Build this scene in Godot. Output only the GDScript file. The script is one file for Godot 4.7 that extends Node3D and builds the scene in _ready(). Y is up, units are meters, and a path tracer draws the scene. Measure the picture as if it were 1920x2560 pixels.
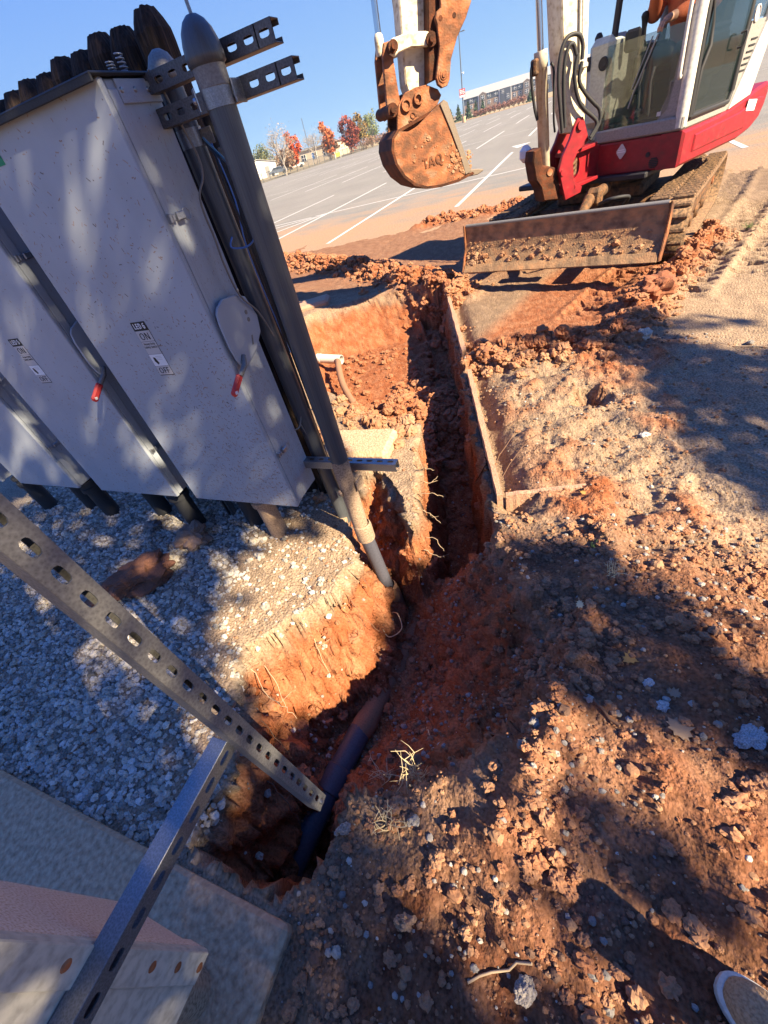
extends Node3D
# A trench beside a row of switch cabinets, a compact excavator behind it, a car park beyond.
# Site frame: x runs along the cabinet row, -z away from it towards the car park, y up, metres.

const SUN_AZ := 20.0      # degrees from +x towards +z
const SUN_EL := 37.0
var to_sun := Vector3.ZERO
var T := {}               # textures
var M := {}               # materials
var rng := RandomNumberGenerator.new()
var n_lo := FastNoiseLite.new()
var n_mid := FastNoiseLite.new()
var n_hi := FastNoiseLite.new()
var taken := {}
const ORD := ["first", "second", "third", "fourth", "fifth", "sixth", "seventh", "eighth", "ninth", "tenth", "eleventh", "twelfth"]

func _ready():
	# ---- camera, sky, sun, exposure
	var cam := Camera3D.new()
	cam.name = "camera"
	var p := deg_to_rad(41.02)
	var yaw := deg_to_rad(30.0)
	var b := Basis(Vector3.UP, yaw) * Basis(Vector3.RIGHT, -p) * Basis(Vector3.BACK, deg_to_rad(-16.0))
	cam.transform = Transform3D(b, Vector3(0, 1.5, 0))
	cam.fov = rad_to_deg(2.0 * atan(1280.0 / 1040.37))
	cam.near = 0.03
	cam.far = 3000.0
	add_child(cam)
	cam.current = true
	var we := WorldEnvironment.new()
	we.name = "world_environment"
	var env := Environment.new()
	env.background_mode = Environment.BG_SKY
	var sky := Sky.new()
	var sm := ProceduralSkyMaterial.new()
	sm.sky_top_color = Color(0.23, 0.45, 0.86)
	sm.sky_horizon_color = Color(0.60, 0.75, 0.87)
	sm.sky_curve = 0.20
	sm.ground_bottom_color = Color(0.30, 0.22, 0.16)
	sm.ground_horizon_color = Color(0.55, 0.55, 0.55)
	sm.sun_angle_max = 1.0
	sky.sky_material = sm
	env.sky = sky
	env.background_energy_multiplier = 0.37
	env.tonemap_mode = Environment.TONE_MAPPER_LINEAR
	env.tonemap_exposure = 3.6
	env.sdfgi_enabled = true
	env.ssao_enabled = true
	env.ssil_enabled = true
	env.fog_enabled = true
	env.fog_density = 0.0004
	env.fog_light_color = Color(0.72, 0.82, 0.92)
	we.environment = env
	add_child(we)
	var az := deg_to_rad(SUN_AZ)
	var el := deg_to_rad(SUN_EL)
	to_sun = Vector3(cos(el) * cos(az), sin(el), cos(el) * sin(az))
	var sun := DirectionalLight3D.new()
	sun.name = "sun"
	sun.light_energy = 1.6
	sun.light_angular_distance = 0.53
	sun.light_color = Color(1.0, 0.92, 0.78)
	sun.shadow_enabled = true
	add_child(sun)
	sun.look_at_from_position(to_sun * 40.0, Vector3.ZERO, Vector3.UP)
	# ---- the place
	rng.seed = 7
	for q in [[n_lo, 11, 0.9, 3], [n_mid, 23, 4.5, 4], [n_hi, 37, 22.0, 3]]:
		var n: FastNoiseLite = q[0]
		n.seed = q[1]
		n.frequency = q[2]
		n.noise_type = FastNoiseLite.TYPE_SIMPLEX_SMOOTH
		n.fractal_type = FastNoiseLite.FRACTAL_FBM
		n.fractal_octaves = q[3]
	make_textures()
	make_materials()
	build_ground()
	build_parking_lot()
	build_rack()
	build_trench_things()
	build_excavator()
	build_operator()
	build_background()
	build_debris()
	build_shade_tree()

# ------------------------------------------------------------------ helpers
func numbered(called: String) -> String:
	if not taken.has(called):
		taken[called] = 0
		return called
	taken[called] += 1
	return "%s_%03d" % [called, taken[called]]

func tag(o: Node, label := "", category := "", group := "", kind := "") -> Node:
	if label: o.set_meta("label", label)
	if category: o.set_meta("category", category)
	if group: o.set_meta("group", group)
	if kind: o.set_meta("kind", kind)
	return o

func thing(called: String, label: String, category: String, at := Vector3.ZERO, group := "", turn := 0.0) -> Node3D:
	var o := Node3D.new()
	o.name = numbered(called)
	add_child(o)
	o.position = at
	o.rotation.y = turn
	tag(o, label, category, group)
	return o

func obj(called: String, s, m: Material, parent: Node = null) -> MeshInstance3D:
	var o := MeshInstance3D.new()
	if s is SurfaceTool:
		s.generate_normals()
		o.mesh = s.commit()
	else:
		o.mesh = s
	o.material_override = m
	o.cast_shadow = GeometryInstance3D.SHADOW_CASTING_SETTING_ON
	if parent == null:
		o.name = numbered(called)
		add_child(o)
	else:
		o.name = called
		parent.add_child(o, true)
	return o

func single(called: String, s, m: Material, label: String, category: String, group := "", at := Vector3.ZERO) -> MeshInstance3D:
	var o := obj(called, s, m)
	o.position = at
	tag(o, label, category, group)
	return o

func S() -> SurfaceTool:
	var s := SurfaceTool.new()
	s.begin(Mesh.PRIMITIVE_TRIANGLES)
	s.set_smooth_group(-1)
	s.set_uv(Vector2.ZERO)
	return s

func tri_out(s: SurfaceTool, a: Vector3, b: Vector3, c: Vector3, o: Vector3):
	if Plane(a, b, c).normal.dot((a + b + c) / 3.0 - o) < 0.0:
		s.add_vertex(a); s.add_vertex(c); s.add_vertex(b)
	else:
		s.add_vertex(a); s.add_vertex(b); s.add_vertex(c)

func quad_out(s: SurfaceTool, a: Vector3, b: Vector3, c: Vector3, d: Vector3, o: Vector3):
	tri_out(s, a, b, c, o)
	tri_out(s, a, c, d, o)

func quad_uv(s: SurfaceTool, q: Array, uv: Array, o: Vector3):
	var flip: bool = Plane(q[0], q[1], q[2]).normal.dot((q[0] + q[2]) / 2.0 - o) < 0.0
	for k in ([0, 2, 1, 0, 3, 2] if flip else [0, 1, 2, 0, 2, 3]):
		s.set_uv(uv[k])
		s.add_vertex(q[k])
	s.set_uv(Vector2.ZERO)

# a box with chamfered edges; every face is laid out once from (0,0) to (1,1)
func bx(s: SurfaceTool, c: Vector3, size: Vector3, bev := 0.004, bas := Basis()):
	s.set_smooth_group(-1)
	var h := size * 0.5
	bev = minf(bev, minf(h.x, minf(h.y, h.z)) * 0.8)
	var P := func(ax: int, sx: float, sy: float, sz: float) -> Vector3:
		var v := Vector3(sx * (h.x - bev), sy * (h.y - bev), sz * (h.z - bev))
		v[ax] = [sx, sy, sz][ax] * h[ax]
		return c + bas * v
	for sg in [-1.0, 1.0]:
		quad_uv(s, [P.call(0, sg, -1, -1), P.call(0, sg, -1, 1), P.call(0, sg, 1, 1), P.call(0, sg, 1, -1)], [Vector2(0, 1), Vector2(1, 1), Vector2(1, 0), Vector2(0, 0)], c)
		quad_uv(s, [P.call(1, -1, sg, -1), P.call(1, 1, sg, -1), P.call(1, 1, sg, 1), P.call(1, -1, sg, 1)], [Vector2(0, 0), Vector2(1, 0), Vector2(1, 1), Vector2(0, 1)], c)
		quad_uv(s, [P.call(2, -1, -1, sg), P.call(2, 1, -1, sg), P.call(2, 1, 1, sg), P.call(2, -1, 1, sg)], [Vector2(0, 1), Vector2(1, 1), Vector2(1, 0), Vector2(0, 0)], c)
	if bev <= 0.0:
		return
	for a in [-1.0, 1.0]:
		for q in [-1.0, 1.0]:
			quad_out(s, P.call(0, a, q, -1), P.call(0, a, q, 1), P.call(1, a, q, 1), P.call(1, a, q, -1), c)
			quad_out(s, P.call(0, a, -1, q), P.call(0, a, 1, q), P.call(2, a, 1, q), P.call(2, a, -1, q), c)
			quad_out(s, P.call(1, -1, a, q), P.call(1, 1, a, q), P.call(2, 1, a, q), P.call(2, -1, a, q), c)
			for w in [-1.0, 1.0]:
				tri_out(s, P.call(0, a, q, w), P.call(1, a, q, w), P.call(2, a, q, w), c)

# a round bar or hose swept along points; r is a number or one radius per point
func tube(s: SurfaceTool, pts: Array, r, seg := 10, caps := true):
	var n := pts.size()
	var t0: Vector3 = (pts[1] - pts[0]).normalized()
	var u := t0.cross(Vector3.UP)
	if u.length() < 0.05: u = t0.cross(Vector3.RIGHT)
	u = u.normalized()
	var rings := []
	for i in n:
		var t: Vector3 = (pts[mini(i + 1, n - 1)] - pts[maxi(i - 1, 0)]).normalized()
		u = (u - t * u.dot(t)).normalized()
		var v := t.cross(u)
		var rad: float = r[i] if r is Array else r
		var ring := []
		for k in seg:
			var an := TAU * k / seg
			ring.append(pts[i] + (u * cos(an) + v * sin(an)) * rad)
		rings.append(ring)
	s.set_smooth_group(1)
	for i in n - 1:
		var o: Vector3 = (pts[i] + pts[i + 1]) * 0.5
		for k in seg:
			var k2 := (k + 1) % seg
			quad_out(s, rings[i][k], rings[i][k2], rings[i + 1][k2], rings[i + 1][k], o)
	s.set_smooth_group(-1)
	if caps:
		for e in [[0, 1], [n - 1, n - 2]]:
			for k in range(1, seg - 1):
				tri_out(s, rings[e[0]][0], rings[e[0]][k], rings[e[0]][k + 1], pts[e[1]])

# turned shape round local y: prof holds (radius, y)
func lathe(s: SurfaceTool, prof: Array, seg := 20, xf := Transform3D(), smooth := false):
	var mid := 0.0
	for q in prof: mid += q.y / prof.size()
	for i in prof.size() - 1:
		s.set_smooth_group(1 if smooth else i + 2)
		var a: Vector2 = prof[i]
		var b: Vector2 = prof[i + 1]
		for k in seg:
			var c0 := cos(TAU * k / seg); var s0 := sin(TAU * k / seg)
			var c1 := cos(TAU * (k + 1) / seg); var s1 := sin(TAU * (k + 1) / seg)
			var q0 := Vector3(a.x * c0, a.y, a.x * s0); var q1 := Vector3(a.x * c1, a.y, a.x * s1)
			var q2 := Vector3(b.x * c1, b.y, b.x * s1); var q3 := Vector3(b.x * c0, b.y, b.x * s0)
			var nx := b.y - a.y
			var o := (q0 + q2) * 0.5 - Vector3(nx * (c0 + c1), -(b.x - a.x) * 2.0, nx * (s0 + s1)) * 0.5
			if a.x > 1e-6: tri_out(s, xf * q0, xf * q1, xf * q2, xf * o)
			if b.x > 1e-6: tri_out(s, xf * q0, xf * q2, xf * q3, xf * o)
	s.set_smooth_group(-1)

# a flat outline in local xy pulled out from z0 to z1, with a small bevel
func prism(s: SurfaceTool, poly: Array, z0: float, z1: float, xf := Transform3D(), bev := 0.0):
	var pv := PackedVector2Array(poly)
	if Geometry2D.is_polygon_clockwise(pv): pv.reverse()
	var n := pv.size()
	var ins := PackedVector2Array()
	for i in n:
		var e0 := (pv[i] - pv[(i + n - 1) % n]).normalized()
		var e1 := (pv[(i + 1) % n] - pv[i]).normalized()
		var m := (e0.orthogonal() + e1.orthogonal())
		m = m.normalized() / maxf(0.35, m.length() * 0.5) if m.length() > 1e-4 else e0.orthogonal()
		# orthogonal() turns clockwise in y-up: outward of a counter-clockwise outline is the other side
		ins.append(pv[i] + m * (bev if Geometry2D.is_point_in_polygon(pv[i] + m * 0.0005, pv) else -bev))
	var idx := Geometry2D.triangulate_polygon(ins)
	s.set_smooth_group(-1)
	var up := signf(z1 - z0)
	for k in range(0, idx.size(), 3):
		for e in [[z0, -up], [z1, up]]:
			var a := Vector3(ins[idx[k]].x, ins[idx[k]].y, e[0]); var b := Vector3(ins[idx[k + 1]].x, ins[idx[k + 1]].y, e[0]); var c := Vector3(ins[idx[k + 2]].x, ins[idx[k + 2]].y, e[0])
			tri_out(s, xf * a, xf * b, xf * c, xf * ((a + b + c) / 3.0 - Vector3(0, 0, e[1])))
	for i in n:
		var j := (i + 1) % n
		var e := pv[j] - pv[i]
		var out := Vector3(e.y, -e.x, 0).normalized()
		var A := Vector3(pv[i].x, pv[i].y, z0 + up * bev); var B := Vector3(pv[j].x, pv[j].y, z0 + up * bev)
		var C2 := Vector3(pv[j].x, pv[j].y, z1 - up * bev); var D := Vector3(pv[i].x, pv[i].y, z1 - up * bev)
		quad_out(s, xf * A, xf * B, xf * C2, xf * D, xf * ((A + C2) * 0.5 - out))
		if bev > 0.0:
			for e2 in [[z0, A, B, -up], [z1, D, C2, up]]:
				var i0 := Vector3(ins[i].x, ins[i].y, e2[0]); var i1 := Vector3(ins[j].x, ins[j].y, e2[0])
				quad_out(s, xf * i0, xf * i1, xf * e2[2], xf * e2[1], xf * ((i0 + e2[2]) * 0.5 - out * 0.5 - Vector3(0, 0, e2[3] * 0.5)))

func pin(s: SurfaceTool, a: Vector3, b: Vector3, r: float, seg := 14):
	tube(s, [a, b], r, seg)

func axis_xf(at: Vector3, y_axis: Vector3) -> Transform3D:
	var y := y_axis.normalized()
	var x := y.cross(Vector3.FORWARD)
	if x.length() < 0.1: x = y.cross(Vector3.RIGHT)
	x = x.normalized()
	return Transform3D(Basis(x, y, x.cross(y)), at)

func curve(pts: Array, steps := 6) -> Array:
	var c := []
	for i in pts.size() - 1:
		var p0: Vector3 = pts[maxi(i - 1, 0)]; var p1: Vector3 = pts[i]; var p2: Vector3 = pts[i + 1]; var p3: Vector3 = pts[mini(i + 2, pts.size() - 1)]
		for k in steps:
			c.append(p1.cubic_interpolate(p2, p0, p3, float(k) / steps))
	c.append(pts[-1])
	return c

func arrays_mesh(v: PackedVector3Array, nn: PackedVector3Array, col: PackedColorArray, idx: PackedInt32Array) -> ArrayMesh:
	var a := []
	a.resize(Mesh.ARRAY_MAX)
	a[Mesh.ARRAY_VERTEX] = v
	a[Mesh.ARRAY_NORMAL] = nn
	if col.size(): a[Mesh.ARRAY_COLOR] = col
	if idx.size(): a[Mesh.ARRAY_INDEX] = idx
	var m := ArrayMesh.new()
	m.add_surface_from_arrays(Mesh.PRIMITIVE_TRIANGLES, a)
	return m

# a lumpy stone or clod, about unit size
func lump_mesh(seed_: int, sub: int, rough: float, flat := 1.0) -> ArrayMesh:
	var n := FastNoiseLite.new()
	n.seed = seed_; n.frequency = 0.8; n.fractal_octaves = 2
	var s := SurfaceTool.new()
	s.begin(Mesh.PRIMITIVE_TRIANGLES)
	s.set_smooth_group(-1)
	var g := sub
	for face in 6:
		for i in g:
			for j in g:
				var q := []
				for e in [[i, j], [i + 1, j], [i + 1, j + 1], [i, j + 1]]:
					var u: float = tan((float(e[0]) / g - 0.5) * PI / 2.0); var w: float = tan((float(e[1]) / g - 0.5) * PI / 2.0)
					var d: Vector3 = [Vector3(1, u, w), Vector3(-1, u, w), Vector3(u, 1, w), Vector3(u, -1, w), Vector3(u, w, 1), Vector3(u, w, -1)][face].normalized()
					var r := 0.5 * (1.0 + rough * n.get_noise_3dv(d * 1.4) * 1.6 + rough * 0.35 * n.get_noise_3dv(d * 4.0))
					# planes cut off a few sides: broken faces
					q.append(Vector3(d.x * r, d.y * r * flat, d.z * r))
				quad_out(s, q[0], q[1], q[2], q[3], Vector3.ZERO)
	s.generate_normals()
	return s.commit()

func scatter(called: String, mesh: Mesh, m: Material, xfs: Array, cols: Array, label: String, category: String, parent: Node = null) -> MultiMeshInstance3D:
	var mm := MultiMesh.new()
	mm.transform_format = MultiMesh.TRANSFORM_3D
	mm.use_colors = true
	mm.mesh = mesh
	mm.instance_count = xfs.size()
	for i in xfs.size():
		mm.set_instance_transform(i, xfs[i])
		mm.set_instance_color(i, cols[i])
	var o := MultiMeshInstance3D.new()
	o.multimesh = mm
	o.material_override = m
	if parent == null:
		o.name = numbered(called)
		add_child(o)
		tag(o, label, category, "", "stuff")
	else:
		o.name = called
		parent.add_child(o, true)
		o.set_meta("kind", "stuff")
	return o

func lin(r: float, g: float, b: float) -> Color:     # real-world base colour to the sRGB value a material takes
	return Color(r, g, b).linear_to_srgb()

# ------------------------------------------------------------------ textures and materials
func noise_tex(seed_: int, freq: float, oct: int, ramp: Array, size := 512, cell := false, stretch := 1.0) -> ImageTexture:
	var n := FastNoiseLite.new()
	n.seed = seed_; n.frequency = freq; n.fractal_octaves = oct
	n.noise_type = FastNoiseLite.TYPE_CELLULAR if cell else FastNoiseLite.TYPE_SIMPLEX_SMOOTH
	var im: Image = n.get_seamless_image(size, size)
	if stretch != 1.0:
		im.resize(size, int(size * stretch), Image.INTERPOLATE_BILINEAR)
		var big := Image.create(size, size, false, im.get_format())
		for k in int(ceil(1.0 / stretch)) if stretch < 1.0 else 1:
			big.blit_rect(im, Rect2i(0, 0, size, mini(size, im.get_height())), Vector2i(0, k * im.get_height()))
		im = big
	im.convert(Image.FORMAT_L8)
	var src := im.get_data()
	var lut := PackedByteArray()
	var gr := Gradient.new()
	gr.offsets = PackedFloat32Array(ramp.map(func(e): return e[0]))
	gr.colors = PackedColorArray(ramp.map(func(e): return e[1]))
	for i in 256:
		var c := gr.sample(i / 255.0)
		lut.append(int(c.r * 255)); lut.append(int(c.g * 255)); lut.append(int(c.b * 255))
	var out := PackedByteArray()
	out.resize(src.size() * 3)
	for i in src.size():
		var k := src[i] * 3
		out[i * 3] = lut[k]; out[i * 3 + 1] = lut[k + 1]; out[i * 3 + 2] = lut[k + 2]
	return ImageTexture.create_from_image(Image.create_from_data(size, size, false, Image.FORMAT_RGB8, out))

func bump_tex(seed_: int, freq: float, oct: int, strength: float, size := 512, cell := false) -> ImageTexture:
	var n := FastNoiseLite.new()
	n.seed = seed_; n.frequency = freq; n.fractal_octaves = oct
	n.noise_type = FastNoiseLite.TYPE_CELLULAR if cell else FastNoiseLite.TYPE_SIMPLEX_SMOOTH
	var im: Image = n.get_seamless_image(size, size)
	im.convert(Image.FORMAT_RGBA8)
	im.bump_map_to_normal_map(strength)
	return ImageTexture.create_from_image(im)

func grey(v: float) -> Color:
	return Color(v, v, v)

func make_textures():
	T.grain = noise_tex(1, 0.03, 5, [[0.0, grey(0.80)], [0.45, grey(0.92)], [0.6, grey(0.96)], [1.0, grey(1.0)]])
	T.soil = noise_tex(2, 0.06, 5, [[0.0, Color(0.55, 0.50, 0.47)], [0.35, Color(0.80, 0.78, 0.76)], [0.6, Color(0.95, 0.93, 0.92)], [0.9, Color(1, 1, 1)], [1.0, Color(1, 1, 1)]])
	T.soil_n = bump_tex(3, 0.05, 5, 9.0)
	T.fine_n = bump_tex(4, 0.09, 4, 4.0)
	T.asphalt = noise_tex(5, 0.12, 4, [[0.0, grey(0.7)], [0.5, grey(0.92)], [1.0, grey(1.0)]])
	T.galv = noise_tex(6, 0.035, 2, [[0.0, grey(0.72)], [0.4, grey(0.86)], [1.0, grey(1.0)]], 512, true)
	T.rust = noise_tex(8, 0.009, 7, [[0.0, Color(0.24, 0.17, 0.13)], [0.3, Color(0.38, 0.26, 0.19)], [0.47, Color(0.47, 0.31, 0.21)], [0.55, Color(0.56, 0.35, 0.23)], [0.68, Color(0.64, 0.40, 0.26)], [0.8, Color(0.55, 0.45, 0.36)], [1.0, Color(0.66, 0.56, 0.46)]])
	T.mudsteel = noise_tex(9, 0.02, 5, [[0.0, Color(0.20, 0.15, 0.12)], [0.35, Color(0.33, 0.26, 0.21)], [0.5, Color(0.42, 0.34, 0.27)], [0.65, Color(0.53, 0.39, 0.27)], [1.0, Color(0.68, 0.47, 0.31)]])
	T.blade = noise_tex(19, 0.012, 6, [[0.0, Color(0.30, 0.24, 0.19)], [0.35, Color(0.48, 0.39, 0.31)], [0.55, Color(0.60, 0.48, 0.36)], [0.7, Color(0.66, 0.49, 0.35)], [1.0, Color(0.74, 0.58, 0.43)]])
	T.cream = noise_tex(10, 0.02, 5, [[0.0, Color(0.38, 0.30, 0.22)], [0.22, Color(0.66, 0.58, 0.45)], [0.4, Color(0.80, 0.75, 0.64)], [1.0, Color(0.88, 0.85, 0.77)]])
	T.red = noise_tex(12, 0.02, 5, [[0.0, Color(0.36, 0.17, 0.13)], [0.25, Color(0.47, 0.10, 0.12)], [0.55, Color(0.54, 0.075, 0.12)], [0.75, Color(0.56, 0.11, 0.14)], [1.0, Color(0.58, 0.27, 0.22)]])
	T.wood = noise_tex(13, 0.03, 5, [[0.0, Color(0.06, 0.045, 0.04)], [0.4, Color(0.15, 0.115, 0.095)], [0.7, Color(0.26, 0.20, 0.16)], [1.0, Color(0.36, 0.28, 0.22)]])
	T.concrete = noise_tex(14, 0.06, 6, [[0.0, Color(0.56, 0.50, 0.44)], [0.35, Color(0.68, 0.61, 0.55)], [0.6, Color(0.73, 0.67, 0.61)], [1.0, Color(0.80, 0.75, 0.70)]])
	T.rubber = noise_tex(15, 0.03, 5, [[0.0, Color(0.16, 0.13, 0.11)], [0.35, Color(0.32, 0.26, 0.21)], [0.55, Color(0.50, 0.39, 0.29)], [1.0, Color(0.66, 0.52, 0.39)]])
	T.dusty = noise_tex(16, 0.05, 5, [[0.0, Color(0.66, 0.56, 0.49)], [0.4, Color(0.78, 0.70, 0.63)], [0.6, Color(0.83, 0.77, 0.73)], [1.0, Color(0.85, 0.82, 0.79)]])
	T.panel_a = panel_tex(41, 1.0)
	T.panel_b = panel_tex(42, 0.35)
	T.panel_c = panel_tex(43, 0.12)

# light grey paint with mud flung against it: short streaks, thicker towards the lower right where the digging was
func panel_tex(seed_: int, mud: float) -> ImageTexture:
	var r := RandomNumberGenerator.new()
	r.seed = seed_
	var w := 512
	var h := 1024
	var im := Image.create(w, h, false, Image.FORMAT_RGB8)
	var n := FastNoiseLite.new()
	n.seed = seed_; n.frequency = 0.006; n.fractal_octaves = 4
	for y in h:
		for x in w:
			var v := 0.645 + 0.03 * n.get_noise_2d(x, y * 0.5)
			im.set_pixel(x, y, Color(v * 0.955, v, v * 1.06))
	var total := int(9500 * mud) + 200
	for i in total:
		var px := r.randf()
		var py := r.randf()
		if r.randf() > 0.10 + 0.9 * pow(py, 2.2) * (0.25 + 0.75 * px): continue
		var c := Color(0.50, 0.36, 0.27).lerp(Color(0.62, 0.50, 0.42), r.randf())
		if r.randf() < 0.15: c = Color(0.30, 0.25, 0.23)
		var an := r.randfn(0.7, 0.8)
		var ln := r.randi_range(2, 13) if r.randf() < 0.5 else r.randi_range(1, 4)
		var al := r.randf_range(0.5, 1.0)
		for k in ln:
			var x := int(px * w + cos(an) * k * 0.8)
			var y := int(py * h + sin(an) * k * 0.8)
			if x >= 0 and y >= 0 and x < w and y < h:
				im.set_pixel(x, y, im.get_pixel(x, y).lerp(c, al))
				if x + 1 < w: im.set_pixel(x + 1, y, im.get_pixel(x + 1, y).lerp(c, al * 0.8))
				if y + 1 < h: im.set_pixel(x, y + 1, im.get_pixel(x, y + 1).lerp(c, al * 0.6))
	for i in 9:    # scuffs in red and brown
		var x0 := r.randf() * w; var y0 := r.randf() * h; var an := r.randf_range(0.3, 1.6)
		for k in r.randi_range(10, 34):
			var x := int(x0 + cos(an) * k); var y := int(y0 + sin(an) * k)
			if x >= 0 and y >= 0 and x < w and y < h:
				im.set_pixel(x, y, im.get_pixel(x, y).lerp(Color(0.55, 0.30, 0.27), 0.55))
	return ImageTexture.create_from_image(im)

func mat(called: String, col: Color, rough := 0.8, metal := 0.0, tx: Texture2D = null, per_m := 1.0, nm: Texture2D = null, ns := 1.0) -> StandardMaterial3D:
	var m := StandardMaterial3D.new()
	m.albedo_color = col
	m.roughness = rough
	m.metallic = metal
	m.metallic_specular = 0.4
	if tx:
		m.albedo_texture = tx
	if nm:
		m.normal_enabled = true
		m.normal_texture = nm
		m.normal_scale = ns
	if (tx or nm) and per_m > 0.0:
		m.uv1_triplanar = true
		m.uv1_world_triplanar = true
		m.uv1_scale = Vector3.ONE * per_m
	M[called] = m
	return m

func make_materials():
	var g := mat("soil", Color.WHITE, 0.95, 0.0, T.soil, 2.3, T.soil_n, 1.0)
	g.vertex_color_use_as_albedo = true
	g.metallic_specular = 0.15
	g = mat("stone", Color.WHITE, 0.85, 0.0, T.grain, 9.0)
	g.vertex_color_use_as_albedo = true
	g.metallic_specular = 0.25
	g = mat("leafy", Color.WHITE, 0.7)
	g.vertex_color_use_as_albedo = true
	g.metallic_specular = 0.2
	g.backlight_enabled = true
	g.backlight = Color(0.25, 0.22, 0.08)
	g = mat("lot", Color.WHITE, 0.9, 0.0, T.asphalt, 0.35, T.fine_n, 0.3)
	g.vertex_color_use_as_albedo = true
	mat("paint_line", lin(0.62, 0.61, 0.58), 0.8, 0.0, T.grain, 1.3)
	mat("galv", lin(0.34, 0.36, 0.39), 0.42, 0.75, T.galv, 14.0)
	mat("galv_dull", lin(0.30, 0.29, 0.28), 0.6, 0.45, T.galv, 9.0)
	mat("conduit", lin(0.11, 0.118, 0.13), 0.42, 0.35, T.grain, 3.0)
	M.conduit.uv1_scale = Vector3(16, 0.25, 16)
	mat("conduit_dirty", lin(0.42, 0.31, 0.22), 0.85, 0.1, T.soil, 3.0)
	mat("strut_dark", lin(0.16, 0.16, 0.165), 0.5, 0.6, T.galv, 9.0)
	mat("chrome", lin(0.6, 0.62, 0.65), 0.15, 1.0)
	mat("steel", lin(0.45, 0.46, 0.48), 0.35, 0.85, T.grain, 8.0)
	mat("black", lin(0.025, 0.025, 0.027), 0.55)
	mat("black_rubber", lin(0.03, 0.03, 0.032), 0.6, 0.0, T.grain, 5.0)
	mat("hub", lin(0.035, 0.037, 0.042), 0.6, 0.1, T.grain, 8.0)
	mat("wire_grey", lin(0.22, 0.19, 0.16), 0.6)
	mat("wire_blue", lin(0.08, 0.16, 0.36), 0.5)
	mat("wire_teal", lin(0.10, 0.20, 0.24), 0.5)
	mat("handle_red", lin(0.55, 0.05, 0.05), 0.45)
	mat("label_grey", lin(0.50, 0.48, 0.47), 0.6)
	mat("label_white", lin(0.75, 0.76, 0.78), 0.6)
	mat("label_black", lin(0.02, 0.02, 0.02), 0.6)
	mat("label_green", lin(0.02, 0.22, 0.12), 0.6)
	for k in ["a", "b", "c"]:
		var m := mat("panel_" + k, Color(1, 1, 1), 0.5, 0.0, T["panel_" + k], 0.0)
		m.metallic_specular = 0.5
	mat("panel_plain", lin(0.56, 0.56, 0.56), 0.5, 0.0, T.grain, 1.5)
	mat("panel_dusty", Color(0.98, 0.96, 0.95), 0.8, 0.0, T.dusty, 5.0, T.fine_n, 0.3)
	mat("panel_sunlit", lin(0.50, 0.47, 0.41), 0.7, 0.0, T.grain, 2.5)  # door paint brightened to beige as if sunlit
	mat("wood", Color(1, 1, 1), 0.95, 0.0, T.wood, 1.2, T.soil_n, 0.8)
	M.wood.uv1_scale = Vector3(7.0, 0.35, 7.0)
	mat("concrete", Color(1.0, 0.92, 0.82), 0.95, 0.0, T.concrete, 1.4, T.fine_n, 0.7)
	mat("concrete_pink", Color(0.95, 0.82, 0.74), 0.95, 0.0, T.concrete, 2.2, T.fine_n, 0.8)
	mat("pvc_grey", lin(0.09, 0.09, 0.115), 0.45, 0.0, T.grain, 5.0)
	mat("pvc_white", lin(0.62, 0.60, 0.55), 0.5, 0.0, T.grain, 6.0)
	mat("pvc_mud", lin(0.30, 0.165, 0.095), 0.9, 0.0, T.grain, 6.0)
	mat("rust", Color(1.0, 0.98, 0.96), 0.8, 0.05, T.rust, 1.2, T.fine_n, 0.6)
	mat("worn_steel", lin(0.27, 0.215, 0.165), 0.5, 0.5, T.grain, 6.0)
	mat("rust_dark", Color(0.62, 0.55, 0.5), 0.8, 0.2, T.rust, 1.6, T.fine_n, 0.6)
	mat("mudsteel", Color(0.9, 0.88, 0.86), 0.75, 0.2, T.mudsteel, 1.3, T.fine_n, 0.6)
	mat("blade_mud", Color(1, 1, 1), 0.85, 0.05, T.blade, 1.1, T.fine_n, 0.6)
	mat("letter_steel", lin(0.62, 0.52, 0.44), 0.75, 0.05, T.rust, 3.0)
	mat("cream", Color(1, 1, 1), 0.6, 0.0, T.cream, 1.4)
	mat("cream_clean", lin(0.62, 0.59, 0.50), 0.5, 0.0, T.grain, 2.0)
	mat("cab_white", lin(0.60, 0.58, 0.53), 0.4, 0.0, T.grain, 1.5)
	mat("cab_grey", lin(0.30, 0.28, 0.26), 0.7, 0.0, T.grain, 3.0)
	mat("cover_shaded", lin(0.48, 0.52, 0.45), 0.55, 0.0, T.grain, 2.0)  # cream cover paint with the green cast of shade put into it
	mat("red", Color(1, 1, 1), 0.42, 0.0, T.red, 1.1)
	M.red.metallic_specular = 0.5
	mat("rubber", Color(1, 1, 1), 0.9, 0.0, T.rubber, 2.2, T.fine_n, 0.8)
	var gl := mat("glass", Color(0.20, 0.34, 0.30, 0.30), 0.02)
	gl.transparency = BaseMaterial3D.TRANSPARENCY_ALPHA
	gl.metallic_specular = 0.5
	gl = mat("glass_side", Color(0.10, 0.15, 0.15, 0.45), 0.02)
	gl.transparency = BaseMaterial3D.TRANSPARENCY_ALPHA
	mat("seat", lin(0.03, 0.03, 0.033), 0.8, 0.0, T.grain, 5.0)
	mat("shirt", lin(0.62, 0.17, 0.07), 0.85, 0.0, T.grain, 6.0)
	mat("skin", lin(0.42, 0.24, 0.16), 0.6)
	mat("trousers", lin(0.06, 0.06, 0.07), 0.9, 0.0, T.grain, 6.0)
	mat("hat", lin(0.65, 0.65, 0.62), 0.4)
	mat("boot_white", lin(0.62, 0.60, 0.55), 0.6, 0.0, T.grain, 6.0)
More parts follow.
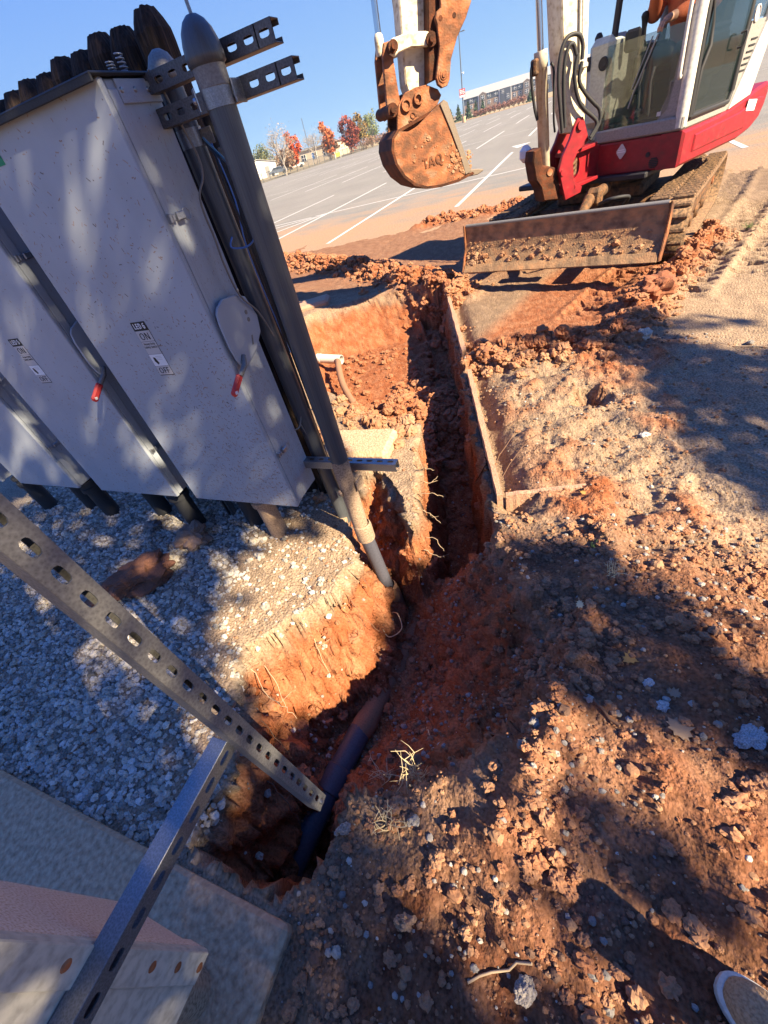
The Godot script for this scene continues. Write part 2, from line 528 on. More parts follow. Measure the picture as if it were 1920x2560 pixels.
	mat("boot_mud", lin(0.48, 0.33, 0.19), 0.9, 0.0, T.soil, 5.0, T.soil_n, 0.8)
	mat("root", lin(0.42, 0.31, 0.20), 0.9)
	mat("root_dark", lin(0.16, 0.09, 0.055), 0.9)
	mat("straw", lin(0.58, 0.46, 0.27), 0.8)
	mat("leaf_dry", lin(0.28, 0.19, 0.12), 0.8)
	mat("leaf_yellow", lin(0.42, 0.22, 0.06), 0.8)
	mat("bark", lin(0.20, 0.165, 0.135), 0.95, 0.0, T.grain, 2.0)
	mat("bark_pale", lin(0.34, 0.30, 0.26), 0.95, 0.0, T.grain, 2.0)
	mat("roof", lin(0.36, 0.355, 0.34), 0.8, 0.0, T.grain, 0.2)
	mat("brick_wall", lin(0.26, 0.17, 0.115), 0.9, 0.0, T.grain, 0.6)
	mat("dark_siding", lin(0.05, 0.055, 0.075), 0.8)
	mat("brown_siding", lin(0.13, 0.10, 0.085), 0.8)
	mat("tan_wall", lin(0.52, 0.44, 0.32), 0.9)
	mat("white_wall", lin(0.68, 0.66, 0.62), 0.9)
	mat("frame_white", lin(0.75, 0.75, 0.73), 0.6)
	mat("pane", lin(0.03, 0.04, 0.055), 0.1)
	mat("pole_paint", lin(0.10, 0.11, 0.12), 0.5, 0.3)
	mat("sign_white", lin(0.75, 0.75, 0.75), 0.5)
	mat("sign_red", lin(0.62, 0.05, 0.05), 0.5)
	mat("yellow_paint", lin(0.70, 0.50, 0.06), 0.6)
	mat("car_paint", lin(0.10, 0.12, 0.16), 0.3)

# ------------------------------------------------------------------ the ground
# outlines of the digging in plan (x, z); the third number is how far the wall on the edge that starts there leans back, in metres
const NEAR_CUT := [[-0.98, 0.10, 0.20], [-0.97, -0.08, 0.20], [-0.99, -0.19, 0.18], [-1.14, -0.37, 0.17], [-1.18, -0.46, 0.17], [-1.21, -0.60, 0.24], [-1.12, -0.70, 0.26], [-0.96, -0.88, 0.20], [-0.91, -0.93, 0.16], [-0.90, -1.16, 0.14], [-1.02, -1.30, 0.22], [-1.20, -1.50, 0.30], [-1.24, -1.72, 0.34], [-1.04, -1.88, 0.40], [-0.86, -1.70, 0.14], [-0.70, -1.42, 0.10], [-0.64, -1.50, 0.04], [-0.60, -1.78, 0.04], [-0.36, -1.78, 0.04], [-0.29, -1.52, 0.10], [-0.24, -1.36, 0.50], [0.06, -0.85, 0.58], [-0.02, -0.50, 0.48], [-0.30, -0.27, 0.30], [-0.52, -0.20, 0.16], [-0.54, -0.05, 0.12], [-0.64, 0.095, 0.08]]
const TRENCH := [[-0.235, -1.40, 0.05], [-1.38, -5.25, 0.10], [-1.76, -5.22, 0.10], [-0.64, -1.36, 0.10]]
const PIT := [[-1.32, -5.12, 0.30], [-1.95, -5.50, 0.50], [-2.50, -5.45, 0.60], [-3.10, -5.15, 0.50], [-3.35, -4.60, 0.40], [-2.95, -3.95, 0.30], [-2.35, -3.25, 0.25], [-1.75, -2.80, 0.25], [-1.38, -2.48, 0.20], [-1.08, -2.36, 0.14], [-0.86, -2.40, 0.04], [-1.12, -3.50, 0.04], [-1.36, -4.60, 0.04]]
const BERM_FAR := [[-6.2, -8.6], [-5.0, -8.05], [-4.1, -7.45], [-3.1, -6.85], [-2.2, -5.95], [-1.55, -5.45], [-1.25, -5.05]]
const BERM_RIGHT := [[-0.72, -3.25], [-0.25, -3.30], [0.22, -3.42], [0.45, -3.75], [0.66, -4.45], [0.98, -5.15], [1.30, -5.9]]
const BERM_BACK := [[-2.9, -9.6], [-2.2, -9.9], [-1.5, -9.7], [-0.9, -10.0]]

func cut_ratio(poly: Array, x: float, z: float) -> float:
	var n := poly.size()
	var inside := false
	var best := 1e9
	for i in n:
		var a = poly[i]
		var b = poly[(i + 1) % n]
		var ax: float = a[0]; var az: float = a[1]; var bx_: float = b[0]; var bz: float = b[1]
		if (az > z) != (bz > z) and x < (bx_ - ax) * (z - az) / (bz - az) + ax:
			inside = not inside
		var ex := bx_ - ax; var ez := bz - az
		var t := clampf(((x - ax) * ex + (z - az) * ez) / (ex * ex + ez * ez), 0.0, 1.0)
		var dx := x - ax - ex * t; var dz := z - az - ez * t
		best = minf(best, sqrt(dx * dx + dz * dz) / a[2])
	return best if inside else -best

func line_dist(pts: Array, x: float, z: float) -> float:
	var best := 1e9
	for i in pts.size() - 1:
		var ax: float = pts[i][0]; var az: float = pts[i][1]
		var ex: float = pts[i + 1][0] - ax; var ez: float = pts[i + 1][1] - az
		var t := clampf(((x - ax) * ex + (z - az) * ez) / (ex * ex + ez * ez), 0.0, 1.0)
		best = minf(best, Vector2(x - ax - ex * t, z - az - ez * t).length())
	return best

# height of the ground, and how much of it is gravel, red clay, pale dust: returns Vector4(y, gravel, red, pale)
func ground_at(x: float, z: float) -> Vector4:
	var lo := n_lo.get_noise_2d(x, z)
	var y := 0.0
	var gravel := 0.0
	var red := 0.0
	var pale := 0.0
	if x < -30.0 or x > 25.0 or z < -40.0 or z > 25.0:
		return Vector4(-0.05, 0.0, 0.1, 0.3)
	var md := n_mid.get_noise_2d(x, z)
	var hi := n_hi.get_noise_2d(x, z)
	var wx := x + 0.026 * md + 0.002 * hi
	var wz := z + 0.026 * n_mid.get_noise_2d(x + 31.0, z - 17.0) + 0.002 * n_hi.get_noise_2d(x + 9.0, z)
	# broad shape
	y = 0.02 * lo + 0.012 * md
	var far := smoothstep(-6.0, -9.0, z)
	y = lerpf(y, 0.022 - 0.05 * smoothstep(-8.6, -10.4, z + 0.9 * lo) + 0.010 * md, far)
	# the gravel pad by the cabinets
	gravel = smoothstep(-0.80, -1.0, wx) * smoothstep(-1.95, -1.65, wz) * smoothstep(-9.0, -8.5, x)
	if z > 0.3: gravel *= smoothstep(0.9, 0.3, z)
	# trodden bare shoulder between the gravel and the cut
	var sh := Vector2((x + 1.13) / 0.44, (z + 1.02) / 0.52).length() + 0.35 * md
	gravel *= 1.0 - 0.90 * smoothstep(1.15, 0.75, sh)
	pale += smoothstep(1.15, 0.75, sh)
	# the spoil heap the camera stands over
	var heap := smoothstep(-0.62, 0.10, wx) * smoothstep(-1.62, -1.05, wz) * smoothstep(2.2, 1.0, wz) * smoothstep(3.0, 1.2, x)
	y += heap * (0.12 + 0.07 * lo + 0.026 * md + 0.004 * hi)
	red += heap * (0.44 + 0.35 * md + 0.3 * lo)
	# a loose tongue of it running out in front of the concrete pad
	var tongue := smoothstep(-0.62, -0.30, wx) * smoothstep(-0.35, -0.05, wz) * smoothstep(2.0, 1.0, z)
	y += tongue * 0.05 * (1.0 - heap)
	# ridge left by a boot or the bucket along the heap
	var rd := line_dist([[0.24, -1.40], [0.16, -1.05], [0.10, -0.78], [0.04, -0.52], [0.0, -0.36]], wx, wz)
	y += 0.045 * exp(-rd * rd / 0.0024)
	# disturbed ground right of the trench
	var dist := smoothstep(-0.9, -0.3, wx) * smoothstep(1.25, 0.55, wx) * smoothstep(-3.6, -3.2, wz) * smoothstep(-1.2, -1.6, wz)
	var off := (x + 0.262) * 0.957 - (z + 1.64) * 0.289        # metres right of the trench's edge
	dist *= smoothstep(0.02, 0.30, off)
	y += dist * (0.045 + 0.035 * md + 0.008 * hi)
	red += dist * clampf(0.12 + 1.3 * lo + 0.8 * md, 0.0, 1.0)
	pale += dist * 0.55
	if z < -1.55 and z > -5.3: y -= 0.07 * exp(-pow((off - 0.05) / 0.07, 2.0))
	var pit_hole := Vector2(x - 0.16, z + 2.62).length()
	y -= 0.16 * smoothstep(0.13, 0.05, pit_hole)
	pale += smoothstep(0.2, 1.1, x) * smoothstep(-0.9, -1.5, z) * (1.0 - far)
	# orange dust washed over the edge of the car park
	red += 0.45 * smoothstep(-4.5, -6.5, z) * (1.0 - smoothstep(0.4, 1.5, x))
	# berms of thrown clay
	var b1 := line_dist(BERM_FAR, wx, wz)
	if b1 < 0.9:
		var k := exp(-b1 * b1 / 0.05)
		y += k * (0.13 + 0.10 * md + 0.035 * hi)
		red += k * 1.2
	var b2 := line_dist(BERM_RIGHT, wx, wz)
	if b2 < 0.7:
		var k := exp(-b2 * b2 / 0.022)
		y += k * (0.10 + 0.10 * md + 0.035 * hi)
		red += k
	var b3 := line_dist(BERM_BACK, wx, wz)
	if b3 < 0.8:
		var k := exp(-b3 * b3 / 0.04)
		y += k * (0.07 + 0.04 * md)
		red += k
	# where the machine's tracks have been: a smooth strip and rows of cleat prints
	var strip := smoothstep(-1.0, -0.75, x + (z + 3.3) * 0.3) * smoothstep(0.55, 0.35, x + (z + 3.3) * 0.25) * smoothstep(-3.25, -3.55, z) * smoothstep(-6.2, -5.2, z)
	red = maxf(red, strip * 0.85)
	y -= strip * 0.02
	for t in [[0.02, -4.00, 0.62, -5.50, 0.18], [0.82, -4.25, 1.42, -5.75, 0.16], [1.40, -5.70, 2.0, -7.4, 0.17], [1.32, -4.55, 2.0, -6.45, 0.16], [1.55, -7.2, 2.3, -9.6, 0.20]]:
		var dx: float = t[2] - t[0]; var dz: float = t[3] - t[1]
		var ln := sqrt(dx * dx + dz * dz)
		var u: float = ((x - t[0]) * dx + (z - t[1]) * dz) / ln
		var v: float = ((x - t[0]) * -dz + (z - t[1]) * dx) / ln
		if u > 0.0 and u < ln and absf(v) < t[4] * 1.4:
			var k := smoothstep(0.0, 0.25, u) * smoothstep(ln, ln - 0.25, u) * smoothstep(t[4], t[4] * 0.8, absf(v)) * clampf(0.75 + 1.3 * md, 0.0, 1.0)
			y += k * (0.036 * clampf(1.5 * sin(TAU * (u + 0.012 * md) / 0.118), -1.0, 1.0) - 0.024)
			var e: float = (absf(v) - t[4]) / 0.05
			y += 0.022 * exp(-e * e) * smoothstep(0.0, 0.25, u) * smoothstep(ln, ln - 0.25, u)
	# the digging
	var c := 0.0
	if x > -3.7 and x < 0.5 and z > -5.8 and z < 0.4:
		var r1 := cut_ratio(NEAR_CUT, wx, wz)
		var r2 := cut_ratio(TRENCH, x + 0.02 * md + 0.006 * hi, z)
		var r3 := cut_ratio(PIT, wx, wz)
		if r1 > 0.0:
			var dep := 0.60 + 0.18 * smoothstep(-0.4, 0.0, z) + 0.04 * md
			c = maxf(c, dep * pow(minf(r1, 1.0), 0.8))
		if r2 > 0.0:
			var dep := lerpf(0.80, 0.50, smoothstep(-1.6, -4.6, z)) + 0.05 * md
			dep -= 0.22 * exp(-pow((z + 3.15) / 0.45, 2.0))
			c = maxf(c, dep * pow(minf(r2, 1.0), 0.7))
		if r3 > 0.0:
			var dep := 0.46 + 0.05 * lo + 0.03 * md
			c = maxf(c, dep * pow(minf(r3, 1.0), 0.85))
		var lip := maxf(r1, maxf(r2, r3))
		y -= c
		if c > 0.0:
			y += 0.02 * md * smoothstep(0.05, 0.3, c) + 0.012 * hi
			red = maxf(red, smoothstep(0.05, 0.16, c + 0.04 * md))
			gravel *= 1.0 - smoothstep(0.02, 0.10, c + 0.03 * md)
			pale = pale * (1.0 - smoothstep(0.0, 0.1, c)) + 0.6 * smoothstep(0.0, 0.02, c) * (1.0 - smoothstep(0.05, 0.14, c))
		elif lip > -2.4 and x < -0.6:
			var k := smoothstep(-2.4, -0.2, lip + 1.2 * md)
			gravel *= 1.0 - 0.85 * k
			pale += 0.8 * k
	# loose clods thrown on the baulk between the pit and the trench
	var cl := Vector2((x + 1.25) * 1.2, (z + 3.1) * 0.6).length()
	if cl < 0.6:
		y += 0.14 * smoothstep(0.6, 0.1, cl) * (0.4 + 1.8 * absf(md))
		red = maxf(red, 0.9 * smoothstep(0.6, 0.2, cl))
	y += (0.004 + 0.004 * minf(red, 1.0)) * hi * (1.0 - 0.8 * far)
	return Vector4(y, clampf(gravel, 0, 1), clampf(red, 0, 1), clampf(pale, 0, 1))

func ground_y(x: float, z: float) -> float:
	return ground_at(x, z).x

func ground_color(q: Vector4, x: float, z: float) -> Color:
	var md := n_mid.get_noise_2d(x * 1.7 + 40.0, z * 1.7)
	var hi := n_hi.get_noise_2d(x + 13.0, z + 5.0)
	var c := Color(0.27, 0.195, 0.135)                                    # brown topsoil
	c = c.lerp(Color(0.39, 0.295, 0.205), clampf(q.w + 0.3 * md, 0, 1))    # pale dust
	c = c.lerp(Color(0.33, 0.115, 0.052).lerp(Color(0.385, 0.185, 0.10), clampf(0.35 + 0.9 * md + 0.3 * hi, 0, 1)), q.z)
	c = c.lerp(Color(0.17, 0.072, 0.040), clampf(heap_damp(x, z) * (0.75 + 0.8 * md), 0, 1))
	c = c.lerp(Color(0.35, 0.30, 0.24), q.y)
	var v := 1.0 + 0.22 * hi + 0.12 * md
	return Color(c.r * v, c.g * v, c.b * v)

# freshly turned, still damp clay on the heap and in the cut
func heap_damp(x: float, z: float) -> float:
	var lo := n_lo.get_noise_2d(x * 1.6 + 7.0, z * 1.6)
	return smoothstep(-0.62, -0.3, x) * smoothstep(-1.5, -1.2, z) * clampf(0.62 + 1.1 * lo, 0.0, 1.0)

func spread(stops: Array) -> PackedFloat32Array:       # [[from, step], ...] rising, last is the end
	var out := PackedFloat32Array()
	for i in stops.size() - 1:
		var v: float = stops[i][0]
		while v < stops[i + 1][0] - stops[i][1] * 0.4:
			out.append(v)
			v += stops[i][1]
	out.append(stops[-1][0])
	return out

func build_ground():
	var xs := spread([[-900.0, 150.0], [-150.0, 30.0], [-30.0, 3.0], [-9.0, 0.35], [-5.5, 0.08], [-3.5, 0.025], [-1.5, 0.0115], [0.75, 0.024], [2.3, 0.05], [3.6, 0.4], [9.0, 4.0], [25.0, 25.0], [150.0, 150.0], [900.0, 1.0]])
	var zs := spread([[-1200.0, 200.0], [-200.0, 40.0], [-40.0, 4.0], [-16.0, 0.5], [-10.5, 0.06], [-6.6, 0.019], [-2.9, 0.018], [-2.05, 0.0115], [0.40, 0.04], [1.2, 0.4], [6.0, 4.0], [25.0, 25.0], [150.0, 150.0], [900.0, 1.0]])
	var nx := xs.size()
	var nz := zs.size()
	var v := PackedVector3Array(); v.resize(nx * nz)
	var col := PackedColorArray(); col.resize(nx * nz)
	var nn := PackedVector3Array(); nn.resize(nx * nz)
	for j in nz:
		for i in nx:
			var q := ground_at(xs[i], zs[j])
			v[j * nx + i] = Vector3(xs[i], q.x, zs[j])
			col[j * nx + i] = ground_color(q, xs[i], zs[j])
	var idx := PackedInt32Array()
	idx.resize((nx - 1) * (nz - 1) * 6)
	var k := 0
	for j in nz - 1:
		for i in nx - 1:
			var a := j * nx + i
			var b := a + 1
			var c := a + nx
			var d := c + 1
			idx[k] = a; idx[k + 1] = b; idx[k + 2] = d
			idx[k + 3] = a; idx[k + 4] = d; idx[k + 5] = c
			k += 6
	# steep faces are pushed in and out so that the cut walls are broken, not stretched
	for j in range(1, nz - 1):
		for i in range(1, nx - 1):
			var a := j * nx + i
			var sx := (v[a + 1].y - v[a - 1].y) / (v[a + 1].x - v[a - 1].x)
			var sz := (v[a + nx].y - v[a - nx].y) / (v[a + nx].z - v[a - nx].z)
			nn[a] = Vector3(-sx, 1.0, -sz).normalized()
	for a in nx * nz:
		if nn[a] == Vector3.ZERO: nn[a] = Vector3.UP
		var st := 1.0 - nn[a].y
		if st > 0.25 and v[a].z > -6.0:
			var p := v[a]
			var w := n_mid.get_noise_3d(p.x * 1.3, p.y * 2.4, p.z * 1.3) * 0.085 + n_hi.get_noise_3d(p.x * 0.7, p.y * 0.7, p.z * 0.7) * 0.03
			v[a] += Vector3(nn[a].x, 0.15, nn[a].z) * w * smoothstep(0.25, 0.6, st)
	for a in nx * nz: nn[a] = Vector3.ZERO
	for t in range(0, idx.size(), 3):
		var n := (v[idx[t + 2]] - v[idx[t]]).cross(v[idx[t + 1]] - v[idx[t]])
		nn[idx[t]] += n; nn[idx[t + 1]] += n; nn[idx[t + 2]] += n
	for a in nx * nz: nn[a] = nn[a].normalized()
	var o := obj("ground", arrays_mesh(v, nn, col, idx), M.soil)
	tag(o, "red clay and brown soil with an open trench beside a gravel pad", "", "", "structure")

func build_parking_lot():
	var lot := thing("parking_lot", "grey asphalt car park with white stall lines and orange dust at its near edge", "", Vector3.ZERO)
	lot.remove_meta("category")
	lot.set_meta("kind", "structure")
	var xs := spread([[-48.0, 4.0], [-24.0, 1.0], [-12.0, 0.25], [4.0, 1.0], [10.0, 5.0], [40.0, 1.0]])
	var zs := spread([[-131.0, 8.0], [-40.0, 2.0], [-20.0, 0.25], [-8.6, 1.0]])
	var nx := xs.size()
	var v := PackedVector3Array()
	var nn := PackedVector3Array()
	var col := PackedColorArray()
	for z in zs:
		for x in xs:
			v.append(Vector3(x, 0.0, z))
			nn.append(Vector3.UP)
			var a := n_lo.get_noise_2d(x * 0.25, z * 0.7) * 0.5 + n_lo.get_noise_2d(x * 1.3, z * 1.9) * 0.5
			var dust := clampf(smoothstep(-15.5, -10.5, z + 2.6 * a) + 0.5 * a * smoothstep(-20.0, -12.0, z), 0.0, 1.0)
			var g := 0.25 + 0.055 * a
			col.append(Color(g, g * 0.94, g * 0.825).lerp(Color(0.40, 0.245, 0.135), dust * 0.92))
	var idx := PackedInt32Array()
	for j in zs.size() - 1:
		for i in nx - 1:
			var a := j * nx + i
			idx.append_array([a, a + 1, a + nx + 1, a, a + nx + 1, a + nx])
	obj("asphalt", arrays_mesh(v, nn, col, idx), M.lot, lot)
	# stall lines, one mesh each: two back-to-back rows share a head line
	var r := RandomNumberGenerator.new()
	r.seed = 5
	for row in 5:
		var zc := -16.0 - 17.8 * row
		var far_line := row > 2
		for k in range(-3, 14):
			var x := -2.55 - 2.6 * k
			if row == 0 and (x > 3.0 or x < -11.0): continue
			if row == 1 and x < -19.0: continue
			if row == 2 and x < -30.0: continue
			var w := 0.10 if not far_line else 0.12
			var z0 := zc + (5.4 if row else 4.6) + r.randf_range(-0.15, 0.15)
			var z1 := zc - 5.4 + r.randf_range(-0.15, 0.15)
			if row == 0 and k == 1: z0 = -9.8
			line_strip(lot, Vector3(x, 0.004, z0), Vector3(x + r.randf_range(-0.03, 0.03), 0.004, z1), w)
		line_strip(lot, Vector3(3.0 if row == 0 else 8.0, 0.0045, zc + 0.12), Vector3(-8.2 if row == 0 else -38.0, 0.0045, zc + 0.75 if row == 0 else zc), 0.10)
	for q in [[-8.9, -12.9, -7.8, -15.3], [-9.9, -14.0, -8.1, -15.0], [-10.6, -14.9, -8.3, -15.15]]:
		line_strip(lot, Vector3(q[0], 0.0043, q[1]), Vector3(q[2], 0.0043, q[3]), 0.10)
	# a painted arrow
	var s := S()
	s.set_normal(Vector3.UP)
	for t in [[Vector3(-2.9, 0.004, -24.3), Vector3(-2.1, 0.004, -24.3), Vector3(-2.5, 0.004, -22.9)]]:
		tri_out(s, t[0], t[1], t[2], Vector3(-2.5, -1, -23))
	obj("painted_arrow", s, M.paint_line, lot)

func line_strip(parent: Node, a: Vector3, b: Vector3, w: float):
	var d := (b - a).normalized()
	var n := Vector3(-d.z, 0, d.x) * w * 0.5
	var s := S()
	quad_out(s, a - n, a + n, b + n, b - n, (a + b) * 0.5 - Vector3.UP)
	obj("stall_line", s, M.paint_line, parent)

# ------------------------------------------------------------------ cabinets and their rack
# slotted strut channel along local +x, slotted face looking to local +y, 41 mm wide (z)
func strut_parts(parent: Node, length: float, m: Material, first := 0.025, deep := 0.041):
	var w := 0.0413
	var t := 0.003
	var pitch := 0.0508
	var s := S()
	var x := 0.0
	var cells := []
	x = first - pitch * 0.5
	if x > 0.0:
		bx(s, Vector3(x * 0.5, -t * 0.5, 0), Vector3(x, t, w), 0.0)
	while x + pitch <= length + 1e-4:
		cells.append(maxf(x, 0.0))
		x += pitch
	if x < length:
		bx(s, Vector3((x + length) * 0.5, -t * 0.5, 0), Vector3(length - x, t, w), 0.0)
	var ang := []
	var ca := atan2(w * 0.5, pitch * 0.5)
	for k in 20: ang.append(TAU * k / 20.0 + 0.01)
	ang.append_array([ca, PI - ca, PI + ca, TAU - ca])
	ang.sort()
	for x0 in cells:
		var c := Vector3(x0 + pitch * 0.5, 0, 0)
		var inn := []
		var out := []
		for a in ang:
			var ux := cos(a); var uz := sin(a)
			var r := pow(pow(absf(ux) / 0.0145, 3.5) + pow(absf(uz) / 0.0072, 3.5), -1.0 / 3.5)
			inn.append(c + Vector3(ux, 0, uz) * r)
			var ro: float = minf(pitch * 0.5 / maxf(absf(ux), 1e-6), w * 0.5 / maxf(absf(uz), 1e-6))
			out.append(c + Vector3(ux, 0, uz) * ro)
		var dn := Vector3(0, -t, 0)
		for k in ang.size():
			var j := (k + 1) % ang.size()
			quad_out(s, inn[k], inn[j], out[j], out[k], c - Vector3(0, 1, 0))
			quad_out(s, inn[k] + dn, inn[j] + dn, out[j] + dn, out[k] + dn, c + Vector3(0, 1, 0))
			quad_out(s, inn[k], inn[j], inn[j] + dn, inn[k] + dn, inn[k] + (inn[k] - c))
	obj("slotted_face", s, m, parent)
	for sg in [-1.0, 1.0]:
		s = S()
		bx(s, Vector3(length * 0.5, -deep * 0.5 - 0.0002, sg * (w * 0.5 - t * 0.5 + 0.0006)), Vector3(length, deep, t), 0.0012)
		obj("side_wall", s, m, parent)
		s = S()
		bx(s, Vector3(length * 0.5, -deep + 0.002, sg * (w * 0.5 - 0.0065)), Vector3(length - 0.001, t, 0.009), 0.0005)
		obj("lip", s, m, parent)

func strut(called: String, label: String, at: Vector3, along: Vector3, face: Vector3, length: float, m: Material, first := 0.025, group := "") -> Node3D:
	var o := thing(called, label, "strut channel", at, group)
	o.basis = Basis(along, face, along.cross(face))
	strut_parts(o, length, m, first)
	return o

func text_part(parent: Node, called: String, txt: String, height: float, at: Vector3, m: Material, bas := Basis(), squeeze := 1.0, bold := false):
	var tm := TextMesh.new()
	tm.text = txt
	var f := SystemFont.new()
	f.font_names = PackedStringArray(["Droid Sans"])
	f.font_weight = 700 if bold else 400
	tm.font = f
	tm.font_size = 48
	tm.pixel_size = height / 36.0
	tm.depth = maxf(0.0006, height * 0.05)
	tm.curve_step = 2.0
	var o := MeshInstance3D.new()
	o.name = called
	o.mesh = tm
	o.material_override = m
	parent.add_child(o, true)
	o.transform = Transform3D(bas * Basis.from_scale(Vector3(squeeze, 1, 1)), at)

# a tall safety-switch cabinet: origin at the middle of its bottom, door looking to +z
func cabinet(label: String, at: Vector3, w: float, h: float, d: float, panel: Material, side: Material, number: String, turn := 0.0, group := "") -> Node3D:
	var o := thing("switch_cabinet", label, "cabinet", at, group, turn)
	var s := S()
	bx(s, Vector3(0, h * 0.5, -d * 0.5 - 0.012), Vector3(w - 0.012, h - 0.006, d - 0.024), 0.004)
	obj("body", s, side, o)
	s = S()
	bx(s, Vector3(0, h * 0.5, -0.010), Vector3(w, h, 0.02), 0.004)
	var door := obj("door", s, panel, o)
	s = S()     # door flange turned back round the right side
	bx(s, Vector3(w * 0.5 - 0.0025, h * 0.5 - 0.008, -0.036), Vector3(0.005, h - 0.03, 0.032), 0.0015)
	obj("flange", s, side, door)
	s = S()     # rain lip over the top
	bx(s, Vector3(0, h + 0.004, -d * 0.5 + 0.012), Vector3(w + 0.02, 0.008, d + 0.03), 0.003)
	bx(s, Vector3(0, h - 0.004, 0.024), Vector3(w + 0.02, 0.016, 0.006), 0.002)
	obj("rain_lip", s, M.hub, o)
	s = S()     # screwed strip along the top of the side
	bx(s, Vector3(w * 0.5 - 0.003, h - 0.028, -d * 0.5 - 0.026), Vector3(0.006, 0.048, d - 0.056), 0.0015)
	var strip := obj("top_strip", s, side, o)
	for k in 3:
		s = S()
		lathe(s, [Vector2(0, 0.004), Vector2(0.0045, 0.003), Vector2(0.0065, 0.0)], 10, axis_xf(Vector3(w * 0.5, h - 0.026, -0.065 - k * (d - 0.11) * 0.5), Vector3.RIGHT))
		obj("screw", s, M.steel, strip)
	for yy in [0.205, 0.80]:      # draw latches on the right side
		var y: float = h * yy - 0.012
		var l := Node3D.new()
		l.name = "latch"
		o.add_child(l, true)
		s = S()
		bx(s, Vector3(w * 0.5 + 0.006, y, -0.024), Vector3(0.012, 0.024, 0.010), 0.002)
		bx(s, Vector3(w * 0.5 + 0.010, y, -0.036), Vector3(0.006, 0.018, 0.010), 0.002)
		obj("catch", s, M.steel, l)
		s = S()
		bx(s, Vector3(w * 0.5 + 0.008, y, -0.068), Vector3(0.012, 0.022, 0.034), 0.003)
		obj("lever", s, M.steel, l)
		s = S()
		var pts := []
		for a in 13: pts.append(Vector3(w * 0.5 + 0.009, y + sin(TAU * a / 12.0) * 0.016, -0.096 + cos(TAU * a / 12.0) * 0.016))
		tube(s, pts, 0.0018, 6, false)
		obj("bail", s, M.steel, l)
	# switch handle: an egg-shaped plate on the right side and a red grip
	s = S()
	var hy := h * 0.545
	var egg := []
	for q in [[-0.035, 0.100], [-0.075, 0.115], [-0.150, 0.105], [-0.195, 0.085], [-0.222, 0.010], [-0.205, -0.045], [-0.150, -0.085], [-0.090, -0.105], [-0.050, -0.112], [-0.030, -0.105], [-0.018, -0.080], [-0.010, -0.030], [-0.012, 0.050], [-0.020, 0.085]]:
		egg.append(Vector2(-q[0], hy + q[1]))
	prism(s, egg, 0.0, 0.010, Transform3D(Basis(Vector3(0, 0, -1), Vector3.UP, Vector3(1, 0, 0)), Vector3(w * 0.5 + 0.012, 0, 0)), 0.002)
	var plate := obj("handle_plate", s, side, o)
	s = S()
	lathe(s, [Vector2(0, 0.004), Vector2(0.006, 0.003), Vector2(0.009, 0.0)], 12, axis_xf(Vector3(w * 0.5 + 0.022, hy + 0.115, -0.165), Vector3.RIGHT))
	obj("bolt_or_hole", s, M.steel, plate)
	for q in [[-0.165, 0.04], [-0.163, 0.015]]:
		s = S()
		lathe(s, [Vector2(0, 0.0012), Vector2(0.008, 0.0010), Vector2(0.008, -0.001)], 12, axis_xf(Vector3(w * 0.5 + 0.0221, hy + q[1], q[0]), Vector3.RIGHT))
		obj("plate_hole", s, M.galv_dull, plate)  # flat grey discs stand in for open holes in the plate
	s = S()
	prism(s, [Vector2(-0.150, hy - 0.036), Vector2(-0.143, hy - 0.036), Vector2(-0.128, hy - 0.066), Vector2(-0.137, hy - 0.066)], 0.0, 0.001, Transform3D(Basis(Vector3(0, 0, 1), Vector3.UP, Vector3(-1, 0, 0)), Vector3(w * 0.5 + 0.0232, 0, 0)))
	obj("plate_slot", s, M.galv_dull, plate)  # thin grey strip stands in for an open slot
	var hd := Node3D.new()
	hd.name = "handle"
	o.add_child(hd, true)
	s = S()
	tube(s, [Vector3(w * 0.5 + 0.022, hy - 0.075, -0.055), Vector3(w * 0.5 + 0.032, hy - 0.100, -0.030), Vector3(w * 0.5 + 0.024, hy - 0.125, 0.004)], [0.010, 0.011, 0.009], 8)
	obj("stem", s, M.galv_dull, hd)
	s = S()
	var ax := Basis.looking_at(Vector3(-0.10, -0.55, 0.75).normalized(), Vector3.RIGHT)
	bx(s, Vector3(w * 0.5 + 0.014, hy - 0.148, 0.034), Vector3(0.030, 0.018, 0.085), 0.007, ax)
	obj("grip", s, M.handle_red, hd)
	s = S()
	lathe(s, [Vector2(0, 0.0015), Vector2(0.008, 0.001), Vector2(0.008, -0.0135), Vector2(0, -0.0135)], 4, Transform3D(ax, Vector3(w * 0.5 + 0.014, hy - 0.148, 0.034)).translated_local(Vector3(0, 0.0095, -0.028)))
	obj("eye", s, M.label_white, hd)
	if number != "":
		var lb := Node3D.new()
		lb.name = "label"
		o.add_child(lb, true)
		var cx := w * 0.5 - 0.335
		var y0 := h * 0.5
		for q in [["header", 0.150, 0.032, M.label_black], ["on_field", 0.114, 0.040, M.label_grey], ["print_field", 0.0695, 0.049, M.label_grey], ["notice", 0.0215, 0.047, M.label_white], ["off_field", -0.020, 0.036, M.label_grey]]:
			s = S()
			bx(s, Vector3(cx, y0 + q[1], 0.0008), Vector3(0.072, q[2] - 0.0012, 0.0012), 0.0)
			obj(q[0], s, q[3], lb)
		s = S()
		bx(s, Vector3(cx, y0 + 0.0555, 0.0004), Vector3(0.075, 0.192, 0.0006), 0.0)
		obj("backing", s, M.label_black, lb)
		text_part(lb, "number_print", "LED " + number, 0.020, Vector3(cx, y0 + 0.150, 0.0017), M.label_white, Basis(), 0.85, true)
		text_part(lb, "on_print", "ON", 0.026, Vector3(cx, y0 + 0.113, 0.0017), M.label_black)
		text_part(lb, "off_print", "OFF", 0.024, Vector3(cx, y0 - 0.020, 0.0017), M.label_black)
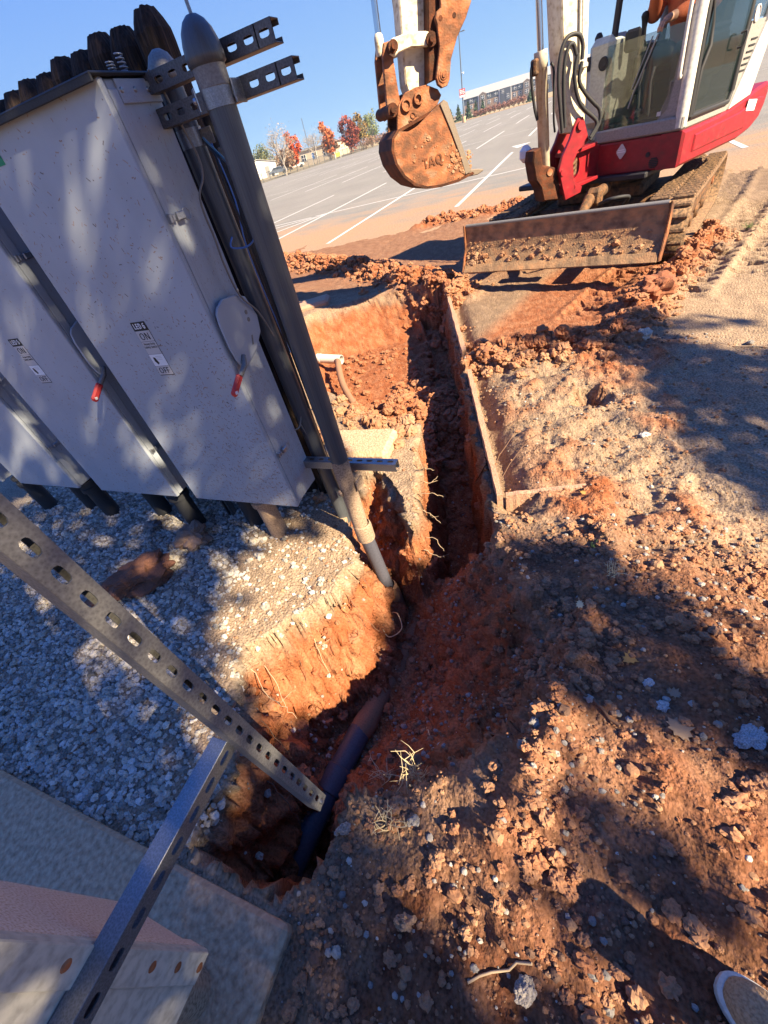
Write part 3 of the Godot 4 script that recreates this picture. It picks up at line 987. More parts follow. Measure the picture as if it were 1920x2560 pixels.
		var row := 0
		for t in ["Heavy Duty", "Safety Switch", "600 V 400 A"].slice(0, 2):
			text_part(lb, "small_print", t, 0.0085, Vector3(cx, y0 + 0.085 - row * 0.012, 0.0017), M.label_black)
			row += 1
		for k in 3:
			s = S()
			bx(s, Vector3(cx + 0.008, y0 + 0.036 - k * 0.006, 0.0016), Vector3(0.030, 0.0014, 0.0006), 0.0)
			obj("print_line", s, M.label_grey, lb)
		s = S()
		prism(s, [Vector2(cx - 0.022, y0 + 0.034), Vector2(cx - 0.012, y0 + 0.032), Vector2(cx - 0.004, y0 + 0.010), Vector2(cx - 0.012, y0 + 0.004), Vector2(cx - 0.022, y0 + 0.018)], 0.0014, 0.002)
		obj("pictogram", s, M.label_black, lb)
	return o

func conduit(label: String, x: float, z: float, y0: float, y1: float, r: float, m: Material, hub: Material):
	var o := thing("conduit_stub", label, "conduit", Vector3(x, y0, z), "conduits under the switch cabinets")
	var s := S()
	tube(s, [Vector3.ZERO, Vector3(0, y1 - y0, 0)], r, 18)
	obj("pipe", s, m, o)
	s = S()
	var h := y1 - y0
	lathe(s, [Vector2(r, h - 0.085), Vector2(r * 1.25, h - 0.080), Vector2(r * 1.25, h - 0.050), Vector2(r * 1.1, h - 0.046), Vector2(r * 1.1, h - 0.02), Vector2(r * 1.3, h - 0.018), Vector2(r * 1.3, h - 0.002), Vector2(0, h - 0.002)], 20)
	obj("hub", s, hub, o)

func build_rack():
	var zf := -1.178
	var hgt := 1.455
	var cab := [[-1.128, -1.770, M.panel_a, M.panel_a, "6", "grey switch cabinet marked LED 6, mud spattered low on its door, at the row's end"],
		[-1.904, -2.530, M.panel_b, M.panel_b, "5", "grey switch cabinet marked LED 5, nearly clean door, next to the end one"],
		[-2.738, -3.350, M.panel_c, M.panel_c, "4", "clean grey switch cabinet with no number showing, third from the end with the conduit poles"],
		[-3.560, -4.170, M.panel_c, M.panel_c, "3", "clean grey switch cabinet, fourth from the end with the conduit poles"]]
	var i := 0
	for c in cab:
		cabinet(c[5], Vector3((c[0] + c[1]) * 0.5, 0.3, zf), c[0] - c[1], hgt, 0.21, c[2], c[3], c[4], 0.0, "switch cabinets on the rack")
		i += 1
	# a green corner sticker on the end cabinet
	var s := S()
	bx(s, Vector3(-1.645, 1.690, zf + 0.001), Vector3(0.05, 0.03, 0.001), 0.0)
	obj("sticker", s, M.label_green, get_node("switch_cabinet")).position = -get_node("switch_cabinet").position
	# conduits under them
	var cn := -1
	for q in [[-1.43, -1.275, true], [-1.62, -1.335, false], [-2.03, -1.265, false], [-2.36, -1.325, false], [-2.80, -1.27, false], [-3.07, -1.325, false], [-3.50, -1.27, false]]:
		cn += 1
		conduit("dusty tan conduit stub rising from the gravel under the end cabinet" if q[2] else ORD[cn - 1] + " black conduit stub from the dusty tan one, under the grey cabinets", q[0], q[1], -0.04, 0.30, 0.050, M.conduit_dirty if q[2] else M.hub, M.conduit_dirty if q[2] else M.hub)
	# rack: back posts carry the horizontal struts
	strut("strut_channel", "topmost dark slotted strut of the rack, its end clear of the pole", Vector3(-0.705, 1.738, -1.345), Vector3(-1, 0, 0), Vector3(0, 0, 1), 3.4, M.strut_dark, 0.022, "slotted struts of the cabinet rack")
	strut("strut_channel", "dark slotted strut clamped to the conduit pole just below the top one", Vector3(-0.673, 1.667, -1.345), Vector3(-1, 0, 0), Vector3(0, 0, 1), 3.4, M.strut_dark, 0.022, "slotted struts of the cabinet rack")
	strut("strut_channel", "galvanised strut low on the rack behind the muddy pole, lying over the dug edge", Vector3(-0.660, 0.442, -1.372), Vector3(-1, 0, 0), Vector3(0, 1, 0), 3.4, M.galv, 0.03, "slotted struts of the cabinet rack")
	strut("strut_channel", "upright back strut of the rack hidden behind the cabinets", Vector3(-1.83, -0.1, -1.392), Vector3(0, 1, 0), Vector3(0, 0, -1), 1.9, M.strut_dark, 0.03, "slotted struts of the cabinet rack")
	# the tall conduit pole with a domed cap
	var px := -0.893
	var pz := -1.297
	var pole := thing("conduit_pole", "tall dark conduit pole with a domed cap, mud-coated foot hanging in the trench", "pole", Vector3(px, 0, pz), "capped conduit poles")
	s = S()
	tube(s, [Vector3(0, 0.50, 0), Vector3(0.012, 1.70, 0)], 0.0385, 28)
	obj("upper_pipe", s, M.conduit, pole)
	s = S()
	var pts := []
	var rr := []
	for k in 15:
		pts.append(Vector3(-0.002 - 0.0006 * k, 0.503 - 0.035 * k, 0))
		rr.append(0.0390 + 0.0006 * sin(k * 2.1))
	tube(s, pts, rr, 24)
	obj("muddy_pipe", s, M.conduit_dirty, pole)
	s = S()
	lathe(s, [Vector2(0.039, -0.06), Vector2(0.047, -0.055), Vector2(0.047, 0.03), Vector2(0.044, 0.045), Vector2(0.039, 0.05)], 24, Transform3D(Basis(), Vector3(0.0, 0.055, 0)))
	obj("coupling", s, M.conduit_dirty, pole)
	s = S()
	tube(s, [Vector3(0.0, 0.01, 0), Vector3(0.03, -0.43, 0.0)], 0.037, 24)
	obj("lower_pipe", s, M.pvc_grey, pole)
	s = S()
	lathe(s, [Vector2(0.044, 0.0), Vector2(0.052, -0.01), Vector2(0.056, -0.10), Vector2(0.05, -0.2), Vector2(0.03, -0.21), Vector2(0, -0.205)], 18, Transform3D(Basis(Vector3.BACK, 0.12), Vector3(0.03, -0.40, 0)))
	obj("mud_sleeve", s, M.pvc_mud, pole)
	s = S()
	lathe(s, [Vector2(0.0387, 1.675), Vector2(0.0415, 1.678), Vector2(0.0415, 1.722), Vector2(0.0387, 1.726)], 28, Transform3D(Basis(), Vector3(0.012, 0, 0)))
	obj("collar", s, M.galv_dull, pole)
	s = S()
	lathe(s, [Vector2(0.041, 1.715), Vector2(0.0485, 1.720), Vector2(0.0485, 1.735), Vector2(0.0455, 1.755), Vector2(0.0385, 1.776), Vector2(0.027, 1.792), Vector2(0.014, 1.801), Vector2(0, 1.803)], 28, Transform3D(Basis(), Vector3(0.012, 0, 0)), true)
	obj("dome_cap", s, M.conduit, pole)
	s = S()
	lathe(s, [Vector2(0.0390, 1.640), Vector2(0.0410, 1.640), Vector2(0.0410, 1.686), Vector2(0.0390, 1.686)], 28, Transform3D(Basis(), Vector3(0.011, 0, 0)))
	var strap := obj("strap", s, M.galv, pole)
	for sg in [-1.0, 1.0]:
		s = S()
		bx(s, Vector3(0.011 + sg * 0.046, 1.663, -0.030), Vector3(0.006, 0.046, 0.050), 0.002)
		obj("strap_ear", s, M.galv, strap)
	s = S()
	bx(s, Vector3(-0.034, 1.663, 0.034), Vector3(0.026, 0.046, 0.004), 0.0015, Basis(Vector3.UP, -0.75))
	lathe(s, [Vector2(0, 0.008), Vector2(0.006, 0.006), Vector2(0.008, 0.0)], 12, axis_xf(Vector3(-0.036, 1.663, 0.036), Vector3(-0.7, 0, 0.7)))
	obj("strap_bolt", s, M.steel, strap)
	s = S()
	tube(s, [Vector3(0.012, 1.80, -0.002), Vector3(-0.012, 2.30, -0.004)], 0.0045, 10)
	obj("rod", s, M.galv, pole)
	s = S()
	lathe(s, [Vector2(0, 0.012), Vector2(0.014, 0.010), Vector2(0.016, 0.0)], 14, axis_xf(Vector3(-0.03, 0.335, 0.036), Vector3(-0.5, 0, 0.8)))
	bx(s, Vector3(0.05, 0.355, -0.02), Vector3(0.012, 0.05, 0.06), 0.003)
	obj("foot_clamp", s, M.conduit_dirty, pole)
	# second pole close behind the end cabinet
	var p2 := thing("conduit_pole", "thinner domed conduit pole squeezed between the end cabinet and the timbers", "pole", Vector3(-1.118, 0, -1.452), "capped conduit poles")
	s = S()
	tube(s, [Vector3(0.02, -0.05, 0), Vector3(-0.02, 1.75, 0)], 0.036, 22)
	obj("pipe", s, M.conduit, p2)
	s = S()
	lathe(s, [Vector2(0.038, 1.742), Vector2(0.045, 1.745), Vector2(0.045, 1.760), Vector2(0.040, 1.780), Vector2(0.028, 1.800), Vector2(0.012, 1.810), Vector2(0, 1.812)], 24, Transform3D(Basis(), Vector3(-0.02, 0, 0)), true)
	obj("dome_cap", s, M.galv_dull, p2)
	s = S()
	lathe(s, [Vector2(0.0365, 1.595), Vector2(0.0385, 1.595), Vector2(0.0385, 1.64), Vector2(0.0365, 1.64)], 22, Transform3D(Basis(), Vector3(-0.016, 0, 0)))
	var cl := obj("strap", s, M.galv, p2)
	s = S()
	bx(s, Vector3(0.045, 1.612, 0.0), Vector3(0.045, 0.04, 0.005), 0.002)
	obj("strap_ear", s, M.galv_dull, cl)
	var p3 := thing("conduit_pole", "slim black conduit running down behind the domed pole at the cabinet's back", "pole", Vector3(-1.03, 0, -1.47), "capped conduit poles")
	s = S()
	tube(s, [Vector3(0, -0.05, 0), Vector3(-0.03, 1.66, 0)], 0.019, 14)
	obj("pipe", s, M.hub, p3)
	s = S()
	bx(s, Vector3(0.004, 1.56, 0.02), Vector3(0.05, 0.04, 0.006), 0.002)
	obj("strap_ear", s, M.galv_dull, p3)
	# wires
	var W := [
		["grey_cable", "thin grey cable looping down the end cabinet's side", M.wire_grey, 0.0035, [[-1.105, 1.762, -1.346], [-1.105, 1.727, -1.371], [-1.105, 1.685, -1.382], [-1.105, 1.625, -1.400], [-1.105, 1.578, -1.412], [-1.105, 1.544, -1.408], [-1.105, 1.517, -1.390], [-1.105, 1.485, -1.349], [-1.105, 1.437, -1.335], [-1.103, 1.371, -1.334], [-1.10, 1.294, -1.324], [-1.098, 1.191, -1.337], [-1.095, 1.109, -1.400], [-1.095, 0.976, -1.440], [-1.10, 0.886, -1.438], [-1.10, 0.694, -1.440], [-1.105, 0.618, -1.393], [-1.11, 0.617, -1.354]]],
		["black_cable", "black cable from the pole strap slanting down behind the tall pole", M.black_rubber, 0.0035, [[-1.06, 1.600, -1.41], [-1.010, 1.560, -1.37], [-0.993, 1.532, -1.345], [-0.992, 1.48, -1.34], [-0.982, 1.402, -1.34], [-0.985, 1.25, -1.35], [-1.01, 1.0, -1.38], [-1.03, 0.7, -1.40]]],
		["black_cable", "black cable sagging from the strap over to the tall pole's back", M.black_rubber, 0.0035, [[-1.06, 1.605, -1.41], [-0.988, 1.558, -1.35], [-0.950, 1.502, -1.345], [-0.955, 1.42, -1.35], [-0.958, 1.30, -1.36], [-0.99, 1.0, -1.38], [-1.01, 0.72, -1.40]]],
		["teal_cable", "teal cable pulled tight from the pole strap to the tall pole", M.wire_teal, 0.003, [[-1.06, 1.608, -1.41], [-1.010, 1.580, -1.37], [-0.960, 1.535, -1.35], [-0.93, 1.49, -1.345]]],
		["blue_wire", "blue wire tied in a loop round the conduits", M.wire_blue, 0.003, [[-1.09, 1.355, -1.405], [-1.06, 1.335, -1.345], [-0.997, 1.329, -1.335], [-0.962, 1.345, -1.345], [-0.955, 1.385, -1.36]]],
		["blue_wire", "blue wire hanging straight down beside the black cables", M.wire_blue, 0.0025, [[-1.03, 1.59, -1.40], [-1.005, 1.45, -1.38], [-1.0, 1.33, -1.345], [-1.005, 1.15, -1.36], [-1.02, 0.95, -1.40]]],
		["grey_cable", "thin grey cable dropping from the cabinet's lower side to the ground", M.wire_grey, 0.003, [[-1.115, 0.62, -1.41], [-1.10, 0.45, -1.43], [-1.09, 0.2, -1.44], [-1.085, -0.02, -1.44]]]]
	for q in W:
		var p := []
		for e in q[4]: p.append(Vector3(e[0], e[1], e[2]))
		s = S()
		tube(s, curve(p, 5), q[3], 7)
		single(q[0], s, q[2], q[1], "cable", "cables by the end cabinet")
	# two little coil springs on the end cabinet's top
	for q in [[-1.142, 1.763, -1.302, 0.036, "taller steel coil spring standing on the end cabinet's top edge"], [-1.170, 1.763, -1.290, 0.026, "shorter steel coil spring standing on the end cabinet's top edge"]]:
		var p := []
		for k in 61:
			var a := TAU * 4.5 * k / 60.0
			p.append(Vector3(cos(a) * 0.009, q[3] * k / 60.0, sin(a) * 0.009))
		s = S()
		tube(s, p, 0.0020, 6)
		single("coil_spring", s, M.galv, q[4], "spring", "coil springs on the cabinet", Vector3(q[0], q[1] + 0.002, q[2]))
	# weathered timbers standing behind the row
	for k in 12:
		timber(k)
	# a concrete footing behind the rack
	s = S()
	bx(s, Vector3(0, 0, 0), Vector3(0.47, 0.30, 0.30), 0.025, Basis(Vector3.UP, 0.05))
	single("concrete_block", s, M.concrete, "square concrete block at the trench edge behind the muddy pole", "block", "", Vector3(-1.23, -0.07, -2.06))
	# near the camera: concrete pad, strut post and arm, and the cabinet they carry
	s = S()
	bx(s, Vector3(-2.28, -0.12, 1.31), Vector3(3.44, 0.34, 2.40), 0.012)
	single("concrete_pad", s, M.concrete, "dusty concrete pad with a square corner under the dusty beige cabinet", "concrete pad")
	var post := strut("strut_post", "long slotted strut post standing over the hole, dusty face full of slots", Vector3(-0.560, 0.115, -0.155), Vector3(0, 1, 0), Vector3(1, 0, 0), 1.85, M.galv_dull, 0.055)
	post.set_meta("category", "strut post")
	s = S()
	pin(s, Vector3(0.028, -0.004, 0.0), Vector3(0.028, 0.010, 0.0), 0.007, 6)
	obj("bolt_or_hole", s, M.steel, post)
	strut("strut_rail", "bright galvanised strut rail running level from the slotted post to the beige cabinet", Vector3(-0.598, 0.622, -0.135), Vector3(0, 0, 1), Vector3(1, 0, 0), 1.15, M.galv, 0.026)
	var nc := cabinet("dusty switch cabinet above the concrete pad, its door tinted beige as if sunlit, its side pink with dirt", Vector3(-0.641, 0.25, 0.51), 0.64, 1.6, 0.27, M.panel_sunlit, M.panel_dusty, "", PI / 2.0, "")
	nc.get_node("handle").free()
	nc.get_node("handle_plate").free()
	for l in nc.get_children():
		if String(l.name).begins_with("latch"): l.free()
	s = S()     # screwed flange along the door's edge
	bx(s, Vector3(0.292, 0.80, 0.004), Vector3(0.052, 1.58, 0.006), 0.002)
	var fl := obj("edge_strip", s, M.panel_sunlit, nc)
	for y in [0.012, 0.10, 0.19, 0.42, 0.70]:
		s = S()
		lathe(s, [Vector2(0, 0.004), Vector2(0.006, 0.003), Vector2(0.009, 0.0)], 12, axis_xf(Vector3(0.294, y + 0.012, 0.007), Vector3.BACK))
		obj("screw", s, M.rust, fl)
	s = S()
	tube(s, [Vector3(-0.74, 0.02, 0.30), Vector3(-0.74, 0.25, 0.30)], 0.05, 18)
	lathe(s, [Vector2(0.05, 0.19), Vector2(0.066, 0.195), Vector2(0.066, 0.235), Vector2(0.055, 0.248), Vector2(0, 0.248)], 20, Transform3D(Basis(), Vector3(-0.74, 0, 0.30)))
	single("conduit_stub", s, M.conduit_dirty, "tan conduit stub between the concrete pad and the dusty beige cabinet", "conduit")

func timber(k: int):
	var r := RandomNumberGenerator.new()
	r.seed = 100 + k
	var x: float = -1.300 - 0.101 * k + (0.018 if k == 0 else 0.0)
	var top: float = 1.935 - 0.0035 * k + r.randf_range(-0.008, 0.008)
	var w := 0.047
	var s := S()
	var n := FastNoiseLite.new()
	n.seed = 300 + k
	n.frequency = 14.0
	# rough-sawn post with chamfered shoulders at the top
	var ys := [-0.05, 0.3, 0.8, 1.2, 1.5, 1.62, 1.72, 1.80, 1.86, 1.885, 1.91, 1.935]
	var rings := []
	var seg := 26
	for j in ys.size():
		var ring := []
		var y: float = ys[j] + (top - 1.935)
		var sh: float = [1, 1, 1, 1, 1, 1, 1, 1, 1, 0.97, 0.78, 0.52][j]
		for a in seg:
			var t := TAU * a / seg
			var d := Vector2(cos(t), sin(t))
			var rad := w / maxf(absf(d.x), absf(d.y)) if false else w * 1.16 / pow(pow(absf(d.x), 5.0) + pow(absf(d.y), 5.0), 0.2)
			rad = minf(rad, w * 1.28)
			rad *= sh * (1.0 + 0.035 * n.get_noise_3d(d.x * 0.5, y * 0.06, d.y * 0.5) + 0.045 * n.get_noise_3d(d.x * 1.5, y * 0.05, d.y * 1.5))
			var yy := y + (0.005 * n.get_noise_2d(a * 0.35, 5.0) if j > 8 else 0.0)
			ring.append(Vector3(d.x * rad, yy, d.y * rad))
		rings.append(ring)
	for j in ys.size() - 1:
		for a in seg:
			var b := (a + 1) % seg
			quad_out(s, rings[j][a], rings[j][b], rings[j + 1][b], rings[j + 1][a], Vector3(0, rings[j][a].y, 0))
	for a in seg:
		tri_out(s, rings[-1][a], rings[-1][(a + 1) % seg], Vector3(0, top + 0.004, 0), Vector3(0, 1, 0))
	var lab: String = ORD[k] + " dark weathered timber post from the domed pole, in the row behind the cabinets"
	if k == 0: lab = "dark weathered timber post at the end of the row, beside the domed pole"
	single("timber_post", s, M.wood, lab, "timber post", "timber posts behind the cabinets", Vector3(x, 0, -1.655))

# ------------------------------------------------------------------ what lies in the trench
func board(label: String, a: Vector3, b: Vector3, thick: float, down: float, seed_: int, group: String):
	var s := S()
	var n := FastNoiseLite.new()
	n.seed = seed_; n.frequency = 3.0
	var d := b - a
	var nrm := Vector3(-d.z, 0, d.x).normalized()
	var k := 24
	var rows := []
	for i in k + 1:
		var t := float(i) / k
		var p := a + d * t
		var e := n.get_noise_1d(t * d.length() * 3.0) * 0.012
		var th := thick * (0.85 + 0.35 * n.get_noise_1d(t * 9.0 + 50.0))
		rows.append([p + nrm * th * 0.5 + Vector3(0, e, 0), p - nrm * th * 0.5 + Vector3(0, e * 0.6, 0), p - nrm * th * 0.55 + Vector3(0, -down, 0), p + nrm * th * 0.55 + Vector3(0, -down + e * 2.0, 0)])
	for i in k:
		for j in 4:
			var j2 := (j + 1) % 4
			var o: Vector3 = (rows[i][0] + rows[i][2] + rows[i + 1][0] + rows[i + 1][2]) * 0.25
			quad_out(s, rows[i][j], rows[i + 1][j], rows[i + 1][j2], rows[i][j2], o)
	for e in [[0, a - d], [k, b + d]]:
		quad_out(s, rows[e[0]][0], rows[e[0]][1], rows[e[0]][2], rows[e[0]][3], (a + b) * 0.5)
	single("edging_slab", s, M.concrete_pink, label, "edging slab", group)

func build_trench_things():
	var g := "thin edging slabs along the trench"
	board("long thin edging slab with a pale top along the middle of the trench's side", Vector3(-0.262, 0.045, -1.640), Vector3(-0.690, 0.055, -3.06), 0.036, 0.42, 1, g)
	board("edging slab on the trench side just below the excavator blade", Vector3(-0.800, 0.060, -3.42), Vector3(-1.350, 0.060, -5.16), 0.040, 0.40, 2, g)
	board("short edging slab turned square to the trench, its sunlit face half buried", Vector3(-0.235, 0.040, -1.655), Vector3(0.16, 0.055, -1.745), 0.034, 0.24, 3, g)
	var s := S()
	tube(s, [Vector3(-0.885, -0.60, 0.04), Vector3(-0.825, -0.56, -0.30), Vector3(-0.788, -0.575, -0.56)], 0.054, 26)
	var pipe := thing("buried_pipe", "blue-grey plastic pipe on the trench floor, its far length caked in clay", "pipe", Vector3.ZERO)
	obj("clean_length", s, M.pvc_grey, pipe)
	s = S()
	var pm := []
	var rm := []
	for k in 16:
		var t := k / 15.0
		pm.append(Vector3(-0.789, -0.577, -0.55).lerp(Vector3(-0.675, -0.66, -1.32), t) + Vector3(0.006 * sin(t * 17.0), 0.004 * sin(t * 23.0), 0))
		rm.append(0.056 - 0.004 * t + 0.004 * sin(t * 31.0))
	tube(s, pm, rm, 20)
	obj("clay_caked_length", s, M.pvc_mud, pipe)
	s = S()
	lathe(s, [Vector2(0.055, 0.0), Vector2(0.061, 0.004), Vector2(0.061, 0.11), Vector2(0.055, 0.115)], 26, axis_xf(Vector3(-0.829, -0.564, -0.27), Vector3(0.135, 0.03, -0.85)))
	obj("bell_end", s, M.pvc_grey, pipe)
	# short white pipe sticking out of the far pit
	var wp := thing("white_pipe", "short white plastic pipe end sticking out of the clay pit", "pipe", Vector3(-2.78, -0.29, -4.30))
	s = S()
	lathe(s, [Vector2(0.050, 0.0), Vector2(0.056, 0.0), Vector2(0.056, 0.05), Vector2(0.052, 0.055), Vector2(0.052, 0.34), Vector2(0.046, 0.34)], 24, axis_xf(Vector3.ZERO, Vector3(1, -0.05, 0.12)))
	obj("outside", s, M.pvc_white, wp)
	s = S()
	lathe(s, [Vector2(0.050, 0.0), Vector2(0.047, 0.02), Vector2(0.046, 0.34)], 24, axis_xf(Vector3.ZERO, Vector3(1, -0.05, 0.12)))
	obj("inside", s, M.pvc_white, wp)
	s = S()
	tube(s, curve([Vector3(-2.42, -0.26, -4.10), Vector3(-2.36, -0.235, -4.02), Vector3(-2.28, -0.26, -3.86), Vector3(-2.14, -0.31, -3.62), Vector3(-1.95, -0.37, -3.38), Vector3(-1.85, -0.42, -3.30)], 6), 0.034, 14)
	single("curved_pipe", s, M.pvc_mud, "mud-coated bent pipe arching out of the pit floor", "pipe")
	s = S()
	bx(s, Vector3.ZERO, Vector3(0.62, 0.12, 0.34), 0.03, Basis(Vector3.UP, 0.35) * Basis(Vector3.BACK, 0.05))
	single("broken_slab", s, M.concrete_pink, "broken pale concrete slab on the clay pit's rim", "slab", "", Vector3(-3.35, 0.0, -5.35))

# ------------------------------------------------------------------ the excavator
func part(called: String, parent: Node) -> Node3D:
	var o := Node3D.new()
	o.name = called
	parent.add_child(o, true)
	return o

func pl(a: Array) -> Array:
	return a.map(func(e): return Vector2(e[0], e[1]))

func arc2(cx: float, cy: float, r: float, a0: float, a1: float, n: int) -> Array:
	var o := []
	for k in n + 1:
		var a := deg_to_rad(lerpf(a0, a1, float(k) / n))
		o.append(Vector2(cx + cos(a) * r, cy + sin(a) * r))
	return o

func build_excavator():
	var o := thing("excavator", "red and cream compact excavator on muddy rubber tracks, blade down, bucket hanging over the asphalt", "excavator", Vector3(0.3, 0, -6.75))
	build_undercarriage(o)
	build_house(o)
	build_front(o)

func build_undercarriage(ex: Node3D):
	var u := part("undercarriage", ex)
	u.rotation.y = deg_to_rad(-16.0)
	var s := S()
	bx(s, Vector3(0, 0.36, 0), Vector3(1.25, 0.16, 1.1), 0.03)
	bx(s, Vector3(0, 0.50, 0), Vector3(0.9, 0.14, 0.9), 0.03)
	lathe(s, [Vector2(0.42, 0.55), Vector2(0.45, 0.56), Vector2(0.45, 0.70), Vector2(0.3, 0.70)], 28)
	obj("car_body", s, M.mudsteel, u)
	# tracks
	for sg in [-1.0, 1.0]:
		var t := part("track", ex)
		t.rotation.y = u.rotation.y
		var cx: float = sg * 0.83
		var w := 0.39
		var L := 1.04
		var r0 := 0.245
		var loop := []           # (z, y) outline of the belt with idler end a little higher
		for k in 25:
			var a := lerpf(-90.0, 90.0, k / 24.0)
			loop.append(Vector2(L + cos(deg_to_rad(a)) * r0, 0.255 + sin(deg_to_rad(a)) * r0))
		for k in range(1, 12): loop.append(Vector2(lerpf(L, -L, k / 12.0), 0.50 - 0.012 * sin(PI * k / 12.0)))
		for k in 25:
			var a := lerpf(90.0, 270.0, k / 24.0)
			loop.append(Vector2(-L + cos(deg_to_rad(a)) * r0, 0.255 + sin(deg_to_rad(a)) * r0))
		for k in range(1, 12): loop.append(Vector2(lerpf(-L, L, k / 12.0), 0.010))
		s = S()
		var n := loop.size()
		s.set_smooth_group(1)
		for k in n:
			var a: Vector2 = loop[k]; var b: Vector2 = loop[(k + 1) % n]
			var mid := Vector2(0, 0.255)
			var ai := a + (mid - a).normalized() * 0.035 if absf(a.x) > L else a + Vector2(0, signf(mid.y - a.y) * 0.035)
			var bi := b + (mid - b).normalized() * 0.035 if absf(b.x) > L else b + Vector2(0, signf(mid.y - b.y) * 0.035)
			for e in [[a, b, 1.0], [ai, bi, -1.0]]:
				var p := [Vector3(cx - w / 2, e[0].y, e[0].x), Vector3(cx + w / 2, e[0].y, e[0].x), Vector3(cx + w / 2, e[1].y, e[1].x), Vector3(cx - w / 2, e[1].y, e[1].x)]
				var c := Vector3(cx, clampf((e[0].y + e[1].y) * 0.5, 0.2, 0.3), clampf((e[0].x + e[1].x) * 0.5, -L, L))
				quad_out(s, p[0], p[1], p[2], p[3], c if e[2] > 0 else c + (Vector3(cx, (e[0].y + e[1].y) * 0.5, (e[0].x + e[1].x) * 0.5) - c) * 3.0)
			for x in [cx - w / 2, cx + w / 2]:
				quad_out(s, Vector3(x, a.y, a.x), Vector3(x, b.y, b.x), Vector3(x, bi.y, bi.x), Vector3(x, ai.y, ai.x), Vector3(cx, a.y, a.x))
		obj("belt", s, M.rubber, t)
		# cleats spaced round the belt, sharing one mesh
		var cs := S()
		bx(cs, Vector3(-0.1, 0, 0), Vector3(0.175, 0.034, 0.042), 0.010)
		bx(cs, Vector3(0.1, 0, 0.012), Vector3(0.175, 0.034, 0.042), 0.010)
		cs.generate_normals()
		var cm := cs.commit()
		var len_all := 0.0
		for k in n: len_all += loop[k].distance_to(loop[(k + 1) % n])
		var count := 54
		for c in count:
			var want := len_all * c / count
			var k := 0
			while want > loop[k].distance_to(loop[(k + 1) % n]):
				want -= loop[k].distance_to(loop[(k + 1) % n])
				k += 1
			var dirv: Vector2 = (loop[(k + 1) % n] - loop[k]).normalized()
			var q: Vector2 = loop[k] + dirv * want
			var cl := obj("cleat", cm, M.rubber, t)
			var tz := Vector3(0, dirv.y, dirv.x)
			cl.transform = Transform3D(Basis(Vector3.RIGHT, tz.cross(Vector3.RIGHT).normalized(), tz), Vector3(cx, q.y, q.x) + tz.cross(Vector3.RIGHT).normalized() * (-0.012 if false else 0.010))
			if cl.transform.basis.y.dot(Vector3(0, q.y - 0.255, q.x - clampf(q.x, -L, L))) < 0.0:
				cl.transform = Transform3D(Basis(Vector3.RIGHT, -cl.transform.basis.y, -tz), Vector3(cx, q.y, q.x) - cl.transform.basis.y * 0.010)
		s = S()
		bx(s, Vector3(cx, 0.26, 0), Vector3(0.20, 0.22, 1.75), 0.04)
		bx(s, Vector3(cx + sg * 0.115, 0.30, 0), Vector3(0.03, 0.12, 1.5), 0.012)
		obj("track_frame", s, M.mudsteel, t)
		for q in [["idler", L, 0.20], ["sprocket", -L, 0.20]]:
			s = S()
			lathe(s, [Vector2(0, 0.10), Vector2(0.07, 0.10), Vector2(0.08, 0.075), Vector2(0.15, 0.07), Vector2(q[2], 0.06), Vector2(q[2], -0.06), Vector2(0.15, -0.07), Vector2(0.08, -0.075), Vector2(0.07, -0.10), Vector2(0, -0.10)], 24, axis_xf(Vector3(cx, 0.255, q[1]), Vector3.RIGHT))
			var wheel := obj(q[0], s, M.mudsteel, t)
			s = S()
			lathe(s, [Vector2(0, 0.125), Vector2(0.04, 0.122), Vector2(0.045, 0.10)], 14, axis_xf(Vector3(cx, 0.255, q[1]), Vector3.RIGHT * sg))
			obj("hub_cap", s, M.rust, wheel)
		for k in 4:
			s = S()
			lathe(s, [Vector2(0, 0.12), Vector2(0.06, 0.115), Vector2(0.075, 0.09), Vector2(0.075, -0.09), Vector2(0.06, -0.115), Vector2(0, -0.12)], 18, axis_xf(Vector3(cx, 0.125, -0.63 + k * 0.42), Vector3.RIGHT))
			obj("roller", s, M.mudsteel, t)
	# dozer blade: hollow face, lower half leaning back, upper half curling forward
	var b := part("dozer_blade", ex)
	b.rotation.y = u.rotation.y
	var prof := [[1.935, 0.200], [1.885, 0.265], [1.850, 0.330], [1.828, 0.395], [1.818, 0.460], [1.818, 0.530], [1.828, 0.595], [1.832, 0.612], [1.805, 0.622], [1.785, 0.560], [1.780, 0.480], [1.785, 0.400], [1.810, 0.310], [1.860, 0.235], [1.910, 0.195]]
	var bl := []
	for q in prof: bl.append(Vector2(-q[0], q[1]))
	s = S()
	prism(s, bl, -0.94, 0.93, Transform3D(Basis(Vector3(0, 0, -1), Vector3.UP, Vector3(1, 0, 0)), Vector3.ZERO), 0.004)
	obj("mouldboard", s, M.blade_mud, b)
	s = S()
	bx(s, Vector3(-0.005, 0.234, 1.918), Vector3(1.86, 0.085, 0.016), 0.003, Basis(Vector3.RIGHT, -0.66))
	obj("cutting_edge", s, M.blade_mud, b)
	s = S()
	tube(s, [Vector3(-0.93, 0.612, 1.815), Vector3(0.92, 0.612, 1.815)], 0.018, 12)
	obj("top_roll", s, M.galv_dull, b)
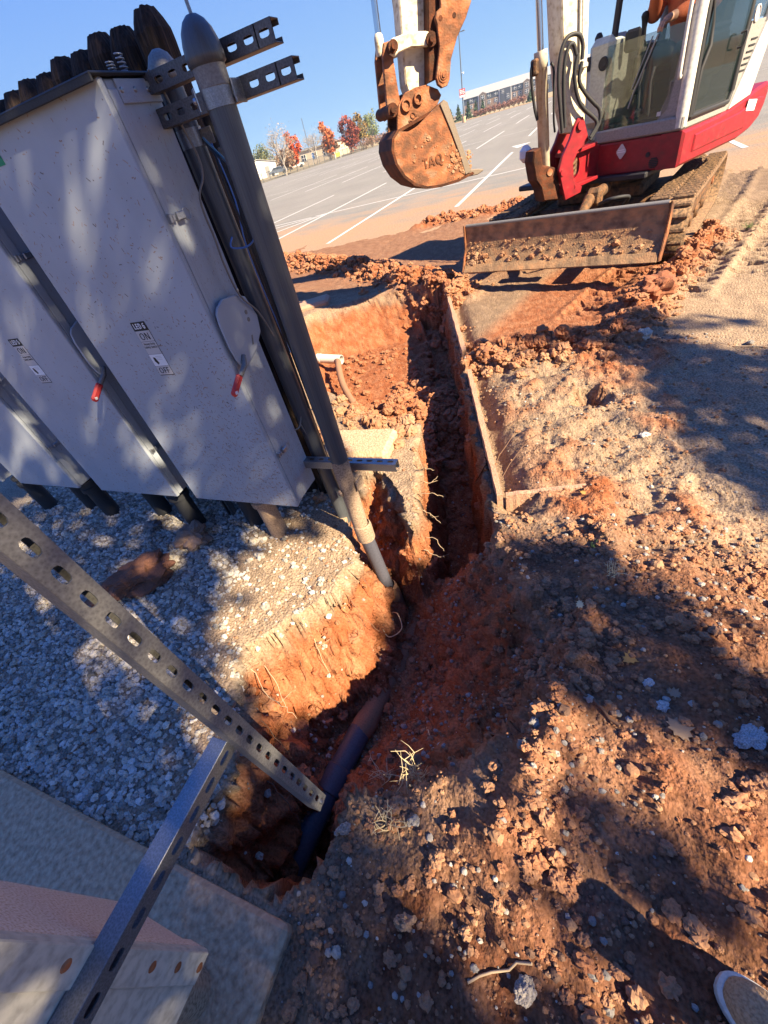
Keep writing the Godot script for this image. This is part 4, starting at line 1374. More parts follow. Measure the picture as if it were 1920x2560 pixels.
	for sg in [-1.0, 1.0]:
		s = S()
		prism(s, [Vector2(-1.945, 0.21), Vector2(-1.85, 0.40), Vector2(-1.845, 0.625), Vector2(-1.74, 0.58), Vector2(-1.74, 0.36), Vector2(-1.86, 0.19)], 0, 0.016, Transform3D(Basis(Vector3(0, 0, -1), Vector3.UP, Vector3(1, 0, 0)), Vector3(0.932 if sg > 0 else -0.956, 0, 0)), 0.003)
		obj("end_plate", s, M.rust, b)
		s = S()
		tube(s, [Vector3(sg * 0.55, 0.36, 1.74), Vector3(sg * 0.50, 0.34, 0.5)], 0.065, 10)
		obj("push_arm", s, M.mudsteel, b)
	s = S()
	bx(s, Vector3(0.14, 0.44, 1.64), Vector3(0.22, 0.22, 0.16), 0.02)
	obj("cylinder_bracket", s, M.mudsteel, b)
	s = S()
	tube(s, [Vector3(0.14, 0.50, 1.62), Vector3(0.14, 0.62, 1.25), Vector3(0.14, 0.60, 0.7)], [0.03, 0.055, 0.055], 14)
	obj("blade_cylinder", s, M.mudsteel, b)
	s = S()
	bx(s, Vector3(0.17, 0.62, 1.22), Vector3(0.15, 0.15, 0.12), 0.03)
	obj("cylinder_cap", s, M.mudsteel, b)
	s = S()
	tube(s, curve([Vector3(0.42, 0.50, 1.1), Vector3(0.50, 0.60, 1.3), Vector3(0.38, 0.62, 1.42), Vector3(0.26, 0.58, 1.35)], 6), 0.016, 8)
	obj("hose", s, M.black_rubber, b)
	# clay stuck to the blade
	var xf := []
	var cols := []
	var r := RandomNumberGenerator.new()
	r.seed = 61
	for k in 330:
		var big := k < 34
		var x := r.randf_range(-0.92, 0.90)
		if k % 3 == 0: x = r.randf_range(-0.92, -0.70)
		var t := r.randf_range(0.0, 1.0)
		t = t * t if not big else r.randf_range(0.25, 0.6)
		var i := clampi(int(t * 4.0), 0, 3)
		var f: float = t * 4.0 - i
		var z: float = lerpf(prof[i][0], prof[i + 1][0], f)
		var y: float = lerpf(prof[i][1], prof[i + 1][1], f)
		var sc := r.randf_range(0.03, 0.065) if big else r.randf_range(0.008, 0.026)
		xf.append(Transform3D(Basis(Vector3(r.randf(), r.randf(), r.randf()).normalized(), r.randf() * TAU).scaled(Vector3(sc, sc * 0.8, sc * 0.7)), Vector3(x, y, z + sc * 0.12)))
		cols.append(Color(0.38, 0.19, 0.10).lerp(Color(0.44, 0.28, 0.17), r.randf()))
	scatter("stuck_clay", lump_mesh(91, 4, 0.5), M.stone, xf, cols, "", "", b)

func build_house(ex: Node3D):
	var hs := part("upper_body", ex)
	var yaw := deg_to_rad(-31.5)
	hs.rotation.y = yaw
	var flat := Transform3D(Basis(Vector3(1, 0, 0), Vector3(0, 0, -1), Vector3(0, 1, 0)), Vector3.ZERO)   # outline (x, -z) pulled up y
	var up := Transform3D(Basis(Vector3(1, 0, 0), Vector3(0, 0, 1), Vector3(0, -1, 0)), Vector3.ZERO)    # outline (x, forward), pulled down by -y
	var plan_f := []
	for q in [[0.93, 0.61], [0.93, -0.85], [0.60, -1.06], [0.0, -1.12], [-0.42, -1.06], [-0.42, 0.55], [-0.30, 0.62], [0.05, 0.62]]: plan_f.append(Vector2(q[0], q[1]))
	var s := S()
	prism(s, plan_f, -0.70, -0.965, up, 0.012)
	var sidez := Transform3D(Basis(Vector3(0, 0, 1), Vector3.UP, Vector3(-1, 0, 0)), Vector3(0.995, 0, 0))   # outline (forward, y), pulled inwards
	prism(s, pl([[0.612, 0.70], [-0.62, 0.70], [-0.90, 0.735], [-1.06, 0.80], [-1.12, 0.90], [-1.135, 1.00], [-1.09, 1.085], [-0.86, 1.062], [-0.66, 1.03], [-0.30, 0.985], [-0.05, 0.968], [0.612, 0.966]]), 0.0, 0.22, sidez, 0.022)
	prism(s, pl([[0.40, 0.775], [-0.70, 0.775], [-0.98, 0.86], [-1.03, 0.97], [-0.90, 0.99], [-0.50, 0.925], [0.40, 0.905]]), -0.012, 0.05, sidez, 0.010)
	var base := obj("deck_skirt", s, M.red, hs)
	s = S()
	bx(s, Vector3(0, 0.68, 0), Vector3(1.5, 0.05, 1.4), 0.01)
	obj("deck_plate", s, M.black, hs)
	# panel seams, diamond sign, round vent
	s = S()
	prism(s, pl([[0.0, 0.058], [0.008, 0.055], [0.052, 0.008], [0.052, -0.008], [0.008, -0.055], [-0.008, -0.055], [-0.052, -0.008], [-0.052, 0.008], [-0.008, 0.055]]), 0, 0.003, Transform3D(Basis.from_scale(Vector3(0.92, 1.05, 1)), Vector3(0.435, 0.885, 0.6225)), 0.0)
	var dia := obj("diamond_sign", s, M.label_grey, base)
	for q in [[0.012, 0.062], [-0.004, 0.075]]:
		s = S()
		bx(s, Vector3(0.435, 0.885 + q[0], 0.6265), Vector3(q[1], 0.007, 0.002), 0.0)
		obj("print_line", s, M.sign_white, dia)
	s = S()
	lathe(s, [Vector2(0, 0.002), Vector2(0.020, 0.002), Vector2(0.020, -0.004)], 16, axis_xf(Vector3(0.700, 0.83, 0.621), Vector3.BACK))
	obj("round_plug", s, M.black, base)
	for k in 6:
		s = S()
		var wd := 0.084 * sqrt(maxf(0.05, 1.0 - pow((k - 2.5) / 3.2, 2.0)))
		bx(s, Vector3(0.765, 0.728 + k * 0.0135, 0.621), Vector3(wd, 0.0085, 0.008), 0.0)
		obj("vent_slot", s, M.black, base)
	s = S()
	prism(s, pl([[0.80, -0.60], [0.80, -1.02], [0.45, -1.16], [0.0, -1.20], [-0.42, -1.14], [-0.42, -0.60]]), -0.80, -1.09, up, 0.035)
	var cw := obj("counterweight", s, M.red, hs)
	s = S()
	bx(s, Vector3.ZERO, Vector3(0.004, 0.085, 0.21), 0.0, Basis(Vector3.RIGHT, -0.12))
	var sign_o := obj("white_sticker", s, M.sign_white, cw)
	sign_o.position = Vector3(1.010, 0.945, -0.73)
	s = S()
	bx(s, Vector3(0.003, 0.004, 0.0), Vector3(0.002, 0.020, 0.14), 0.0, Basis(Vector3.RIGHT, -0.12))
	obj("print_band", s, M.label_grey, sign_o)
	# engine hood, cream, behind and right of the cab
	var hood := pl([[0.86, -0.45], [0.86, -0.86], [0.5, -1.02], [0.0, -1.08], [-0.40, -1.0], [-0.40, -0.45]])
	s = S()
	prism(s, hood, -1.09, -1.50, up, 0.05)
	obj("engine_hood", s, M.cab_grey, hs)
	# right-hand cover with its lamp and grille; pale green imitates cream in shade
	s = S()
	bx(s, Vector3(-0.13, 1.30, 0.02), Vector3(0.50, 0.68, 0.92), 0.04)
	var cover := obj("side_cover", s, M.cover_shaded, hs)
	s = S()
	bx(s, Vector3(0.085, 1.42, 0.42), Vector3(0.25, 0.64, 0.34), 0.05)
	obj("lamp_housing", s, M.cover_shaded, cover)
	s = S()
	bx(s, Vector3(-0.02, 1.585, 0.595), Vector3(0.050, 0.10, 0.012), 0.004)
	obj("grille", s, M.black, cover)
	s = S()
	lathe(s, [Vector2(0, 0.012), Vector2(0.03, 0.012), Vector2(0.032, 0.008), Vector2(0.045, 0.010), Vector2(0.05, 0.0)], 20, axis_xf(Vector3(0.135, 1.56, 0.592), Vector3.BACK))
	obj("lamp", s, M.black, cover)
	s = S()
	lathe(s, [Vector2(0.035, 0), Vector2(0.035, 0.02), Vector2(0.02, 0.045), Vector2(0, 0.05)], 16, Transform3D(Basis(), Vector3(-0.02, 1.735, 0.45)))
	obj("filler_cap", s, M.black, cover)
	build_cab(hs)

func build_cab(hs: Node3D):
	var cab := part("cab", hs)
	var x0 := 0.13      # inner side
	var x1 := 0.965     # door side
	var zf := 0.585     # front
	var zb := -0.42     # back
	var s := S()
	bx(s, Vector3((x0 + x1) / 2, 1.018, (zf + zb) / 2), Vector3(x1 - x0, 0.105, zf - zb), 0.015)
	bx(s, Vector3(0.55, 1.022, zf + 0.016), Vector3(0.84, 0.10, 0.035), 0.012)
	obj("sill", s, M.cab_grey, cab)
	# front corner pillar with a hand rail, cream
	s = S()
	tube(s, [Vector3(x1 - 0.035, 0.99, zf - 0.01), Vector3(x1 - 0.055, 1.7, zf - 0.02), Vector3(x1 - 0.085, 2.30, zf - 0.14)], 0.050, 14)
	var pillar := obj("front_pillar", s, M.cab_white, cab)
	s = S()
	tube(s, curve([Vector3(x1 - 0.090, 1.34, zf + 0.045), Vector3(x1 - 0.088, 1.37, zf + 0.068), Vector3(x1 - 0.098, 1.75, zf + 0.060), Vector3(x1 - 0.11, 2.15, zf + 0.0), Vector3(x1 - 0.11, 2.18, zf - 0.05)], 6), 0.016, 10)
	obj("hand_rail", s, M.cab_white, pillar)
	s = S()
	bx(s, Vector3(x1 - 0.125, 1.20, zf - 0.015), Vector3(0.14, 0.27, 0.05), 0.02)
	prism(s, pl([[x1 - 0.09, 1.06], [x1 - 0.25, 1.06], [x1 - 0.235, 1.12], [x1 - 0.16, 1.30], [x1 - 0.13, 1.75], [x1 - 0.09, 1.75]]), zf - 0.03, zf + 0.008, Transform3D(), 0.006)
	obj("front_frame", s, M.cab_grey, cab)
	s = S()
	tube(s, [Vector3(x0 + 0.03, 1.06, zf - 0.02), Vector3(x0 + 0.04, 2.30, zf - 0.14)], 0.028, 10)
	obj("inner_pillar", s, M.black, cab)
	s = S()
	tube(s, [Vector3(x0 + 0.03, 1.06, zb + 0.03), Vector3(x0 + 0.04, 2.34, zb + 0.06)], 0.035, 10)
	obj("rear_pillar", s, M.cab_grey, cab)
	# lower front glass; the upper pane is slid up under the roof
	s = S()
	prism(s, pl([[x0 + 0.04, 1.075], [x1 - 0.24, 1.075], [x1 - 0.17, 1.14], [x1 - 0.145, 1.30], [x1 - 0.135, 1.665], [x0 + 0.04, 1.665]]), zf + 0.004, zf + 0.010)
	obj("lower_glass", s, M.glass, cab)
	s = S()
	bx(s, Vector3(x1 - 0.235, 1.115, zf + 0.013), Vector3(0.035, 0.03, 0.003), 0.0)
	obj("glass_clip", s, M.label_grey, cab)
	# wiper lying on the glass
	s = S()
	tube(s, [Vector3(0.62, 1.64, zf + 0.022), Vector3(0.47, 1.30, zf + 0.022), Vector3(0.44, 1.20, zf + 0.022)], 0.008, 8)
	tube(s, [Vector3(0.575, 1.64, zf + 0.020), Vector3(0.45, 1.33, zf + 0.020)], 0.006, 8)
	obj("wiper", s, M.galv, cab)
	s = S()
	bx(s, Vector3((x0 + x1) / 2 - 0.02, 2.39, (zf + zb) / 2 - 0.06), Vector3(x1 - x0 + 0.04, 0.09, zf - zb - 0.06), 0.035)
	obj("roof", s, M.cab_white, cab)
	# door on the machine's left: frame of four bars, glass, handle
	var door := part("door", cab)
	s = S()
	tube(s, [Vector3(x1 + 0.004, 1.045, zf - 0.055), Vector3(x1 + 0.004, 1.045, zb + 0.20), Vector3(x1 + 0.004, 1.12, zb + 0.16)], 0.022, 8)
	tube(s, [Vector3(x1 + 0.004, 1.045, zf - 0.055), Vector3(x1 - 0.02, 1.75, zf - 0.07), Vector3(x1 - 0.05, 2.30, zf - 0.19)], 0.024, 8)
	tube(s, [Vector3(x1 + 0.004, 1.12, zb + 0.16), Vector3(x1 - 0.03, 2.30, zb + 0.08)], 0.024, 8)
	tube(s, [Vector3(x1 - 0.05, 2.30, zf - 0.19), Vector3(x1 - 0.03, 2.30, zb + 0.08)], 0.022, 8)
	tube(s, [Vector3(x1 + 0.006, 1.06, zf - 0.09), Vector3(x1 + 0.006, 1.35, zf - 0.10), Vector3(x1, 1.48, zf - 0.19), Vector3(x1 - 0.01, 1.62, zf - 0.17), Vector3(x1 - 0.02, 1.80, zf - 0.10)], 0.020, 8)
	obj("door_frame", s, M.black, door)
	s = S()
	var gx := Transform3D(Basis(Vector3(0, 0, 1), Vector3(0, 1, 0), Vector3(-1, 0, 0)), Vector3(x1, 0, 0))
	prism(s, pl([[zf - 0.06, 1.05], [zb + 0.19, 1.05], [zb + 0.16, 1.12], [zb + 0.10, 2.28], [zf - 0.18, 2.28]]), 0.0, 0.006, gx)
	obj("door_glass", s, M.glass_side, door)
	s = S()
	tube(s, curve([Vector3(x1 + 0.02, 1.50, zb + 0.30), Vector3(x1 + 0.06, 1.50, zb + 0.28), Vector3(x1 + 0.06, 1.42, zb + 0.30), Vector3(x1 + 0.02, 1.41, zb + 0.31)], 5), 0.008, 8)
	obj("door_handle", s, M.black, door)
	# rear quarter: dark louvred panel, white slanting bar, glass behind
	s = S()
	prism(s, pl([[-0.25, 1.03], [-0.30, 1.03], [-0.67, 1.56], [-0.36, 1.56]]), 0.0, 0.02, gx)
	var q := obj("quarter_panel", s, M.cab_grey, cab)
	for k in 6:
		s = S()
		bx(s, Vector3(x1 + 0.004, 1.24 + 0.04 * k, zb + 0.03 - 0.020 * k), Vector3(0.01, 0.012, 0.13), 0.002)
		obj("louvre", s, M.black, q)
	s = S()
	lathe(s, [Vector2(0.055, 0.0), Vector2(0.055, 0.01), Vector2(0.046, 0.012), Vector2(0.046, 0.004), Vector2(0, 0.004)], 22, axis_xf(Vector3(x1 + 0.002, 1.60, zb + 0.01), Vector3.RIGHT))
	obj("round_badge", s, M.label_grey, q)
	s = S()
	prism(s, pl([[-0.255, 0.985], [-0.67, 1.03], [-0.76, 1.33], [-0.93, 1.95], [-0.80, 1.95], [-0.64, 1.53]]), -0.030, 0.03, gx, 0.008)
	obj("white_bar", s, M.cab_white, cab)
	s = S()
	prism(s, pl([[-0.32, 1.57], [-0.66, 1.57], [-0.80, 1.95], [-0.72, 2.30], [-0.34, 2.30]]), 0.01, 0.016, gx)
	obj("rear_side_glass", s, M.glass_side, cab)
	s = S()
	prism(s, pl([[x0 + 0.06, 1.30], [x1 - 0.06, 1.30], [x1 - 0.08, 2.28], [x0 + 0.06, 2.28]]), zb + 0.02, zb + 0.026)
	obj("rear_glass", s, M.glass_side, cab)
	# inside: floor, seat, consoles, levers
	s = S()
	bx(s, Vector3(0.55, 1.08, 0.08), Vector3(0.80, 0.03, 0.95), 0.005)
	obj("floor", s, M.black, cab)
	var seat := part("seat", cab)
	s = S()
	bx(s, Vector3(0.55, 1.22, -0.15), Vector3(0.40, 0.26, 0.40), 0.04)
	obj("seat_base", s, M.black, seat)
	s = S()
	bx(s, Vector3(0.55, 1.39, -0.12), Vector3(0.50, 0.12, 0.50), 0.05)
	obj("cushion", s, M.seat, seat)
	s = S()
	bx(s, Vector3(0.55, 1.72, -0.36), Vector3(0.48, 0.62, 0.12), 0.05, Basis(Vector3.RIGHT, -0.15))
	obj("backrest", s, M.seat, seat)
	for x in [0.29, 0.81]:
		s = S()
		bx(s, Vector3(x, 1.42, 0.02), Vector3(0.12, 0.30, 0.46), 0.03)
		bx(s, Vector3(x, 1.585, 0.0), Vector3(0.11, 0.05, 0.42), 0.02)
		var con := obj("armrest_console", s, M.black, cab)
		s = S()
		tube(s, [Vector3(x, 1.56, 0.20), Vector3(x, 1.64, 0.22), Vector3(x + 0.005, 1.72, 0.235), Vector3(x + 0.005, 1.79, 0.24)], [0.045, 0.022, 0.020, 0.030], 12)
		lathe(s, [Vector2(0, 0.03), Vector2(0.025, 0.02), Vector2(0.033, 0.0), Vector2(0.024, -0.03), Vector2(0, -0.035)], 14, Transform3D(Basis(), Vector3(x + 0.005, 1.80, 0.245)), true)
		obj("joystick", s, M.black, con)
	for x in [0.42, 0.52]:
		s = S()
		tube(s, [Vector3(x, 1.09, 0.36), Vector3(x, 1.35, 0.42), Vector3(x, 1.44, 0.38)], 0.011, 8)
		obj("travel_lever", s, M.galv_dull, cab)
	s = S()
	bx(s, Vector3(0.30, 1.66, 0.42), Vector3(0.13, 0.15, 0.05), 0.02, Basis(Vector3.UP, 0.4))
	obj("monitor", s, M.black, cab)

func build_front(ex: Node3D):
	var fr := part("boom_assembly", ex)
	var a := Vector3(-0.82, 0, 0.572).normalized()
	var away := Vector3(-a.z, 0, a.x)                # local +z, away from the near side
	fr.transform = Transform3D(Basis(a, Vector3.UP, away), Vector3(-0.2, 0, -5.6) - Vector3(0.3, 0, -6.75))
	var I := Transform3D()
	# swing bracket, red
	var s := S()
	var cheek := pl([[-0.148, 1.240], [-0.207, 1.238], [-0.237, 1.176], [-0.290, 1.055], [-0.255, 1.025], [-0.181, 0.997], [-0.136, 0.907], [-0.158, 0.764], [-0.255, 0.694], [-0.243, 0.648], [-0.073, 0.620], [-0.032, 0.733], [0.019, 0.884], [-0.011, 0.989], [-0.079, 1.093], [-0.128, 1.209]])
	prism(s, cheek, 0.0, 0.035, I, 0.005)
	prism(s, cheek, 0.235, 0.27, I, 0.005)
	var brk := obj("swing_bracket", s, M.red, fr)
	s = S()
	prism(s, pl([[0.263, 1.086], [0.187, 1.101], [0.164, 0.960], [-0.002, 0.902], [-0.056, 0.629], [0.141, 0.657], [0.179, 0.780], [0.237, 0.851], [0.275, 1.007]]), 0.05, 0.22, I, 0.012)
	obj("swing_post", s, M.rust_dark, brk)
	s = S()
	bx(s, Vector3(0.226, 1.065, 0.28), Vector3(0.12, 0.14, 0.10), 0.04)
	obj("work_lamp", s, M.label_white, brk)
	s = S()
	pin(s, Vector3(-0.181, 1.182, -0.02), Vector3(-0.181, 1.182, 0.29), 0.036, 18)
	pin(s, Vector3(-0.023, 0.859, -0.012), Vector3(-0.023, 0.859, 0.28), 0.026, 16)
	obj("pivot_pin", s, M.red, brk)
	# arm of the house that carries the bracket, with the hose opening
	s = S()
	var out := pl([[-0.115, 0.987], [-0.445, 0.988], [-0.737, 0.960], [-0.737, 0.689], [-0.290, 0.688], [-0.150, 0.729]])
	var mx := Transform3D(Basis(Vector3.UP, 0.30), Vector3(-0.02, 0, 0))
	# two cheeks with an oval opening, the hoses run between them
	for zz in [[0.055, 0.085], [0.19, 0.22]]:
		var cen := Vector2(-0.255, 0.855)
		var nn := 36
		var ring_o := []
		var ring_i := []
		for k in nn:
			var d := Vector2(cos(TAU * k / nn), sin(TAU * k / nn))
			var best := 9.0
			for e in out.size():
				var hit = Geometry2D.segment_intersects_segment(cen, cen + d * 2.0, out[e], out[(e + 1) % out.size()])
				if hit != null: best = minf(best, cen.distance_to(hit))
			ring_o.append(cen + d * best)
			ring_i.append(cen + Vector2(d.x * 0.062, d.y * 0.088))
		for k in nn:
			var j := (k + 1) % nn
			for z in [[zz[0], -1.0], [zz[1], 1.0]]:
				var v := [ring_i[k], ring_i[j], ring_o[j], ring_o[k]].map(func(e): return Vector3(e.x, e.y, z[0]))
				quad_out(s, mx * v[0], mx * v[1], mx * v[2], mx * v[3], mx * (v[0] - Vector3(0, 0, z[1])))
			var q0 := Vector3(ring_i[k].x, ring_i[k].y, zz[0]); var q1 := Vector3(ring_i[j].x, ring_i[j].y, zz[0])
			var up2 := Vector3(0, 0, zz[1] - zz[0])
			quad_out(s, mx * q0, mx * q1, mx * (q1 + up2), mx * (q0 + up2), mx * (q0 + (q0 - Vector3(cen.x, cen.y, q0.z))))
			q0 = Vector3(ring_o[k].x, ring_o[k].y, zz[0]); q1 = Vector3(ring_o[j].x, ring_o[j].y, zz[0])
			quad_out(s, mx * q0, mx * q1, mx * (q1 + up2), mx * (q0 + up2), mx * Vector3(cen.x, cen.y, q0.z))
	prism(s, pl([[-0.115, 0.997], [-0.469, 1.008], [-0.469, 0.977], [-0.115, 0.967]]), -0.02, 0.26, Transform3D(Basis(Vector3.UP, 0.30), Vector3(-0.02, 0, 0)), 0.006)
	prism(s, pl([[-0.138, 0.729], [-0.493, 0.735], [-0.493, 0.705], [-0.138, 0.694]]), -0.05, 0.26, Transform3D(Basis(Vector3.UP, 0.30), Vector3(-0.02, 0, 0)), 0.006)
	var mount := obj("bracket_mount", s, M.red, fr)
	for k in 3:
		s = S()
		tube(s, curve([Vector3(-0.10, 0.80 + 0.045 * k, 0.02), Vector3(-0.17, 0.82 + 0.045 * k, 0.03), Vector3(-0.225, 0.86 + 0.03 * k, 0.10), Vector3(-0.26, 0.88 + 0.02 * k, 0.16)], 5), 0.016, 9)
		obj("hose", s, M.mudsteel, mount)
	# boom: rises out of the bracket, elbows over and reaches forward, out of the top of the picture
	s = S()
	prism(s, pl([[-0.243, 1.196], [-0.196, 1.126], [-0.115, 1.148], [-0.046, 1.350], [0.034, 1.750], [0.102, 2.296], [0.270, 2.732], [0.683, 3.119], [1.259, 3.365], [1.298, 3.454], [1.219, 3.538], [0.576, 3.380], [0.091, 3.013], [-0.138, 2.558], [-0.185, 2.106], [-0.220, 1.601]]), 0.02, 0.25, I, 0.012)
	var boom := obj("boom", s, M.cream, fr)
	s = S()
	tube(s, [Vector3(-0.185, 1.399, 0.035), Vector3(-0.150, 1.752, 0.02), Vector3(-0.115, 2.204, 0.02), Vector3(-0.046, 2.553, 0.02)], 0.011, 8)
	tube(s, [Vector3(-0.156, 1.450, 0.02), Vector3(-0.115, 1.802, 0.008), Vector3(-0.080, 2.203, 0.008), Vector3(-0.011, 2.551, 0.008)], 0.011, 8)
	obj("steel_line", s, M.cream_clean, boom)
	s = S()
	bx(s, Vector3(-0.150, 1.581, 0.0), Vector3(0.10, 0.035, 0.05), 0.008)
	obj("line_clamp", s, M.cream_clean, boom)
	for h in [[[0.025, 1.167], [0.057, 1.331], [0.087, 1.494], [0.090, 1.648], [0.057, 1.749], [-0.001, 1.787], [-0.083, 1.776], [-0.124, 1.714], [-0.127, 1.621]], [[-0.082, 1.662], [-0.064, 1.558], [-0.080, 1.463], [-0.127, 1.359], [-0.194, 1.286], [-0.314, 1.195], [-0.332, 1.144], [-0.275, 1.074]], [[-0.129, 1.609], [-0.113, 1.494], [-0.185, 1.399], [-0.279, 1.317], [-0.347, 1.257], [-0.360, 1.162], [-0.277, 1.053]], [[0.000, 1.200], [0.034, 1.450], [0.040, 1.620], [0.011, 1.720], [-0.034, 1.730], [-0.069, 1.661]]]:
		var p := []
		for e in h: p.append(Vector3(e[0], e[1], -0.03))
		s = S()
		tube(s, curve(p, 4), 0.016, 9)
		obj("hose", s, M.black_rubber, boom)
	# boom cylinder in front of it
	var cy := part("boom_cylinder", fr)
	s = S()
	var c0 := Vector3(0.097, 0.893, 0.13)
	var c1 := Vector3(0.179, 1.753, 0.13)
	tube(s, [c0, c0.lerp(c1, 0.03), c0.lerp(c1, 0.031), c1.lerp(c0, 0.13), c1.lerp(c0, 0.129), c1], [0.04, 0.05, 0.052, 0.052, 0.058, 0.056], 20)
	obj("barrel", s, M.cream, cy)
	s = S()
	tube(s, [c1, c1 + (c1 - c0).normalized() * 0.75], 0.027, 18)
	obj("piston_rod", s, M.chrome, cy)
	s = S()
	tube(s, curve([Vector3(0.114, 1.659, 0.07), Vector3(0.085, 1.600, 0.06), Vector3(0.063, 1.301, 0.065), Vector3(0.046, 1.181, 0.06)], 5), 0.010, 8)
	obj("cylinder_line", s, M.black_rubber, cy)
	s = S()
	tube(s, curve([Vector3(0.248, 1.697, 0.13), Vector3(0.265, 1.618, 0.13), Vector3(0.226, 1.401, 0.13), Vector3(0.192, 1.302, 0.13)], 5), 0.013, 8)
	obj("cylinder_line", s, M.black_rubber, cy)
	s = S()
	bx(s, Vector3(0.232, 1.658, 0.13), Vector3(0.05, 0.11, 0.08), 0.012)
	obj("port_block", s, M.mudsteel, cy)
	s = S()
	pin(s, Vector3(0.091, 0.888, 0.04), Vector3(0.091, 0.888, 0.23), 0.03)
	obj("cylinder_pin", s, M.rust, cy)
	# dipper arm hanging down
	s = S()
	prism(s, pl([[1.407, 1.685], [1.278, 1.686], [1.214, 1.781], [1.179, 2.203], [1.057, 3.198], [1.078, 3.536], [1.239, 3.592], [1.357, 3.466], [1.416, 3.071], [1.407, 2.212], [1.436, 1.777]]), 0.13, 0.31, I, 0.012)
	var arm := obj("dipper_arm", s, M.cream, fr)
	s = S()
	pin(s, Vector3(1.199, 3.447, -0.02), Vector3(1.199, 3.447, 0.42), 0.05)
	obj("arm_pin", s, M.rust, arm)
	# bucket cylinder, link arms and the curved lever between them
	var bc := part("bucket_cylinder", fr)
	s = S()
	tube(s, [Vector3(1.586, 2.022, 0.22), Vector3(1.571, 2.526, 0.22)], 0.026, 18)
	obj("piston_rod", s, M.chrome, bc)
	s = S()
	tube(s, [Vector3(1.571, 2.508, 0.22), Vector3(1.504, 3.201, 0.22)], 0.048, 18)
	obj("barrel", s, M.cream, bc)
	s = S()
	lathe(s, [Vector2(0.036, 0.0), Vector2(0.042, 0.02), Vector2(0.036, 0.11), Vector2(0.026, 0.13)], 16, Transform3D(Basis(), Vector3(1.586, 1.985, 0.22)))
	obj("rod_eye", s, M.cream, bc)
	for z in [[0.03, 0.075], [0.365, 0.41]]:
		s = S()
		prism(s, pl([[1.557, 2.036], [1.528, 2.046], [1.377, 2.056], [1.249, 2.037], [1.184, 2.015], [1.174, 1.969], [1.204, 1.944], [1.278, 1.957], [1.387, 1.972], [1.494, 1.960], [1.528, 1.945], [1.562, 1.967]]), z[0], z[1], I, 0.006)
		obj("curved_lever", s, M.cream, fr)
		s = S()
		prism(s, pl([[1.518, 2.042], [1.590, 2.040], [1.614, 1.975], [1.643, 1.646], [1.610, 1.591], [1.528, 1.610], [1.518, 1.665], [1.528, 1.913]]), z[0] + (0.05 if z[0] < 0.2 else -0.05), z[1] + (0.05 if z[0] < 0.2 else -0.05), I, 0.006)
		obj("link_arm", s, M.rust, fr)
	for q in [[1.538, 2.000, 0.040], [1.214, 1.984, 0.044], [1.614, 1.642, 0.045]]:
		s = S()
		pin(s, Vector3(q[0], q[1], 0.005), Vector3(q[0], q[1], 0.44), q[2])
		pin(s, Vector3(q[0], q[1], -0.015), Vector3(q[0], q[1], 0.455), q[2] * 0.5)
		obj("link_pin", s, M.rust_dark, fr)
	# thumb plate, rusty, hinged beside the arm
	s = S()
	prism(s, pl([[1.214, 1.757], [1.204, 1.715], [1.169, 1.688], [1.123, 1.693], [1.098, 1.726], [1.073, 1.839], [1.006, 1.954], [0.924, 2.042], [0.872, 2.120], [0.893, 2.376], [1.098, 2.385], [1.128, 2.130], [1.164, 2.114], [1.179, 2.081], [1.167, 2.044], [1.164, 1.922]]), -0.02, 0.02, I, 0.005)
	var th := obj("thumb", s, M.rust, fr)
	for q in [[1.136, 2.076, 0.016], [1.022, 2.072, 0.016]]:
		s = S()
		lathe(s, [Vector2(0, 0.0015), Vector2(q[2], 0.0015), Vector2(q[2], -0.001)], 14, axis_xf(Vector3(q[0], q[1], -0.0205), Vector3(0, 0, -1)))
		obj("bolt_or_hole", s, M.rust_dark, th)  # dark discs stand in for the open holes of the thumb plate
	s = S()
	lathe(s, [Vector2(0, 0.020), Vector2(0.016, 0.020), Vector2(0.016, 0.012), Vector2(0.030, 0.012), Vector2(0.036, 0.006), Vector2(0.046, 0.006), Vector2(0.048, 0.0)], 20, axis_xf(Vector3(1.151, 1.764, -0.02), Vector3(0, 0, -1)))
	obj("hinge_boss", s, M.rust, th)
	s = S()
	prism(s, pl([[1.27, 1.74], [1.13, 1.76], [1.10, 1.95], [1.04, 2.20], [1.00, 2.60], [1.16, 2.60], [1.22, 2.1]]), 0.03, 0.16, I, 0.01)
	obj("thumb_mount", s, M.rust_dark, fr)
	# coupler plates on top of the bucket
	s = S()
	var cp := pl([[1.600, 1.436], [1.571, 1.592], [1.542, 1.665], [1.475, 1.726], [1.377, 1.741], [1.278, 1.738], [1.179, 1.692], [1.153, 1.650], [1.199, 1.594], [1.269, 1.561], [1.416, 1.491], [1.494, 1.454]])
	prism(s, cp, 0.055, 0.085, I, 0.005)
	prism(s, cp, 0.355, 0.385, I, 0.005)
	bx(s, Vector3(1.407, 1.537, 0.22), Vector3(0.30, 0.05, 0.28), 0.01, Basis(Vector3.BACK, -0.40))
	var cpl := obj("coupler", s, M.rust, fr)
	for q in [[1.482, 1.649, 0.045, 0.030], [1.369, 1.667, 0.042, 0.026]]:
		s = S()
		lathe(s, [Vector2(q[3], 0.0), Vector2(q[3], 0.024), Vector2(q[2] - 0.004, 0.024), Vector2(q[2], 0.018), Vector2(q[2], -0.006)], 20, axis_xf(Vector3(q[0], q[1], 0.056), Vector3(0, 0, -1)))
		obj("boss", s, M.rust, cpl)
	s = S()
	lathe(s, [Vector2(0, 0.010), Vector2(0.032, 0.010)], 18, axis_xf(Vector3(1.482, 1.649, 0.056), Vector3(0, 0, -1)))
	obj("pin_end", s, M.rust, cpl)
